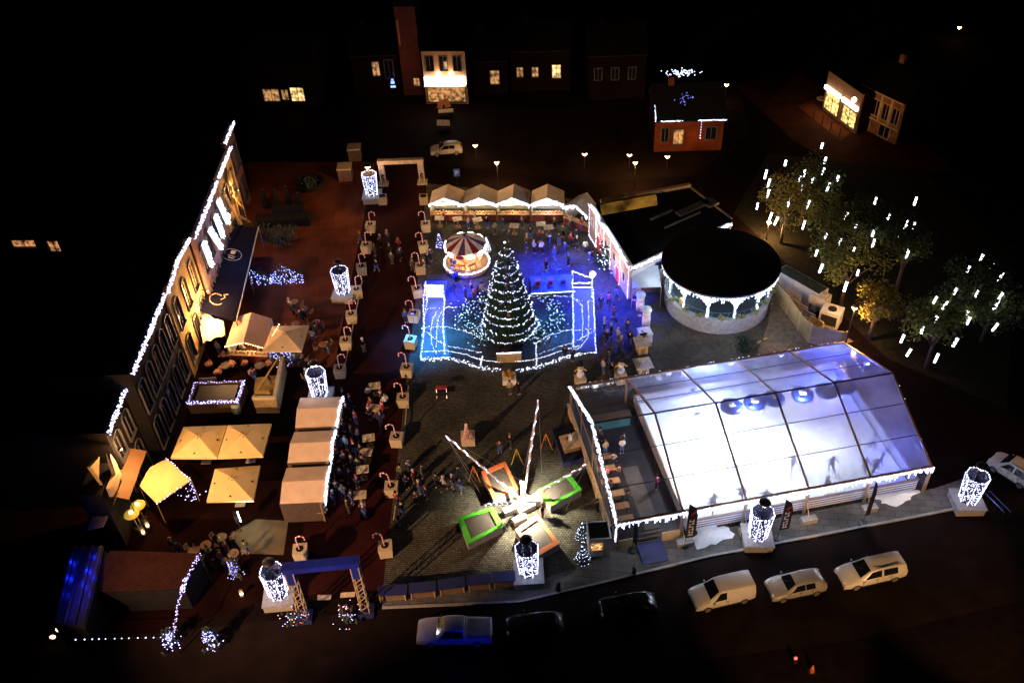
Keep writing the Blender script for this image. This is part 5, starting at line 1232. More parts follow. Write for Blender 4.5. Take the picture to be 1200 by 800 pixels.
h5 = town_house('house with orange lit front timbers beyond the light draped house', 85.2, 91.6, 10, ORW, x=-29.6, bays=2, floors=2, arched=False)
h6 = town_house('narrow far house with a short bright light string in the left row', 92.6, 97.5, 10, mat('red_brown_render', (.16, .07, .05), .9), x=-30.4, bays=2, floors=2, arched=False)
# white drapes on h4
for i, (p0, p1) in enumerate((((255, 234), (267, 262)), ((252, 252), (261, 278)), ((245, 268), (259, 291)), ((238, 284), (248, 312)))):
    # points on plane x=-29.0
    def onx(px, py, X):
        d = FWD + (px - 600) / F * RT - (py - 400) / F * UP; return CAMP + d * ((X - CAMP.x) / d.x)
    a, b_ = onx(*p0, -29.2), onx(*p1, -28.9)
    t = thing('light_drape', 'bright white light drape hanging on the house front, %s from the far end' % ORD[i], 'light drape', b_, 0, 'white light drapes on the left house front')
    pts = []
    for k in range(240):
        s_ = R.random(); w_ = .42 * (1 - .25 * s_); pts.append(a.lerp(b_, s_) + Vector((R.uniform(0, .25), R.uniform(-w_, w_), 0)))
    MB().bulbs(pts, .07).build('drape_lights', LEDV, t, world=True)
    MB().plate([a + Vector((-.1, -.5, 0)), a + Vector((-.1, .5, 0)), b_ + Vector((-.1, .3, 0)), b_ + Vector((-.1, -.3, 0))], .03).build('backing_net', WHITE, t, world=True)
lamp('drape_glow', h4, (5, -2.2, 5.5), 330, (.55, .62, 1), radius=.5)
lamp('drape_glow', h4, (1.5, -3.5, 5.0), 120, (.2, .3, 1), radius=.5)
t = thing('globe_lamp', 'pinkish white globe lamp on the house front above the black awning', 'lamp', (-29.2, 83.5, 6.4)); MB().ball((.15, 0, 0), .42).build('globe', glow('pinkish_globe', (1, .85, .85), 9), t, smooth=True); MB().tube((-.4, 0, 0), (0, 0, 0), .05).build('bracket', BLACK, t); lamp('globe_light', t, (.8, 0, 0), 90, (1, .75, .6), radius=.2)
def assumed_wall_lamp(label, p, power, col=SODC, dx=.55):
    t = thing('assumed_wall_lamp', label, 'wall lamp', p, 0); MB().tube((-.5, 0, .1), (0, 0, .15), .03, n=5).build('bracket', BLACK, t); MB().lathe([(.001, .12), (.16, .05), (.18, -.05)], n=10).build('shade', BLACK, t); MB().ball((0, 0, -.03), .1, 8, 6).build('bulb', SODIUM, t)
    lamp('lamp_light', t, (dx, 0, -.15), power, col, radius=.12)
assumed_wall_lamp('assumed orange wall lamp on the ochre lit house, nearer the light drapes', (-29.2, 72.6, 5.0), 1900); assumed_wall_lamp('assumed orange wall lamp on the ochre lit house, above the terrace entrance', (-29.2, 69.4, 4.2), 1100)  # both lamps assumed, to give the wall its orange light
assumed_wall_lamp('assumed orange wall lamp on the house with timbers', (-28.9, 88.6, 6.5), 800)  # assumed source of the orange light on the timbered front
# orange timbers on h5
b = MB()
for p0, p1 in (((.6, -.2, 7.8), (2.5, -.4, 2.6)), ((3.4, -.2, 8.6), (2.6, -.4, 2.6)), ((2.6, -.2, 6.4), (4.6, -.4, 3.4)), ((1.0, -.9, 4.8), (4.2, -.9, 1.8))): b.tube(p0, p1, .16, n=4)
b.build('timbers', mat('orange_timber', (.5, .28, .08), .8), h5); MB().ball((3.3, -.35, 8.2), (.8, .2, .9), 8, 6).build('crest', GOLD, h5)
# yellow lit gable and brown awning near bottom left
t = thing('dormer_front', 'small yellow lit gabled front below the end of the light string', 'house front', U(132, 590))
def onx2(px, py, X=-31.0):
    d = FWD + (px - 600) / F * RT - (py - 400) / F * UP; return CAMP + d * ((X - CAMP.x) / d.x)
YW = mat('yellow_render', (.6, .4, .1), .8, vary=.25)
q = [onx2(106, 547), onx2(117, 534), onx2(116, 560), onx2(121, 568)]
MB().plate([q[0], q[3], q[2], q[1]], .25).build('gable_wall', YW, t, world=True)
MB().box((-32.0, q[3].y + 1.0, q[3].z / 2 - .2), (1.7, 3.2, q[3].z - .4)).build('porch_wall', DWALL, t, world=True)
q = [onx2(124, 531), onx2(131, 540), onx2(138, 556), onx2(133, 574), onx2(128, 582), onx2(124, 572), onx2(131, 556), onx2(126, 541)]
MB().plate(list(reversed(q)), .3).build('arch_trim', TANW, t, world=True)
t2 = thing('brown_awning', 'brown sloped awning beside the yellow gabled front', 'awning', U(160, 600))
q = [U(125, 580, 4.3), U(151, 585, 3.6), U(172, 528, 3.6), U(146, 524, 4.3)]
MB().slab(q, .05).build('cloth', mat('brown_canvas', (.20, .10, .05), .8, vary=.1), t2, world=True); MB().tube(q[0], q[3], .06, n=5).build('roller', DWOOD, t2, world=True)
f = MB()
for p in (q[1], q[2]): f.tube((p.x, p.y, 0), p, .04, n=5)
f.build('posts', DKMETAL, t2, world=True)
assumed_wall_lamp('assumed unseen orange wall lamp beside the yellow gabled front, lighting the parasols', (-30.6, 50.2, 6.9), 2200)  # unseen lamp, assumed here as source of the parasols' orange light
t = thing('balcony_stair', 'orange lit narrow stair with slatted treads at the lower left', 'stair', U(113, 612))
q0, q1 = U(122, 578, 4.4), U(103, 620, 3.4); d = (q1 - q0); sd = Vector((1.1, .2, 0)); b = MB()
for k in range(22): c = q0 + d * (k / 21); b.plate([c, c + sd, c + sd + d / 60, c + d / 60], .04)
b.build('treads', TANW, t, world=True); MB().tube(q0, q1, .05, n=4).tube(q0 + sd, q1 + sd, .05, n=4).build('stringers', mat('orange_timber'), t, world=True)
# black awning with emblem
q = [U(265, 262, 3.4), U(303, 266, 2.9), U(277, 377, 2.9), U(228, 362, 3.4)]
t = thing('black_awning', 'long black terrace awning with two pale round emblems', 'awning', sum(q, Vector()) / 4 * 1.0); t.location.z = 0
MB().slab(q, .05).build('cloth', mat('black_canvas', (.004, .004, .012), .9, vary=.15, spec=.03), t, world=True)
b = MB(); b.tube(q[1], q[2], .07, n=5).tube(q[0], q[3], .05, n=5)
for p in (q[1], q[2], (q[1] + q[2]) / 2): b.tube((p.x, p.y, 0), p, .05, n=5)
b.build('frame', mat('pale_tube', (.3, .27, .25), .5), t, world=True)
def onaw(s_, r_): return q[3].lerp(q[2], s_).lerp(q[0].lerp(q[1], s_), r_) + Vector((0, 0, .03))
PALE = mat('pale_emblem', (.42, .24, .16), .7); PALE2 = mat('grey_emblem', (.35, .33, .34), .7)
b = MB(); arc = [onaw(.42 + .17 * math.cos(a), .15 + .055 * math.sin(a)) for a in [1.0 + k * .4 for k in range(13)]]; b.path(arc, .06, 4)
b.path([onaw(.52, .16), onaw(.60, .185), onaw(.56, .215), onaw(.66, .225)], .05, 4); b.build('curl_emblem', PALE, t, world=True)
b = MB(); b.path([onaw(.45 + .28 * math.cos(a), .64 + .065 * math.sin(a)) for a in [k * PI / 10 for k in range(21)]], .025, 4); b.build('ring_emblem', PALE2, t, world=True)
b = MB(); b.slab([onaw(.40, .65), onaw(.52, .65), onaw(.55, .69), onaw(.42, .69)], .02); b.path([onaw(.36, .63), onaw(.56, .62)], .05, 4); b.path([onaw(.38, .605), onaw(.54, .60)], .05, 4); b.build('emblem_figure', mat('sand_emblem', (.5, .35, .22), .7), t, world=True)
# pale marquee wall below the awning
t = thing('pale_canopy', 'crumpled pale canvas canopy below the black awning', 'canopy', U(250, 400)); n = 7; vs = []
for i in range(n):
    for j in range(n):
        a = U(230, 364, 2.6).lerp(U(262, 377, 2.6), i / (n - 1)); b_ = U(238, 402, 2.3).lerp(U(264, 392, 2.3), i / (n - 1)); p = a.lerp(b_, j / (n - 1)); p.z += R.uniform(-.16, .16); vs.append(p)
MB().add(vs, [(i * n + j, i * n + j + 1, (i + 1) * n + j + 1, (i + 1) * n + j) for i in range(n - 1) for j in range(n - 1)]).build('cloth', mat('pale_tarp', (.5, .48, .42), .7), t, world=True, smooth=True)
f = MB()
for p in (vs[0], vs[n - 1], vs[-n], vs[-1]): f.tube((p.x, p.y, 0), p, .04, n=5)
f.build('posts', DKMETAL, t, world=True); lamp('canopy_light', t, (-.5, .5, 3.7), 60, (1, .85, .6), radius=.2)
t = thing('red_awning', 'narrow red lit awning in front of the ochre house', 'awning', U(222, 400)); MB().slab([U(208, 395, 3), U(214, 397, 2.6), U(231, 362, 2.6), U(226, 360, 3)], .05).build('cloth', mat('rust_canvas', (.4, .09, .03), .7), t, world=True)
a, b_ = U(214, 397, 2.6), U(231, 362, 2.6); MB().tube((a.x, a.y, 0), a, .04, n=5).tube((b_.x, b_.y, 0), b_, .04, n=5).build('posts', DKMETAL, t, world=True)
# low roof, garlands, blue lit roof bottom left
t = thing('tiled_shed', 'low shed with a dark reddish ribbed roof at the bottom left', 'shed', U(180, 690)); q = [U(100, 694, 2.6), U(215, 688, 2.6), U(232, 648, 3.2), U(130, 645, 3.2)]
MB().slab(q, .1).build('roof', mat('reddish_roofing', (.020, .006, .005), .8, vary=.25), t, world=True); b = MB()
for k in range(34): s_ = k / 33; b.tube(q[0].lerp(q[1], s_) + Vector((0, 0, .03)), q[3].lerp(q[2], s_) + Vector((0, 0, .03)), .05, n=4)
b.build('roof_ribs', mat('rib_red', (.045, .014, .009), .8), t, world=True); w = MB()
for a, b_ in zip(q, q[1:] + q[:1]): w.plate([(a.x, a.y, 0), (b_.x, b_.y, 0), (b_.x, b_.y, 2.4), (a.x, a.y, 2.4)], .1)
w.build('wall', DWALL, t, world=True)
t = thing('light_garland', 'long light garland curling down to the bottom left corner post', 'garland', U(205, 755)); P3 = [U(234, 649, 3.4), U(226, 664, 3.4), U(218, 678, 3.2), U(213, 692, 3.0), U(208, 712, 2.8), U(204, 735, 2.4), U(201, 748, 2.0)]
b = MB(); b.bulbs(thick(P3[:3], .14, .12, 2) + thick(P3[2:4], .08, .15, 4) + thick(P3[3:], .16, .1, 2), .045); b.build('garland_lights', glow('violet_led', (.38, .34, 1.0), 4), t, world=True); MB().path(P3, .03, 4).build('wire', BLACK, t, world=True); MB().tube((P3[0].x, P3[0].y, 0), P3[0], .05).tube((P3[-1].x, P3[-1].y, 0), P3[-1], .05).build('posts', BLACK, t, world=True)
for i, (q, s_, n_, lab, m) in enumerate((((229, 676), .75, 110, 'dark bush with dense blue lights beside the ribbed roof', LEDD), ((203, 754), .7, 60, 'round bush with blue lights at the foot of the long garland', LEDB), ((250, 758), .75, 75, 'tall narrow bush with blue lights at the bottom left', LEDB), ((278, 676), .55, 55, 'small cone bush with blue lights left of the lamp column', LEDD))):
    t = thing('lit_bush', lab, 'bush', U(*q)); b = MB(); l = MB()
    for k in range(int(n_ * 1.6)):
        z = R.uniform(.1, 2.2 if i in (2, 3) else 1.5); w_ = s_ * (1 - z / 3.2); cv = Vector((R.gauss(0, w_ * .5), R.gauss(0, w_ * .5), z)); e1 = Vector((R.uniform(-1, 1), R.uniform(-1, 1), R.uniform(-1, 1))) * .2; b.add([cv - e1, cv + e1, cv + Vector((0, .05, .25))], [(0, 1, 2)])
        if k < n_: l.bulb((R.gauss(0, w_ * .55), R.gauss(-.1, w_ * .5), z), R.uniform(.035, .06))
    b.build('foliage', LEAFD, t); l.build('light_net', m, t); MB().tube((0, 0, 0), (0, 0, .6), .06).build('stem', WOOD, t)
t = thing('string_lights', 'sparse blue string of lights along the bottom left edge', 'string lights', U(140, 750)); a, b_ = U(88, 749, 2.2), U(196, 746, 2.2); MB().tube(a, b_, .015, n=4).tube((a.x, a.y, 0), a, .04).build('wire', BLACK, t, world=True); MB().bulbs([a.lerp(b_, (k + R.uniform(-.25, .25)) / 12) for k in range(13)], .055).build('bulbs', glow('pale_blue_led', (.45, .6, 1), 5), t, world=True)
t = thing('path_lamp', 'pair of small warm lamps at the far bottom left corner', 'lamp', U(67, 754)); MB().tube((0, 0, 0), (0, 0, .8), .04).tube((.2, .5, 0), (.2, .5, .9), .04).build('posts', BLACK, t); MB().ball((0, 0, .9), (.22, .14, .14)).ball((.2, .5, 1.0), (.1, .1, .2)).build('bulbs', glow('soft_warm', (1, .6, .3), 5), t)
t = thing('blue_lit_roof', 'black ribbed roof streaked with deep blue light at the left', 'roofed shed', U(90, 690)); q = [U(62, 730, 3.0), U(100, 735, 3.0), U(122, 640, 3.4), U(84, 640, 3.4)]
MB().slab(q, .1).build('roof', mat('black_sheet', (.012, .012, .025), .45), t, world=True)
b = MB()
for k in range(4): s_ = .1 + .27 * k; b.tube(q[0].lerp(q[1], s_), q[3].lerp(q[2], s_), .16, n=6)
b.build('roof_ribs', mat('black_sheet'), t, world=True); w = MB()
for a, b_ in zip(q, q[1:] + q[:1]): w.plate([(a.x, a.y, 0), (b_.x, b_.y, 0), (b_.x, b_.y, 2.9), (a.x, a.y, 2.9)], .1)
w.build('wall', DWALL, t, world=True)
for i, (px, py, w_) in enumerate(((82, 655, 26), (79, 672, 34), (75, 690, 14), (108, 648, 16), (101, 664, 30), (94, 680, 40), (87, 697, 22), (80, 712, 10), (117, 655, 14), (110, 672, 20), (103, 690, 14), (97, 705, 8))):
    P = U(px, py, 3.62); lamp('blue_streak_fill', t, P - t.location, w_, (.008, .025, 1), radius=.1)  # point lights without fixtures, added to draw the blue streaks

# ------------------------------------------------------------------ park trees with hanging light tubes
def leafmat(name, col):
    return mat(name, col, .8, vary=.55, scale=1.6)
LM = [leafmat('lamplit_leaves', (.25, .20, .025)), leafmat('olive_leaves', (.17, .18, .03)), leafmat('green_leaves', (.08, .10, .025))]  # the golden one carries the street lamps' light in its colour
def tree(q, h, r, label, lm, n=2600, seed=0):
    rr = random.Random(seed); P = U(*q); t = thing('park_tree', label, 'tree', P, 0, 'trees in the park')
    tr = MB(); tr.tube((0, 0, 0), (0, 0, h * .5), .22, .14, 8)
    cl = []
    for k in range(11):
        a = rr.uniform(0, 6.3); d = r * rr.uniform(.25, .85); z = h * rr.uniform(.5, .92); c = Vector((d * math.cos(a), d * math.sin(a), z)); cl.append((c, r * rr.uniform(.28, .48)))
        s_ = Vector((0, 0, h * rr.uniform(.3, .5))); mid = s_.lerp(c, .5) + Vector((0, 0, .3)); tr.tube(s_, mid, .09, .06, 5); tr.tube(mid, c, .06, .02, 5)
    cl.append((Vector((0, 0, h * .88)), r * .5))
    tr.build('trunk', DWOOD, t, smooth=True)
    b = MB()
    for i in range(n):
        c, s_ = cl[rr.randrange(len(cl))]; v = Vector((rr.gauss(0, 1), rr.gauss(0, 1), rr.gauss(0, .75))); v = v.normalized() * s_ * (rr.random() ** .45)
        p = c + v; e1 = Vector((rr.uniform(-1, 1), rr.uniform(-1, 1), rr.uniform(-.6, .6))).normalized() * rr.uniform(.10, .2); e2 = Vector((rr.uniform(-1, 1), rr.uniform(-1, 1), rr.uniform(-.6, .6))).normalized() * rr.uniform(.08, .14)
        b.add([p - e1, p + e2, p + e1, p - e2], [(0, 1, 2, 3)])
    b.build('crown', lm, t); return t
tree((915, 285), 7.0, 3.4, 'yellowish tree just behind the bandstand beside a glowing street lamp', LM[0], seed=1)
tree((938, 262), 7.5, 3.4, 'dark green tree at the far end of the light hung row', LM[2], seed=2)
tree((962, 315), 7.5, 3.6, 'olive tree in the middle of the light hung row', LM[1], seed=3)
tree((985, 358), 7.0, 3.4, 'olive yellow tree behind the white container', LM[1], seed=4)
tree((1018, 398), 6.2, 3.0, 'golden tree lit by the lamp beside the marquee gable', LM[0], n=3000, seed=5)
tree((1010, 310), 7.5, 3.4, 'shadowed tree on the outer side of the light hung row', LM[2], seed=6)
tree((1050, 340), 7.5, 3.2, 'nearly black tree at the outer edge of the park', LM[2], seed=7)
tree((1085, 430), 7.5, 3.3, 'green tree at the front of the right hand tree group', LM[1], seed=8)
tree((1118, 392), 7.8, 3.4, 'dark tree at the back of the right hand tree group', LM[2], seed=9)
tree((1150, 400), 7.6, 3.2, 'dark tree at the right end of the right hand tree group', LM[2], seed=10)
TUB1 = [(285, 57), (167, 113), (103, 150), (113, 178), (111, 212), (76, 252), (228, 145), (213, 165), (254, 168), (220, 197), (176, 242), (295, 105), (288, 140), (336, 163), (305, 192), (240, 248), (226, 313), (137, 300), (118, 288), (363, 286), (398, 310), (297, 350), (343, 370), (388, 395), (267, 403), (282, 453), (401, 467), (361, 512), (452, 335), (451, 373), (458, 235), (500, 288), (558, 313), (582, 316), (587, 236), (533, 355), (561, 406)]
TUB2 = [(801, 420), (758, 455), (834, 447), (862, 483), (716, 527), (651, 555), (683, 572), (786, 535), (862, 545), (848, 572), (752, 600), (758, 622), (650, 620), (609, 652), (545, 680), (566, 725), (716, 692), (655, 743), (845, 643)]
t0 = None
for grp, lst in (('left', TUB1), ('right', TUB2)):
    lst = sorted((860 + x * .3625, 150 + y * .3625, x, y) for x, y in lst)
    for i, (px, py, _, _) in enumerate(lst):
        P = U(px, py, 5.2)
        if t0 is None:
            t0 = thing('light_tube', '', 'light tube', P, 0, 'light tubes hanging in the park trees')
            MB().tube((0, 0, -.46), (0, 0, .46), .11, n=8).build('glowing_tube', glow('tube_white', (.88, .92, 1), 7), t0); MB().tube((0, 0, .48), (0, 0, .56), .1, n=6).tube((0, 0, .56), (0, 0, 1.0), .015, n=4).build('cap', BLACK, t0)
            o = t0
        else: o = copy_tree(t0); o.location = P
        s_ = R.uniform(.7, 1.2); o.scale = (R.uniform(.75, 1.1),) * 2 + (s_,); o.rotation_euler = (R.uniform(-.12, .12), R.uniform(0, .3), 0)
        o['label'] = 'white light tube hanging in the %s tree group, %s from the left' % (grp, ORD[i])

# ------------------------------------------------------------------ fence, containers and units right of the bandstand
FW = brickmat('yellow_fence_boards', (.34, .26, .12), (.28, .21, .09), (.1, .08, .04), 2, bw=3, rh=.6, flat=False)
t = thing('board_fence', 'curved yellowish board fence between the bandstand and the marquee', 'fence', U(940, 395))
fp = [(905, 348), (922, 368), (935, 388), (948, 402), (968, 406), (988, 410)]; W_ = [U(*p) for p in fp]
for a, b_ in zip(W_, W_[1:]): MB().plate([a, b_, b_ + Vector((0, 0, 2.1)), a + Vector((0, 0, 2.1))], .08).build('fence_panel', FW, t, world=True)
for a in W_: MB().box(a + Vector((0, .1, 1.1)), (.12, .12, 2.25)).build('post', TANW, t, world=True)
cw = mat('white_container', (.55, .57, .6), .5, vary=.15)
t = thing('white_container', 'long white container standing behind the board fence', 'container', U(936, 348), -.95); MB().box((0, 0, 1.1), (5.2, 1.5, 2.2)).build('shell', cw, t); b = MB()
for k in range(12): b.box((-2.4 + .43 * k, 0, 1.1), (.06, 1.56, 2.1))
b.build('ribs', cw, t); MB().box((0, 0, 2.23), (5.0, 1.3, .06)).build('roof', mat('dark_green_roof', (.04, .05, .04), .8), t)
t = thing('cooling_unit', 'square pale cooling unit with a round black fan on top', 'cooling unit', U(972, 378), -.6); MB().box((0, 0, .85), (1.9, 1.5, 1.7)).build('cabinet', cw, t); MB().lathe([(.42, 1.7), (.42, 1.74), (.001, 1.74)], n=18).build('fan', BLACK, t); MB().box((0, -.77, .8), (1.5, .04, 1.1)).build('grille', DKMETAL, t)
t = thing('generator_box', 'beige box unit on legs between the container and the cooling unit', 'generator', U(958, 364), -.8); MB().box((0, 0, 1.5), (1.7, 1.2, 1.1)).build('cabinet', mat('beige_paint', (.5, .45, .36), .6, vary=.2), t); MB().box((.3, .1, 2.1), (.6, .5, .25)).build('vent', mat('beige_paint'), t); b = MB()
for sx in (-.7, .7):
    for sy in (-.45, .45): b.box((sx, sy, .48), (.1, .1, .96))
b.build('legs', BLACK, t)
for i, (q, c, lab) in enumerate((((927, 357), (.5, .4, .36), 'pale folded'), ((935, 371), (.45, .38, .36), 'pinkish folded'), ((943, 379), (.15, .2, .4), 'blue grey folded'), ((953, 388), (.42, .38, .33), 'beige folded'))):
    t = thing('stacked_barrier', lab + ' metal stand leaning behind the board fence', 'barrier', U(*q), -.9); b = MB(); mm = mat('barrier_paint_' + 'abcd'[i], c, .5)
    b.tube((-.9, 0, 0), (-.7, .3, 1.3), .06).tube((.9, 0, 0), (.7, .3, 1.3), .06).tube((-.7, .3, 1.3), (.7, .3, 1.3), .06).tube((-.8, .15, .6), (.8, .15, .6), .05); b.build('frame', mm, t); MB().plate([(-.6, .2, .7), (.6, .2, .7), (.6, .3, 1.2), (-.6, .3, 1.2)], .03).build('panel', mm, t)
t = thing('marker_post', 'short yellow striped post lying on the path by the bandstand', 'post', U(893, 400)); MB().tube((-.5, -.3, .12), (.5, .3, .12), .1).build('post', mat('yellow_paint', (.5, .38, .05), .6), t); MB().tube((-.15, -.09, .12), (.1, .06, .12), .105).build('band', BLACK, t)
t = thing('dark_shrub', 'dark round shrub at the foot of the bandstand wall', 'shrub', U(871, 409)); b = MB()
for i in range(220):
    cv = Vector((R.gauss(0, .4), R.gauss(0, .35), abs(R.gauss(.6, .4)))); e1 = Vector((R.uniform(-1, 1), R.uniform(-1, 1), R.uniform(-1, 1))) * .18; b.add([cv - e1, cv + e1, cv + Vector((0, .05, .2))], [(0, 1, 2)])
b.build('foliage', FIR, t); MB().tube((0, 0, 0), (0, 0, .5), .06).build('stem', WOOD, t)

# ------------------------------------------------------------------ street lamps
def street_lamp(b_, ytop, label, power, col=SODC, arm=0, head=1.0, bare=False, h=None):
    P = U(*b_) if not isinstance(b_, Vector) else b_
    h = h or HT(P, ytop); t = thing('street_lamp', label, 'street lamp', P)
    MB().tube((0, 0, 0), (0, 0, h - .3), .07, .045, 8).build('post', DKMETAL, t)
    if arm: MB().tube((0, 0, h - .3), (arm, 0, h - .1), .04, n=6).build('arm', DKMETAL, t)
    MB().lathe([(.05, h - .3), (.26 * head, h - .05), (.24 * head, h + .1), (.001, h + .2)], (arm, 0, 0), n=12).build('lantern', SODIUM, t, smooth=True)
    MB().lathe([(.27 * head, h + .1), (.1, h + .24), (.001, h + .28)], (arm, 0, 0), n=12).build('hood', BLACK, t)
    if power: lamp('lamp_light', t, (arm, 0, h - .4), power, col, radius=.2)
    return t
street_lamp((584, 222), 190, 'sodium street lamp behind the second cream stall', 1700)
street_lamp((743, 222), 190, 'sodium street lamp on a tall thin post behind the red and white house', 1700)
street_lamp((898, 281), 260, 'sodium street lamp beside the yellowish tree behind the bandstand', 2600)
street_lamp((991, 403), 360, 'sodium street lamp in the golden tree by the marquee gable', 2000)
for i, (q, y, lab, p) in enumerate((((685, 198), 180, 'distant small street lamp left of centre beyond the stalls', 25), ((737, 198), 181, 'distant small street lamp behind the taller post lamp', 25), ((781, 199), 183, 'distant small street lamp below the orange brick wall', 14), ((849, 120), 99, 'distant pale street lamp right of the light outlined house', 60),
    ((471, 82), 62, 'distant sodium lamp beside the dark tower', 60), ((729, 92), 64, 'distant sodium lamp in the dark street at the top', 30), ((1120, 48), 32, 'lone distant sodium lamp at the upper right', 12), ((558, 185), 170, 'small pale lamp near the parked car beyond the stalls', 30))):
    street_lamp(q, y, lab, p, head=1.1)
street_lamp((948, 160), 118, 'street lamp standing in the side road before the shop front', 500, head=.01) if False else None
street_lamp(Vector((-24, 101, 0)), 0, 'sodium street lamp on the brown terrace beyond the folded parasols', 520, h=7.5) if False else None
# assumed lamps on the near side of the street, just outside the picture
def aimed(t, p0, target, power, col, spot=1.2, radius=.25):
    P = t.location + Vector(p0); return lamp('lamp_beam', t, p0, power, col, 'SPOT', radius=radius, spot=spot, direction=Vector(target) - P)
SODD = (1, .44, .12)
for i, (x, y, p, tg) in enumerate(((19.0, 17.0, 15000, (18, 39, 0)), (33.0, 19.0, 18000, (29, 42, 0)))):
    t = street_lamp(Vector((x, y, 0)), 0, 'assumed street lamp at the near side of the road, %s' % ('below the parked van', 'below the rightmost parked car')[i], 0, h=9.0)  # out of view, assumed as source of the cars' orange light
    aimed(t, (0, .1, 8.6), tg, p, (1, .53, .22), .68)
t = street_lamp(Vector((50.5, 45.0, 0)), 0, 'assumed street lamp beyond the right edge of the picture', 0, h=8.0); aimed(t, (-.1, 0, 7.6), (37, 51, 0), 3000, SODD, .9)  # out of view, assumed to light the car at the right edge
t = thing('added_blue_floodlight', 'added unseen blue floodlight at the near edge of the road below the pickup', 'floodlight', (-4.5, 29.0, 0), 0, 'blue floodlights on stands')
MB().tube((0, 0, 0), (0, 0, 1.6), .03, n=5).build('stand', BLACK, t); MB().box((0, 0, 1.66), (.3, .2, .18)).build('housing', BLACK, t); MB().box((0, .11, 1.66), (.22, .02, .12)).build('lens', glow('blue_lens', BLUEC, 12), t)
aimed(t, (0, .3, 1.66), (-4.7, 37, 1.0), 420, BLUEC, .9)  # unseen lamp added to turn the pickup's near side blue
t = thing('added_light_mast', 'added unseen tall sodium light mast standing beyond the lower left corner', 'light mast', (-44, 6, 0))  # unseen mast added to throw orange light over the whole market
MB().tube((0, 0, 0), (0, 0, 24.5), .25, .12, 10).build('mast', DKMETAL, t); MB().box((0, 0, 24.8), (1.6, .5, .6), -.9).build('lamp_head', BLACK, t); MB().box((.2, .25, 24.8), (1.3, .1, .4), -.6).build('lamp_glass', SODIUM, t)
aimed(t, (.6, .7, 24.8), (-8, 60, 0), 195000, (1, .56, .27), .62)

# ------------------------------------------------------------------ far buildings
DBR = brickmat('dark_unlit_brick', (.009, .003, .0025), (.007, .0026, .002), (.004, .002, .002), 1.2, flat=False)
def block(label, A, B, depth, H, wallm, holes=(), roof='flat', name='building', panem=None, windowm=None, cat='building', rh=2.5):
    """building whose front wall runs from ground point A to B (left to right), body behind"""
    A, B = Vector((A.x, A.y, 0)), Vector((B.x, B.y, 0)); d = B - A; L_ = d.length; t = thing(name, label, cat, A, math.atan2(d.y, d.x))
    hs = [(a * L_, b_ * L_, c, e) for a, b_, c, e, *_ in holes]
    MB().wall(0, L_, 0, H, 0, .3, hs).build('wall', wallm, t)
    b = MB(); b.box((.15, depth / 2 + .3, H / 2), (.3, depth, H)).box((L_ - .15, depth / 2 + .3, H / 2), (.3, depth, H)).box((L_ / 2, depth + .4, H / 2), (L_, .2, H)); b.build('side_walls', DBR, t)  # near-black sides: shade beside the lit front is put into the colour
    if roof == 'flat': MB().box((L_ / 2, depth / 2 + .2, H + .06), (L_ + .2, depth + .6, .12)).build('roof', ROOFB, t)
    else: MB().add([(-.2, -.3, H), (L_ + .2, -.3, H), (L_ + .2, depth + .6, H), (-.2, depth + .6, H), (-.2, depth / 2, H + rh), (L_ + .2, depth / 2, H + rh)], [(0, 1, 5, 4), (2, 3, 4, 5), (0, 4, 3), (1, 2, 5), (0, 3, 2, 1)]).build('roof', ROOFB, t)
    if roof != 'flat':
        MB().box((L_ * .25, depth * .5, H + rh + .2), (.7, .6, 1.4)).build('chimney', wallm, t); MB().tube((-.2, -.38, H + .02), (L_ + .2, -.38, H + .02), .07, n=6).build('gutter', DKMETAL, t)
    for h_, src in zip(hs, holes):
        x0, x1, z0, z1 = h_; f = MB()
        for c, dd in (((x0 - .05, -.02, (z0 + z1) / 2), (.1, .16, z1 - z0 + .2)), ((x1 + .05, -.02, (z0 + z1) / 2), (.1, .16, z1 - z0 + .2)), (((x0 + x1) / 2, -.04, z0 - .05), (x1 - x0, .22, .1)), (((x0 + x1) / 2, -.02, z1 + .05), (x1 - x0, .16, .1)), (((x0 + x1) / 2, .05, (z0 + z1) / 2), (.06, .08, z1 - z0))): f.box(c, dd)
        w = f.build('window', windowm or SWIN, t); MB().box(((x0 + x1) / 2, .12, (z0 + z1) / 2), (x1 - x0, .03, z1 - z0)).build('pane', (src[4] if len(src) > 4 else None) or panem or GLASSD, w)
    return t, L_
LITW = mat('lit_window', (.3, .2, .08), .4, vary=.6, scale=1.4, emit=(1, .66, .25), es=1.5); LITD = mat('dim_lit_window', (.2, .12, .05), .4, vary=.7, scale=1.5, emit=(1, .5, .18), es=.5)
# shop with bright fascia
A, B = U(500, 122), U(549, 122)
t, L_ = block('cream shop with a glaring white fascia and dark upper windows at the top', A, B, 8, 7.6, mat('peach_render', (.42, .25, .13), .85, vary=.2), [(.08, .26, 4.9, 6.9), (.4, .58, 4.9, 6.9), (.72, .9, 4.9, 6.9), (.06, .94, .3, 2.6, LITD)], name='shop')
MB().box((L_ / 2, -.25, 3.55), (L_ * .96, .4, 1.0)).build('fascia_sign', glow('fascia_white', (1, .98, .92), 6), t); MB().box((L_ / 2, -.5, 2.95), (L_ * .98, .9, .1)).build('sign_canopy', WHITE, t)
for x in (.36, .66): MB().ball((L_ * x, -.3, 4.6), .28, 8, 6).build('globe_lamp', SODIUM, t)
for x in (.2, .5): MB().box((L_ * x, -.05, 1.4), (.9, .08, 1.5)).build('display_panel', mat('orange_display', (.5, .25, .1), .5, vary=.5, emit=(1, .45, .15), es=.5), t)
lamp('fascia_glow', t, (L_ / 2, -2.2, 4.2), 55, (1, .9, .75), radius=.4); lamp('upper_glow', t, (L_ / 2, -1.2, 5.2), 60, SODC, radius=.3)
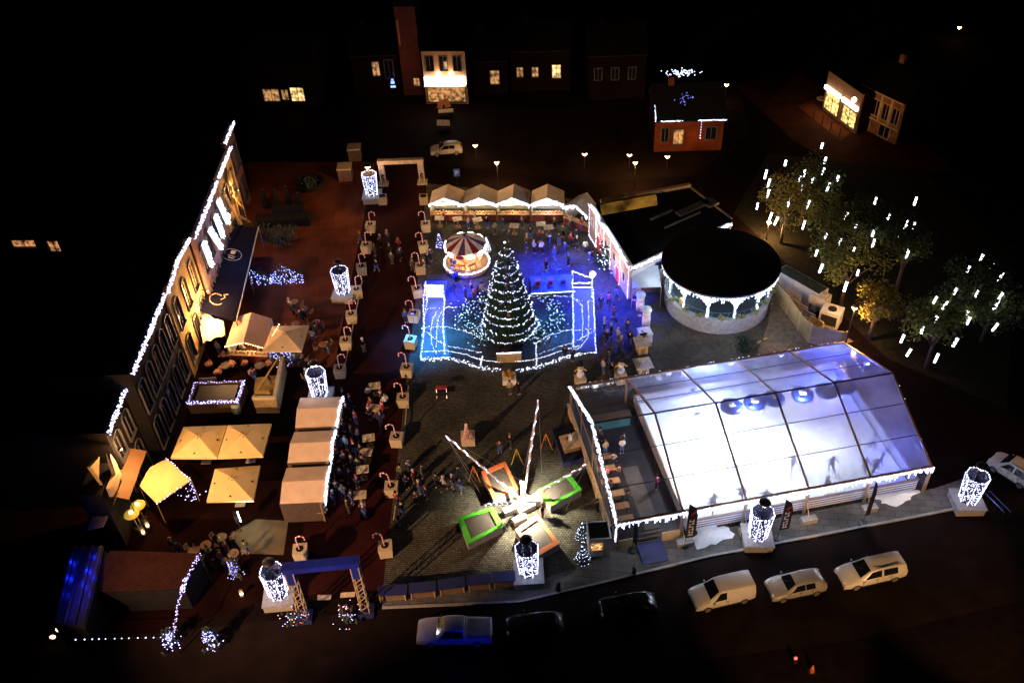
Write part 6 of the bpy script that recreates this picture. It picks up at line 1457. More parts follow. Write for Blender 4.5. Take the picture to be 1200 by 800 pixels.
for i, (q, lab) in enumerate((((517, 128), 'left'), ((524, 127), 'right'))):
    t = thing('deck_chair', 'orange deck chair outside the bright shop, %s one' % lab, 'chair', U(*q), (-.5, .5)[i]); MB().plate([(-.4, -.5, .35), (.4, -.5, .35), (.4, .5, 1.2), (-.4, .5, 1.2)], .04).build('sling', mat('orange_canvas', (.6, .2, .08), .8), t); MB().tube((-.4, -.5, .3), (-.4, .5, 1.2), .04).tube((.4, -.5, .3), (.4, .5, 1.2), .04).tube((-.4, .3, 0), (-.4, -.3, .5), .03).tube((.4, .3, 0), (.4, -.3, .5), .03).build('frame', WOOD, t)
for i, (q, s_, lab) in enumerate((((523, 136), (2.0, 1.0), 'flat tan table top outside the bright shop'), ((520, 150), (1.7, 1.5), 'tilted tan folded board nearer the parked car'))):
    t = thing('terrace_table', lab, 'table', U(*q), .05); MB().box((0, 0, .75), (*s_, .06), tilt=(0, .1 * i)).build('tabletop', mat('tan_top', (.45, .32, .17), .8), t); MB().tube((0, 0, 0), (0, 0, .72), .06).build('leg', BLACK, t)
# dark tower
A, B = U(474, 112), U(497, 112); h = HT(A, 8)
t, L_ = block('tall dark red brick tower rising beyond the top edge', A, B, 3.0, h, mat('tower_brick', (.07, .018, .012), .9, vary=.3), [(.55, .85, 1.4, 2.6, LITD)], name='tower', cat='tower')
MB().add([(-.1, -.1, h), (L_ + .1, -.1, h), (L_ + .1, 3.4, h), (-.1, 3.4, h), (L_ / 2, 1.6, h + 6)], [(0, 1, 4), (1, 2, 4), (2, 3, 4), (3, 0, 4)]).build('spire', ROOFB, t)
lamp('tower_glow', t, (L_ / 2 - .5, -3.5, 5.5), 90, (1, .2, .06), radius=.3); MB().box((.3, -.1, h * .72), (.2, .1, 3.5)).build('lit_strip', mat('rust_strip', (.4, .15, .06), .7), t)
# other far houses
for lab, q0, q1, dep, H, hs, rf in (
    ('dark house with a wide bright window at the upper left', (296, 128), (372, 128), 9, 6.5, [(.22, .46, 1.2, 3.0, LITD), (.50, .60, 1.4, 2.9, LITD), (.64, .84, 1.2, 3.2, LITW)], 'gable'),
    ('dark brick house with dim orange windows left of the tower', (418, 115), (470, 113), 8, 6.2, [(.45, .6, 3.2, 5.2, LITD), (.72, .9, 2.8, 5.4)], 'gable'),
    ('dark house with two lit windows right of the bright shop', (600, 108), (668, 107), 9, 6.0, [(.0 + .1, .2, 2.2, 3.6, LITD), (.36, .46, 2.2, 3.6, LITD), (.70, .84, 2.0, 3.9, LITW)], 'gable'),
    ('dark low house with an amber window beside the bright shop', (556, 112), (596, 111), 8, 5.0, [(.5, .75, 1.6, 3.6, LITD)], 'gable'),
    ('dark house with faint red lit wall at the upper centre', (690, 118), (755, 116), 9, 6.4, [(.1, .22, 3, 4.6), (.4, .52, 3, 4.6), (.7, .82, 3, 4.6)], 'gable')):
    block(lab, U(*q0), U(*q1), dep, H, DBR, hs, rf, name='house', cat='house')
lamp('far_glow', None, U(700, 135, 4), 1, SODC) if False else None
# house outlined in lights with orange brick wall below
A, B = U(766, 178), U(845, 176)
t, L_ = block('dark house edged with white lights above an orange lit brick wall', A, B, 8, 4.2, brickmat('orange_brick', (.16, .035, .01), (.11, .026, .008), (.05, .02, .015), 2, flat=False), [(.1, .2, 1.4, 3.2), (.28, .42, 1.0, 3.0, LITD), (.75, .9, 1.6, 3.2)], 'gable', name='house', cat='house', rh=3)
MB().bulbs(thick([(L_ * .08, -.45, 4.35), (L_ * .38, -.45, 4.35)], .16, .06, 2) + thick([(L_ * .62, -.45, 4.35), (L_ + .2, -.45, 4.35)], .16, .06, 2) + thick([(.0, -.3, 4.3), (.0, 3.9, 6.9)], .2, .05, 2) + thick([(L_ * .66, -.45, 2.0), (L_ * .66, -.45, 4.2)], .35, .04, 1), .06).build('outline_lights', LED, t)
lamp('brick_glow', t, (L_ * .55, -1.3, 2.2), 50, (1, .35, .08), radius=.2)
MB().bulbs([(L_ * .45 + R.gauss(0, 1.0), 6.0 + R.gauss(0, .4), 7.6 + R.gauss(0, .15)) for _ in range(70)], .07).build('ridge_lights', LED, t)
MB().bulbs([(L_ * .45 + R.gauss(0, .7), 2 + R.gauss(0, .4), 5.9 + R.gauss(0, .3)) for _ in range(30)], .05).build('star_lights', LEDD, t)
# right corner shop
Y1 = mat('lit_shop_window', (.5, .35, .12), .4, vary=.7, scale=2.2, emit=(1, .68, .22), es=1.5)
A, B = U(963, 128), U(1001, 157)
t, L_ = block('corner shop with two glowing yellow windows and bright fascia strips at the upper right', A, B, 8, 5.4, mat('shop_render', (.2, .1, .06), .9), [(.03, .46, .4, 2.9, Y1), (.56, .97, .4, 2.6, Y1)], 'flat', name='shop')
for x0, x1 in ((.02, .47), (.55, .98)): MB().box((L_ * (x0 + x1) / 2, -.2, 3.3), (L_ * (x1 - x0), .3, .5)).build('fascia_sign', glow('fascia_cream', (1, .88, .6), 6), t)
lamp('shop_glow', t, (L_ * .45, -1.8, 3.0), 110, (1, .65, .25), radius=.3)
A, B = U(1004, 147), U(1049, 170)
t, L_ = block('ornate orange lit house with tall framed windows right of the corner shop', A, B, 8, 5.6, mat('orange_render', (.22, .085, .035), .9, vary=.5, scale=1.2), [(.05, .2, 2.4, 4.4), (.28, .44, 2.4, 4.4), (.53, .68, 2.4, 4.4), (.77, .93, 2.4, 4.4), (.1, .3, .2, 1.7, LITD), (.55, .8, .2, 1.7)], 'gable', name='house', cat='house', windowm=mat('ochre_trim', (.5, .33, .15), .8))
MB().box((L_ / 2, -.15, 5.5), (L_ + .2, .4, .25)).build('cornice', mat('ochre_trim'), t); MB().box((L_ / 2, -.1, 1.95), (L_, .25, .2)).build('string_course', mat('ochre_trim'), t)
for x in (.24, .485, .73): MB().box((L_ * x, -.08, 3.6), (.3, .2, 3.4)).build('pilaster', mat('ochre_trim'), t)
lamp('house_glow', t, (L_ * .4, -3.2, 6.0), 70, (1, .45, .15), radius=.3)
P = U(1001, 150); w = thing('roof_lamp', 'small sodium lamp at the corner between the shop and the ornate house', 'lamp', U(1001, 117, 7.6)); MB().ball((0, 0, 0), .3, 8, 6).build('bulb', SODIUM, w); MB().tube((0, .9, 0), (0, 0, 0), .04).build('bracket', BLACK, w)
for i, q in enumerate(((953, 139), (963, 146), (973, 154), (983, 162))):
    t = thing('forecourt_post', 'thin dark post before the corner shop, %s from the left' % ORD[i], 'post', U(*q), 0, 'posts before the corner shop'); MB().tube((0, 0, 0), (0, 0, 1.3), .06).build('post', BLACK, t); MB().ball((0, 0, 1.33), .09, 6, 4).build('knob', BLACK, t)
t = thing('cafe_table', 'small lit table and parasol base left of the corner shop', 'table', U(962, 122)); MB().lathe([(.7, .75), (.7, .8), (.001, .8)], n=12).build('tabletop', BOX, t); MB().tube((0, 0, 0), (0, 0, .75), .06).build('leg', BLACK, t)
# lit skylights far left
A, B = U(20, 312), U(90, 312)
t, L_ = block('dark building with two orange lit windows at the far left', A, B, 8, 5.5, DWALL, [(.1, .48, 2.6, 3.5, mat('amber_window', (.4, .2, .08), .5, vary=.4, emit=(1, .42, .16), es=.55)), (.68, .86, 2.0, 3.4, mat('amber_window'))], 'flat')
w = thing('blue_sign', 'small glowing blue sign on a post left of the dark tower', 'sign', U(463, 118)); MB().tube((0, 0, 0), (0, 0, 2.4), .05).build('post', BLACK, w); MB().box((0, -.05, 2.1), (.7, .06, .3)).box((0, -.05, 2.7), (.5, .06, .35)).box((0, -.05, 3.1), (.3, .06, .25)).build('lit_panel', glow('sky_blue_panel', (.15, .35, 1), 2.2), w)
# signs near the back stalls
sg = thing('parking_sign', 'blue parking sign with a white P on a thin post behind the first cream stall', 'sign', U(537, 222)); MB().tube((0, 0, 0), (0, 0, 2.6), .035).build('post', DKMETAL, sg)
bd = MB().box((0, -.05, 2.3), (.75, .04, 1.0)).build('board', mat('sign_blue', (.03, .10, .55), .4, vary=.05), sg)
cu = bpy.data.curves.new('sign_letter', 'FONT'); cu.body = 'P'; cu.size = .8; cu.align_x = 'CENTER'; cu.extrude = .005
to = bpy.data.objects.new('sign_letter', cu); dg = bpy.context.evaluated_depsgraph_get(); COL.objects.link(to); dg.update()
me = bpy.data.meshes.new_from_object(to.evaluated_get(dg)); bpy.data.objects.remove(to)
lo = bpy.data.objects.new('sign_letter', me); me.materials.clear(); me.materials.append(WHITE); COL.objects.link(lo); lo.parent = bd; lo.location = (0, -.085, 2.02); lo.rotation_euler = (PI / 2, 0, 0)

# ------------------------------------------------------------------ cars
def car(front, rear, label, paint, kind, wid=1.78, name='parked_car', cat='car'):
    """front, rear: ground centre points of both ends; local +x = forward"""
    d = front - rear; L_ = d.length; c = (front + rear) / 2
    t = thing(name, label, cat, (c.x, c.y, 0), math.atan2(d.y, d.x)); k = L_ / 4.3
    # stations: x (rear -2.15 .. front 2.15), top z, top half width, belt z
    P = {'van': [(-2.15, 1.15, .70, .95), (-2.08, 1.72, .70, 1.0), (-1.6, 1.80, .70, 1.0), (0, 1.82, .70, 1.0), (.45, 1.78, .68, 1.0), (1.15, 1.12, .70, .98), (1.75, .98, .66, .86), (2.08, .82, .60, .74), (2.15, .6, .56, .55)],
         'hatch': [(-2.15, .95, .66, .85), (-1.95, 1.12, .62, .95), (-1.45, 1.42, .58, .95), (-.4, 1.48, .58, .94), (.25, 1.42, .57, .93), (1.0, 1.0, .66, .92), (1.6, .92, .66, .84), (2.05, .76, .60, .70), (2.15, .58, .55, .52)],
         'mpv': [(-2.15, 1.0, .68, .95), (-2.02, 1.5, .64, 1.0), (-1.5, 1.66, .64, 1.0), (-.3, 1.70, .64, 1.0), (.35, 1.62, .63, 1.0), (1.15, 1.08, .68, .98), (1.7, .98, .66, .86), (2.08, .80, .60, .72), (2.15, .6, .56, .55)],
         'pickup': [(-2.15, 1.0, .70, .98), (-2.1, 1.08, .72, 1.0), (-.72, 1.08, .72, 1.0), (-.62, 1.62, .62, 1.0), (.05, 1.72, .60, 1.0), (.45, 1.66, .60, 1.0), (.98, 1.12, .68, 1.0), (1.7, 1.04, .68, .92), (2.08, .86, .62, .78), (2.15, .6, .58, .55)]}[kind]
    hw = wid / 2
    def sec(s_):
        x, tz, tw, bz = s_; e = 1 - .10 * max(0, (abs(x) - 1.6) / .55); bz = min(bz, tz - .03)
        return [(x * k, -hw * e * .93, .24), (x * k, -hw * e, .5), (x * k, -hw * e * .98, bz), (x * k, -tw, tz - .04), (x * k, -tw + .12, tz), (x * k, tw - .12, tz), (x * k, tw, tz - .04), (x * k, hw * e * .98, bz), (x * k, hw * e, .5), (x * k, hw * e * .93, .24)]
    vs = []; fs = []
    for s_ in P: vs += sec(s_)
    n = 10
    for i in range(len(P) - 1):
        for j in range(n): a = i * n + j; b = i * n + (j + 1) % n; fs.append((a, b, b + n, a + n))
    fs.append(tuple(reversed(range(n)))); q = (len(P) - 1) * n; fs.append(tuple(range(q, q + n)))
    o = MB().add(vs, fs).build('body', paint, t, smooth=True)
    bm = bmesh.new(); bm.from_mesh(o.data); bmesh.ops.recalc_face_normals(bm, faces=bm.faces); bm.to_mesh(o.data); bm.free()
    m_ = o.modifiers.new('bevel', 'BEVEL'); m_.width = .05; m_.segments = 2; m_.limit_method = 'ANGLE'; m_.angle_limit = .5
    def pt(i, f, j, g):
        A = [Vector(p) for p in sec(P[i])]; B = [Vector(p) for p in sec(P[i + 1])]; p = A[j].lerp(A[j + 1], g); q_ = B[j].lerp(B[j + 1], g); return p.lerp(q_, f)
    wi = {'van': 4, 'hatch': 4, 'mpv': 4, 'pickup': 5}[kind]
    up = Vector((.012, 0, .018))
    def patch(i, f0, f1, g0, g1, j, off):
        return [pt(i, f0, j, g0) + off, pt(i, f1, j, g0) + off, pt(i, f1, j, g1) + off, pt(i, f0, j, g1) + off]
    # windscreen between roof front and cowl
    A = [Vector(p) for p in sec(P[wi])]; B = [Vector(p) for p in sec(P[wi + 1])]
    l0, l1 = A[4].lerp(B[4], .08), A[5].lerp(B[5], .08); m0, m1 = A[4].lerp(B[4], .93), A[5].lerp(B[5], .93); m0.y -= .1; m1.y += .1
    MB().plate([v + up for v in (l0, m0, m1, l1)], .015).build('windscreen', GLASSD, t)
    wins = {'van': [(3, .05, 1.0)], 'hatch': [(2, .3, 1.0), (3, .08, 1.0)], 'mpv': [(2, .1, .9), (3, .05, 1.0)], 'pickup': [(3, .1, 1.0), (4, .05, 1.0)]}[kind]
    for s_, j in ((-1, 2), (1, 6)):
        off = Vector((0, s_ * .02, .006))
        for i, f0, f1 in wins:
            g0, g1 = (.12, .88)
            w_ = patch(i, f0, f1, g0, g1, j, off)
            MB().plate(w_ if s_ < 0 else w_[::-1], .012).build('side_window', GLASSD, t)
        # front quarter window tapering into the screen
        w_ = [pt(wi, 0, j, .12 if s_ < 0 else .88) + off, pt(wi, .62, j, .12 if s_ < 0 else .88) + off, pt(wi, 0, j, .88 if s_ < 0 else .12) + off]
        MB().plate(w_ if s_ < 0 else w_[::-1], .012).build('side_window', GLASSD, t)
        x = P[wi + 1][0] * k - .25; MB().ball((x, s_ * (hw + .1), 1.0), (.07, .11, .08), 8, 5).build('mirror', paint if kind != 'pickup' else BLACK, t, smooth=True)
    for s_ in (-1, 1):
        MB().box((0, s_ * (hw * .965), .30), (3.0 * k, .05, .13)).build('sill', RUBBER, t)
        b = MB()
        for x in ((.95, -.1) if kind in ('van', 'pickup') else (.95, -.05, -1.0)): b.box((x * k, s_ * hw * .995, .66), (.02, .02, .62))
        b.build('door_seams', BLACK, t)
        h_ = MB()
        for x in ((.02,) if kind in ('van', 'pickup') else (.05, -.9)): h_.box((x * k, s_ * hw * 1.0, .86), (.16, .03, .035))
        h_.build('door_handles', BLACK, t)
    MB().box((2.10 * k, 0, .34), (.12, wid * .82, .2)).build('front_bumper', RUBBER, t); MB().box((-2.12 * k, 0, .36), (.1, wid * .84, .2)).build('rear_bumper', RUBBER, t)
    if kind == 'mpv':
        for s_ in (-1, 1): MB().tube((-1.6 * k, s_ * .56, 1.72), (.1 * k, s_ * .56, 1.74), .025, n=5).build('roof_rail', BLACK, t)
    MB().tube((1.14 * k, -.35, 1.12), (.75 * k, .1, 1.4), .012, n=4).build('wiper', BLACK, t)
    if kind != 'pickup':
        A = [Vector(p) for p in sec(P[0])]; B = [Vector(p) for p in sec(P[1])]; off = Vector((-.02, 0, .01))
        MB().plate([A[4].lerp(B[4], .25) + off, B[4].lerp(A[4], .12) + off, B[5].lerp(A[5], .12) + off, A[5].lerp(B[5], .25) + off], .012).build('rear_window', GLASSD, t)
    else:
        MB().box((-1.42 * k, 0, 1.095), (1.28 * k, 1.36, .03)).build('load_cover', mat('pickup_cover', (.34, .33, .34), .5), t)
        MB().box((-.68 * k, 0, 1.33), (.03, 1.1, .36)).build('rear_window', GLASSD, t)
    wh = MB(); 
    for sx in (-1.32, 1.32):
        for sy in (-1, 1):
            w = MB().lathe([(.001, -.1), (.31, -.1), (.33, -.06), (.33, .06), (.31, .1), (.001, .1)], n=16).build('wheel', RUBBER, t, smooth=False); w.location = (sx * k, sy * (hw - .1), .33); w.rotation_euler = (PI / 2, 0, 0)
            r = MB().lathe([(.001, 0), (.2, 0), (.22, .012), (.22, -.012)], n=12).build('rim', ALU, w); r.location = (0, 0, -sy * .108)
    for sy in (-.52, .52):
        MB().ball((2.06 * k, sy, .72), (.1, .17, .08), 8, 5).build('headlight', mat('headlight_glass', (.7, .7, .72), .1), t, smooth=True)
        MB().box((-2.15 * k, sy * 1.15, .85), (.06, .14, .22)).build('tail_light', RED, t)
    MB().box((2.15 * k, 0, .5), (.04, .9, .14)).build('grille', BLACK, t); MB().box((-2.16 * k, 0, .55), (.03, .5, .12)).build('number_plate', WHITE, t)
    return t
WP = mat('white_car_paint', (.62, .60, .57), .3, vary=.06); SP = mat('silver_car_paint', (.48, .46, .42), .3, .3, vary=.06); CP = mat('cream_car_paint', (.58, .55, .48), .3, vary=.06); BKP = mat('black_car_paint', (.012, .012, .015), .18, vary=0)
GP = mat('grey_car_paint', (.42, .42, .46), .3, .2, vary=.08)
car(U(810, 708), U(879, 692), 'white panel van, leftmost of the three orange lit parked vehicles', WP, 'van', 1.85, cat='van')
car(U(899, 697), U(962, 684), 'silver hatchback parked between the white van and the pale people carrier', SP, 'hatch')
car(U(982, 683), U(1054, 667), 'pale people carrier, rightmost of the three parked vehicles', CP, 'mpv', 1.82)
car(U(490, 745), U(577, 744), 'grey pickup with a covered load bed parked in blue light at the lower middle', GP, 'pickup', 1.9)
car(U(703, 720), U(768, 712), 'black car just left of the white van in the dark street', BKP, 'hatch')
car(U(594, 741), U(660, 736), 'black car right behind the grey pickup', BKP, 'hatch')
car(U(1160, 541), U(1210, 572), 'pale car cut off by the right edge of the picture', CP, 'mpv', 1.8)
car(U(505, 181), U(542, 178), 'cream car parked beyond the cream stalls near the bright shop', CP, 'hatch')
lamp('car_spill', None, U(520, 190, 3), 1, SODC) if False else None
# dark blue planter by the right lamp column
t = thing('bicycle_rack', 'thin blue lit metal rack beside the right lamp column', 'rack', U(1164, 586)); b = MB(); a, c = U(1152, 575, .8) - t.location, U(1177, 600, .8) - t.location
for o_ in (0, .5): b.tube(a + Vector((o_, 0, 0)), c + Vector((o_, 0, 0)), .035, n=5)
b.build('rails', mat('blue_steel', (.1, .14, .3), .3, .6), t); f = MB()
for s_ in (0, .33, .66, 1):
    p = a.lerp(c, s_); f.tube((p.x, p.y, 0), p, .03, n=4).tube((p.x + .5, p.y, 0), p + Vector((.5, 0, 0)), .03, n=4)
f.build('posts', DKMETAL, t)
t = thing('traffic_cone', 'dark red lit cone on the road at the bottom of the picture', 'cone', U(951, 786)); MB().lathe([(.2, .03), (.03, .75)], n=12).build('cone', mat('orange_cone', (.6, .15, .04), .5), t, smooth=True); MB().box((0, 0, .02), (.5, .5, .04)).build('base', RUBBER, t)
t = thing('marker_lamp', 'small red lamp on the road at the bottom of the picture', 'lamp', U(931, 776)); MB().box((0, 0, .25), (.3, .2, .5)).build('body', BLACK, t); MB().ball((0, 0, .55), (.12, .09, .18), 8, 5).build('lens', glow('red_lens', (1, .02, .03), 2.0), t)

# ------------------------------------------------------------------ people
def skinmesh(name, joints, edges, root=0, sub=1):
    me = bpy.data.meshes.new(name); me.from_pydata([j[0] for j in joints], edges, []); o = bpy.data.objects.new(name, me); COL.objects.link(o)
    md = o.modifiers.new('skin', 'SKIN'); md.use_smooth_shade = True
    for i, j in enumerate(joints):
        r = j[1] if hasattr(j[1], '__len__') else (j[1], j[1]); me.skin_vertices[0].data[i].radius = r; me.skin_vertices[0].data[i].use_root = (i == root)
    if sub: s_ = o.modifiers.new('sub', 'SUBSURF'); s_.levels = sub; s_.render_levels = sub
    dg = bpy.context.evaluated_depsgraph_get(); dg.update(); r = bpy.data.meshes.new_from_object(o.evaluated_get(dg)); r.name = name
    bpy.data.objects.remove(o); bpy.data.meshes.remove(me); return r
def figure(pose):
    """joints of a 1.72 m figure facing -y"""
    J = {'pel': ((0, 0, .92), (.13, .10)), 'wai': ((0, 0, 1.08), (.12, .09)), 'che': ((0, 0, 1.30), (.15, .10)), 'nek': ((0, 0, 1.47), .055), 'hd0': ((0, -.01, 1.55), .085), 'hd1': ((0, -.015, 1.66), .085)}
    if pose == 'stand': K = {'lk': (.09, 0, .5), 'lf': (.10, .02, .07), 'lt': (.10, -.14, .04), 'rk': (-.09, 0, .5), 'rf': (-.10, .02, .07), 'rt': (-.10, -.14, .04), 'le': (.24, .02, 1.12), 'lh': (.24, -.06, .86), 're': (-.24, .02, 1.12), 'rh': (-.24, -.06, .86)}
    elif pose == 'walk': K = {'lk': (.09, -.14, .52), 'lf': (.09, -.24, .08), 'lt': (.09, -.38, .06), 'rk': (-.09, .06, .5), 'rf': (-.09, .28, .12), 'rt': (-.09, .16, .04), 'le': (.24, .12, 1.14), 'lh': (.23, .14, .9), 're': (-.24, -.06, 1.14), 'rh': (-.22, -.22, .96)}
    elif pose == 'hold': K = {'lk': (.10, -.02, .5), 'lf': (.12, .02, .07), 'lt': (.13, -.14, .04), 'rk': (-.10, 0, .5), 'rf': (-.12, .02, .07), 'rt': (-.13, -.14, .04), 'le': (.25, -.02, 1.14), 'lh': (.10, -.26, 1.18), 're': (-.25, -.02, 1.14), 'rh': (-.10, -.26, 1.14)}
    else: K = {'lk': (.10, -.22, .55), 'lf': (.11, -.10, .10), 'lt': (.12, -.24, .07), 'rk': (-.10, .10, .52), 'rf': (-.18, .48, .22), 'rt': (-.20, .40, .10), 'le': (.36, -.06, 1.2), 'lh': (.52, -.2, 1.1), 're': (-.36, .06, 1.2), 'rh': (-.54, .14, 1.12)}
    J.update({'ls': ((.18, 0, 1.38), .07), 'rs': ((-.18, 0, 1.38), .07), 'lp': ((.09, 0, .86), .095), 'rp': ((-.09, 0, .86), .095)})
    for n, r in (('lk', .062), ('lf', .045), ('lt', .035), ('rk', .062), ('rf', .045), ('rt', .035), ('le', .047), ('lh', .04), ('re', .047), ('rh', .04)): J[n] = (K[n], r)
    names = list(J); E = [('pel', 'wai'), ('wai', 'che'), ('che', 'nek'), ('nek', 'hd0'), ('hd0', 'hd1'), ('che', 'ls'), ('ls', 'le'), ('le', 'lh'), ('che', 'rs'), ('rs', 're'), ('re', 'rh'), ('pel', 'lp'), ('lp', 'lk'), ('lk', 'lf'), ('lf', 'lt'), ('pel', 'rp'), ('rp', 'rk'), ('rk', 'rf'), ('rf', 'rt')]
    body = skinmesh('person_body', [J[n] for n in names], [(names.index(a), names.index(b)) for a, b in E])
    g_ = lambda n, f=1.32: (J[n][0], (J[n][1][0] * f, J[n][1][1] * f) if hasattr(J[n][1], '__len__') else J[n][1] * f)
    def mid(a, b, t): return tuple(x + (y - x) * t for x, y in zip(J[a][0], J[b][0]))
    cj = [((0, 0, .80), (.19, .15)), ((0, 0, .95), (.18, .14)), g_('wai', 1.35), g_('che', 1.28), ((0, 0, 1.44), .085), g_('ls', 1.25), g_('le', 1.45), (mid('le', 'lh', .8), .056), g_('rs', 1.25), g_('re', 1.45), (mid('re', 'rh', .8), .056)]
    coat = skinmesh('person_coat', cj, [(0, 1), (1, 2), (2, 3), (3, 4), (3, 5), (5, 6), (6, 7), (3, 8), (8, 9), (9, 10)])
    tj = [((0, 0, .92), (.15, .12)), g_('lp', 1.12), g_('lk', 1.3), (mid('lk', 'lf', .9), .062), g_('rp', 1.12), g_('rk', 1.3), (mid('rk', 'rf', .9), .062)]
    trs = skinmesh('person_trousers', tj, [(0, 1), (1, 2), (2, 3), (0, 4), (4, 5), (5, 6)])
    return body, coat, trs
FIG = {p: figure(p) for p in ('stand', 'walk', 'hold', 'skate')}
HAIRM = MB().ball((0, .015, 1.645), (.115, .12, .125), 10, 7).mesh('person_hair', True)
HATM = MB().lathe([(.135, 1.64), (.14, 1.68), (.11, 1.76), (.001, 1.8)], n=12).mesh('person_hat', True)
SANTA = MB().lathe([(.13, 1.66), (.12, 1.72), (.06, 1.9), (.001, 1.98)], n=12).mesh('santa_hat', True)
TRIM = MB().lathe([(.14, 1.62), (.155, 1.65), (.14, 1.69)], n=12).ball((.02, 0, 1.98), .045, 6, 4).mesh('hat_trim', True)
for me in [m for f in FIG.values() for m in f] + [HAIRM, HATM, SANTA, TRIM]:
    if not me.materials: me.materials.append(SKIN)
    me.materials[0] = SKIN
def cloth(name, c): return mat(name + '_cloth', c, .85, vary=.1)
CL = {'black': (.014, .014, .016), 'navy': (.015, .02, .06), 'dark grey': (.05, .05, .055), 'brown': (.09, .05, .03), 'dark red': (.20, .02, .025), 'red': (.40, .03, .03), 'white': (.6, .6, .6), 'pale grey': (.32, .33, .35), 'blue': (.04, .10, .35), 'pale blue': (.25, .35, .55), 'olive': (.08, .08, .03), 'pink': (.5, .08, .2), 'beige': (.38, .30, .2), 'purple': (.12, .04, .18)}
HAIRC = [(.02, .014, .01), (.05, .03, .015), (.16, .10, .05), (.015, .015, .015)]
def person(P, label, coat='black', trousers='dark grey', pose='stand', rz=0, hat=None, scale=1.0, group=None):
    t = thing('person', label, 'person', P, rz, group); t.scale = (scale,) * 3; b, c, tr = FIG[pose]
    def child(nm, me, m, par):
        o = bpy.data.objects.new(nm, me); COL.objects.link(o); o.parent = par; o.material_slots[0].link = 'OBJECT'; o.material_slots[0].material = m; return o
    bo = child('body', b, SKIN, t); child('coat', c, cloth(coat, CL[coat]), t); child('trousers', tr, cloth(trousers, CL[trousers]), t)
    if hat == 'santa': h = child('santa_hat', SANTA, RED, t); child('hat_trim', TRIM, WHITE, h)
    elif hat: child('hat', HATM, cloth(hat, CL[hat]), t)
    else: hc = R.randrange(4); child('hair', HAIRM, mat('hair_%s' % ('dark_brown', 'brown', 'fair', 'black')[hc], HAIRC[hc], .7, vary=0), t)
    return t
DARKC = ['black', 'navy', 'dark grey', 'black', 'brown', 'navy', 'olive', 'dark red', 'black', 'dark grey']
TRC = ['dark grey', 'navy', 'black', 'blue']
PO = ['stand', 'hold', 'walk', 'stand', 'hold']
def crowd(pts, where, group, colours=DARKC, by='back', z=0.02):
    pts = sorted(pts, key=lambda q: q[1] if by == 'back' else q[0])
    for i, q in enumerate(pts):
        c = q[2] if len(q) > 2 else R.choice(colours); hat = q[3] if len(q) > 3 else R.choice([None, None, None, 'black', 'dark red', 'pale grey'])
        person(U(q[0], q[1], z), 'person in %s coat%s, %s from the %s %s' % (c, {'santa': ' and santa hat', None: ''}.get(hat, ' and hat'), ORD[i], by, where), c, R.choice(TRC), R.choice(PO), R.uniform(0, 6.3), hat, R.uniform(.93, 1.06), group)
crowd([(404, 470), (412, 478, 'navy'), (408, 490), (418, 497, 'dark red'), (404, 505, 'black'), (413, 512), (421, 517, 'pale grey'), (399, 523, 'black'), (407, 527, 'pale blue'), (416, 532), (424, 536, 'navy'), (396, 540, 'dark grey'), (405, 545), (414, 548), (421, 552, 'olive'), (393, 558), (401, 563, 'navy'), (412, 566), (420, 572), (396, 578, 'dark grey'), (404, 585, 'pale grey'), (414, 590), (393, 590), (426, 548, 'brown'), (409, 600), (428, 606, 'navy')],
      'by the peach stalls', 'people beside the peach roofed stalls')
crowd([(433, 468, 'pale grey', None), (448, 474, 'brown', 'santa'), (436, 482, 'dark red', None), (450, 488, 'red', 'santa'), (453, 478, 'white', None), (434, 492, 'black', 'santa'), (447, 498, 'navy', None)], 'among the santa hats', 'people with santa hats on the promenade')
crowd([(470, 560), (480, 553, 'pale grey', None), (477, 572), (486, 566), (492, 578), (488, 590), (500, 585, 'navy'), (466, 592, 'dark red'), (512, 570, 'dark grey', None), (521, 575, 'pale grey'), (531, 572, 'black'), (538, 562, 'dark grey'), (540, 575), (472, 603, 'black'), (468, 615, 'black'), (496, 560)], 'left of bungee ride', 'people left of the bungee ride')
crowd([(521, 262, 'red'), (549, 268, 'pale grey'), (557, 262, 'beige'), (571, 268), (580, 275, 'beige'), (590, 270), (597, 283), (612, 268), (622, 280), (618, 290, 'olive'), (632, 284, 'dark red'), (650, 268), (660, 278, 'olive'), (655, 287), (668, 272), (675, 281, 'navy'), (682, 270, 'dark red')], 'along the cream stalls', 'people along the cream roofed stalls', by='left')
crowd([(617, 296, 'navy'), (626, 297, 'pale blue'), (635, 297, 'white', None), (662, 297, 'blue'), (669, 288, 'red'), (686, 297, 'white'), (676, 292), (650, 303), (694, 308), (640, 318, 'black'), (666, 312)], 'in the blue light', 'people in the blue lit space', by='left')
crowd([(704, 362, 'navy'), (713, 358, 'pink'), (719, 372, 'purple'), (708, 388, 'pale blue'), (716, 395), (711, 402, 'black'), (724, 400, 'pale grey'), (735, 390, 'olive'), (713, 425), (707, 437, 'pale grey'), (717, 440, 'black'), (728, 410), (738, 404), (722, 352, 'blue')], 'between tree and bandstand', 'people between the tree and the bandstand')
crowd([(546, 350, 'navy'), (553, 346, 'dark grey', 'santa'), (560, 349, 'red'), (556, 355, 'dark red'), (566, 347, 'beige'), (570, 353, 'navy')], 'between carousel and tree', 'people between the carousel and the tree', by='left')
crowd([(318, 452, 'black'), (300, 448), (258, 415, 'pale grey'), (287, 417, 'pale grey'), (306, 417, 'white'), (272, 416), (345, 370, 'dark grey'), (358, 375), (368, 402, 'white'), (372, 395), (342, 366, 'brown'), (354, 376, 'navy'), (377, 389, 'dark red'), (386, 414), (347, 428, 'pale grey'), (361, 447), (330, 395)], 'on left terrace', 'people on the left terrace', by='left')
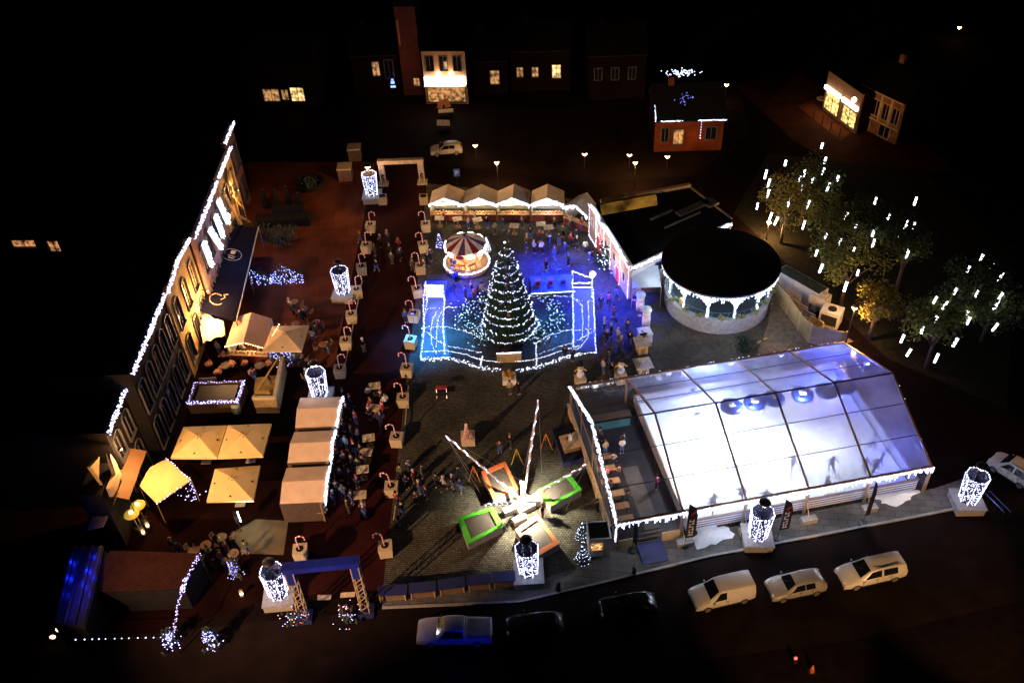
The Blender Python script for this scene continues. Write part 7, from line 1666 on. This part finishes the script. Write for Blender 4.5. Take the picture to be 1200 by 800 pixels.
crowd([(423, 285, 'dark red'), (440, 300), (447, 290, 'purple'), (458, 300, 'black'), (455, 285, 'dark grey'), (468, 293), (442, 318), (460, 310), (470, 305)], 'at the promenade back', 'people at the back of the promenade', by='left')
crowd([(502, 312, 'black'), (497, 318, 'brown'), (505, 306, 'navy')], 'before the carousel', None, by='left')
crowd([(255, 640, 'black'), (268, 650, 'dark red'), (248, 655), (262, 660, 'dark red'), (290, 648), (205, 645), (212, 650, 'dark grey')], 'in lower left yard', 'people in the lower left yard', by='left')
for q, lab, c, tr, po, rz, hat in (((662, 421), 'person in a black coat standing at the right front corner of the light band', 'black', 'navy', 'stand', .3, None), ((671, 423), 'person in a dark coat right beside the one at the light band corner', 'navy', 'black', 'stand', -.3, None),
    ((586, 531), 'person in a brown jacket and blue jeans holding something above the orange trampoline', 'brown', 'blue', 'hold', 3.4, None), ((598, 524), 'dark dressed person between the trestle and the brown jacketed one', 'black', 'dark grey', 'walk', 2.9, None),
    ((636, 606), 'dark dressed person hanging back behind the mast base', 'black', 'dark red', 'stand', 1.2, None), ((700, 601), 'dark dressed person standing at the marquee gable wall', 'black', 'black', 'stand', 1.8, None),
    ((382, 607), 'person in a white and red coat at the lower end of the peach stalls', 'white', 'dark red', 'stand', .4, None), ((484, 318), 'person in an olive coat beside the right candy cane row', 'olive', 'dark grey', 'walk', .4, None),
    ((598, 462), 'person in a beige coat in front of the flower planter', 'beige', 'dark grey', 'stand', .1, None), ((608, 462), 'person in a black coat crouched low beside the flower planter', 'black', 'black', 'stand', .4, None),
    ((476, 378), 'person in a bright blue coat between two right hand cane planters', 'blue', 'navy', 'stand', .4, None), ((535, 332), 'person in a dark coat at the edge of the carousel', 'navy', 'black', 'stand', .4, None), ((427, 412), 'person with a white head cover standing alone on the promenade', 'black', 'beige', 'stand', .5, 'white')):
    person(U(*q, .02), lab, c, tr, po, rz, hat)
# bar guests and skaters inside the marquee
BAR = [(1.0, 9.8, 'beige'), (1.6, 9.4, 'beige'), (3.0, 9.3, 'white'), (.9, 8.1, 'dark red'), (1.9, 8.0, 'pale grey'), (.9, 6.6, 'pink'), (2.0, 6.6, 'brown'), (.9, 5.2, 'brown'), (1.9, 3.9, 'olive'), (3.3, 9.9, 'navy'), (1.6, 11.0, 'dark grey')]
for i, (u, v, c) in enumerate(sorted(BAR, key=lambda a: -a[1])):
    person(TW(u, v, .11), 'person in a %s coat in the marquee bar, %s from the back' % (c, ORD[i]), c, R.choice(TRC), R.choice(('stand', 'hold')), R.uniform(0, 6.3), None, 1.0, 'people in the marquee bar')
person(TW(4.6, 4.9, .11), 'person in a pink coat leaning at the rink edge inside the marquee', 'pink', 'black', 'hold', 1.4)
SK = [(22.1, 2.6, 'navy'), (22.8, 3.0, 'blue'), (21.4, 2.9, 'dark grey'), (17.6, 1.7, 'dark grey'), (18.9, 3.6, 'blue'), (12.4, 1.6, 'navy'), (10.7, 2.3, 'pale grey'), (15.9, 4.4, 'pale blue'), (8.3, 2.0, 'pale grey'), (23.2, 5.0, 'pale blue')]
for i, (u, v, c) in enumerate(sorted(SK)):
    person(TW(u, v, .142), 'skater in a %s jacket on the ice rink, %s from the left' % (c, ORD[i]), c, R.choice(TRC), 'skate', R.uniform(0, 6.3), None, 1.0, 'skaters on the ice')

# ------------------------------------------------------------------ render settings
S.render.engine = 'CYCLES'
S.cycles.use_denoising = True
S.cycles.max_bounces = 8; S.cycles.diffuse_bounces = 2; S.cycles.glossy_bounces = 3; S.cycles.transparent_max_bounces = 12
S.cycles.sample_clamp_indirect = 3
S.cycles.caustics_reflective = False; S.cycles.caustics_refractive = False
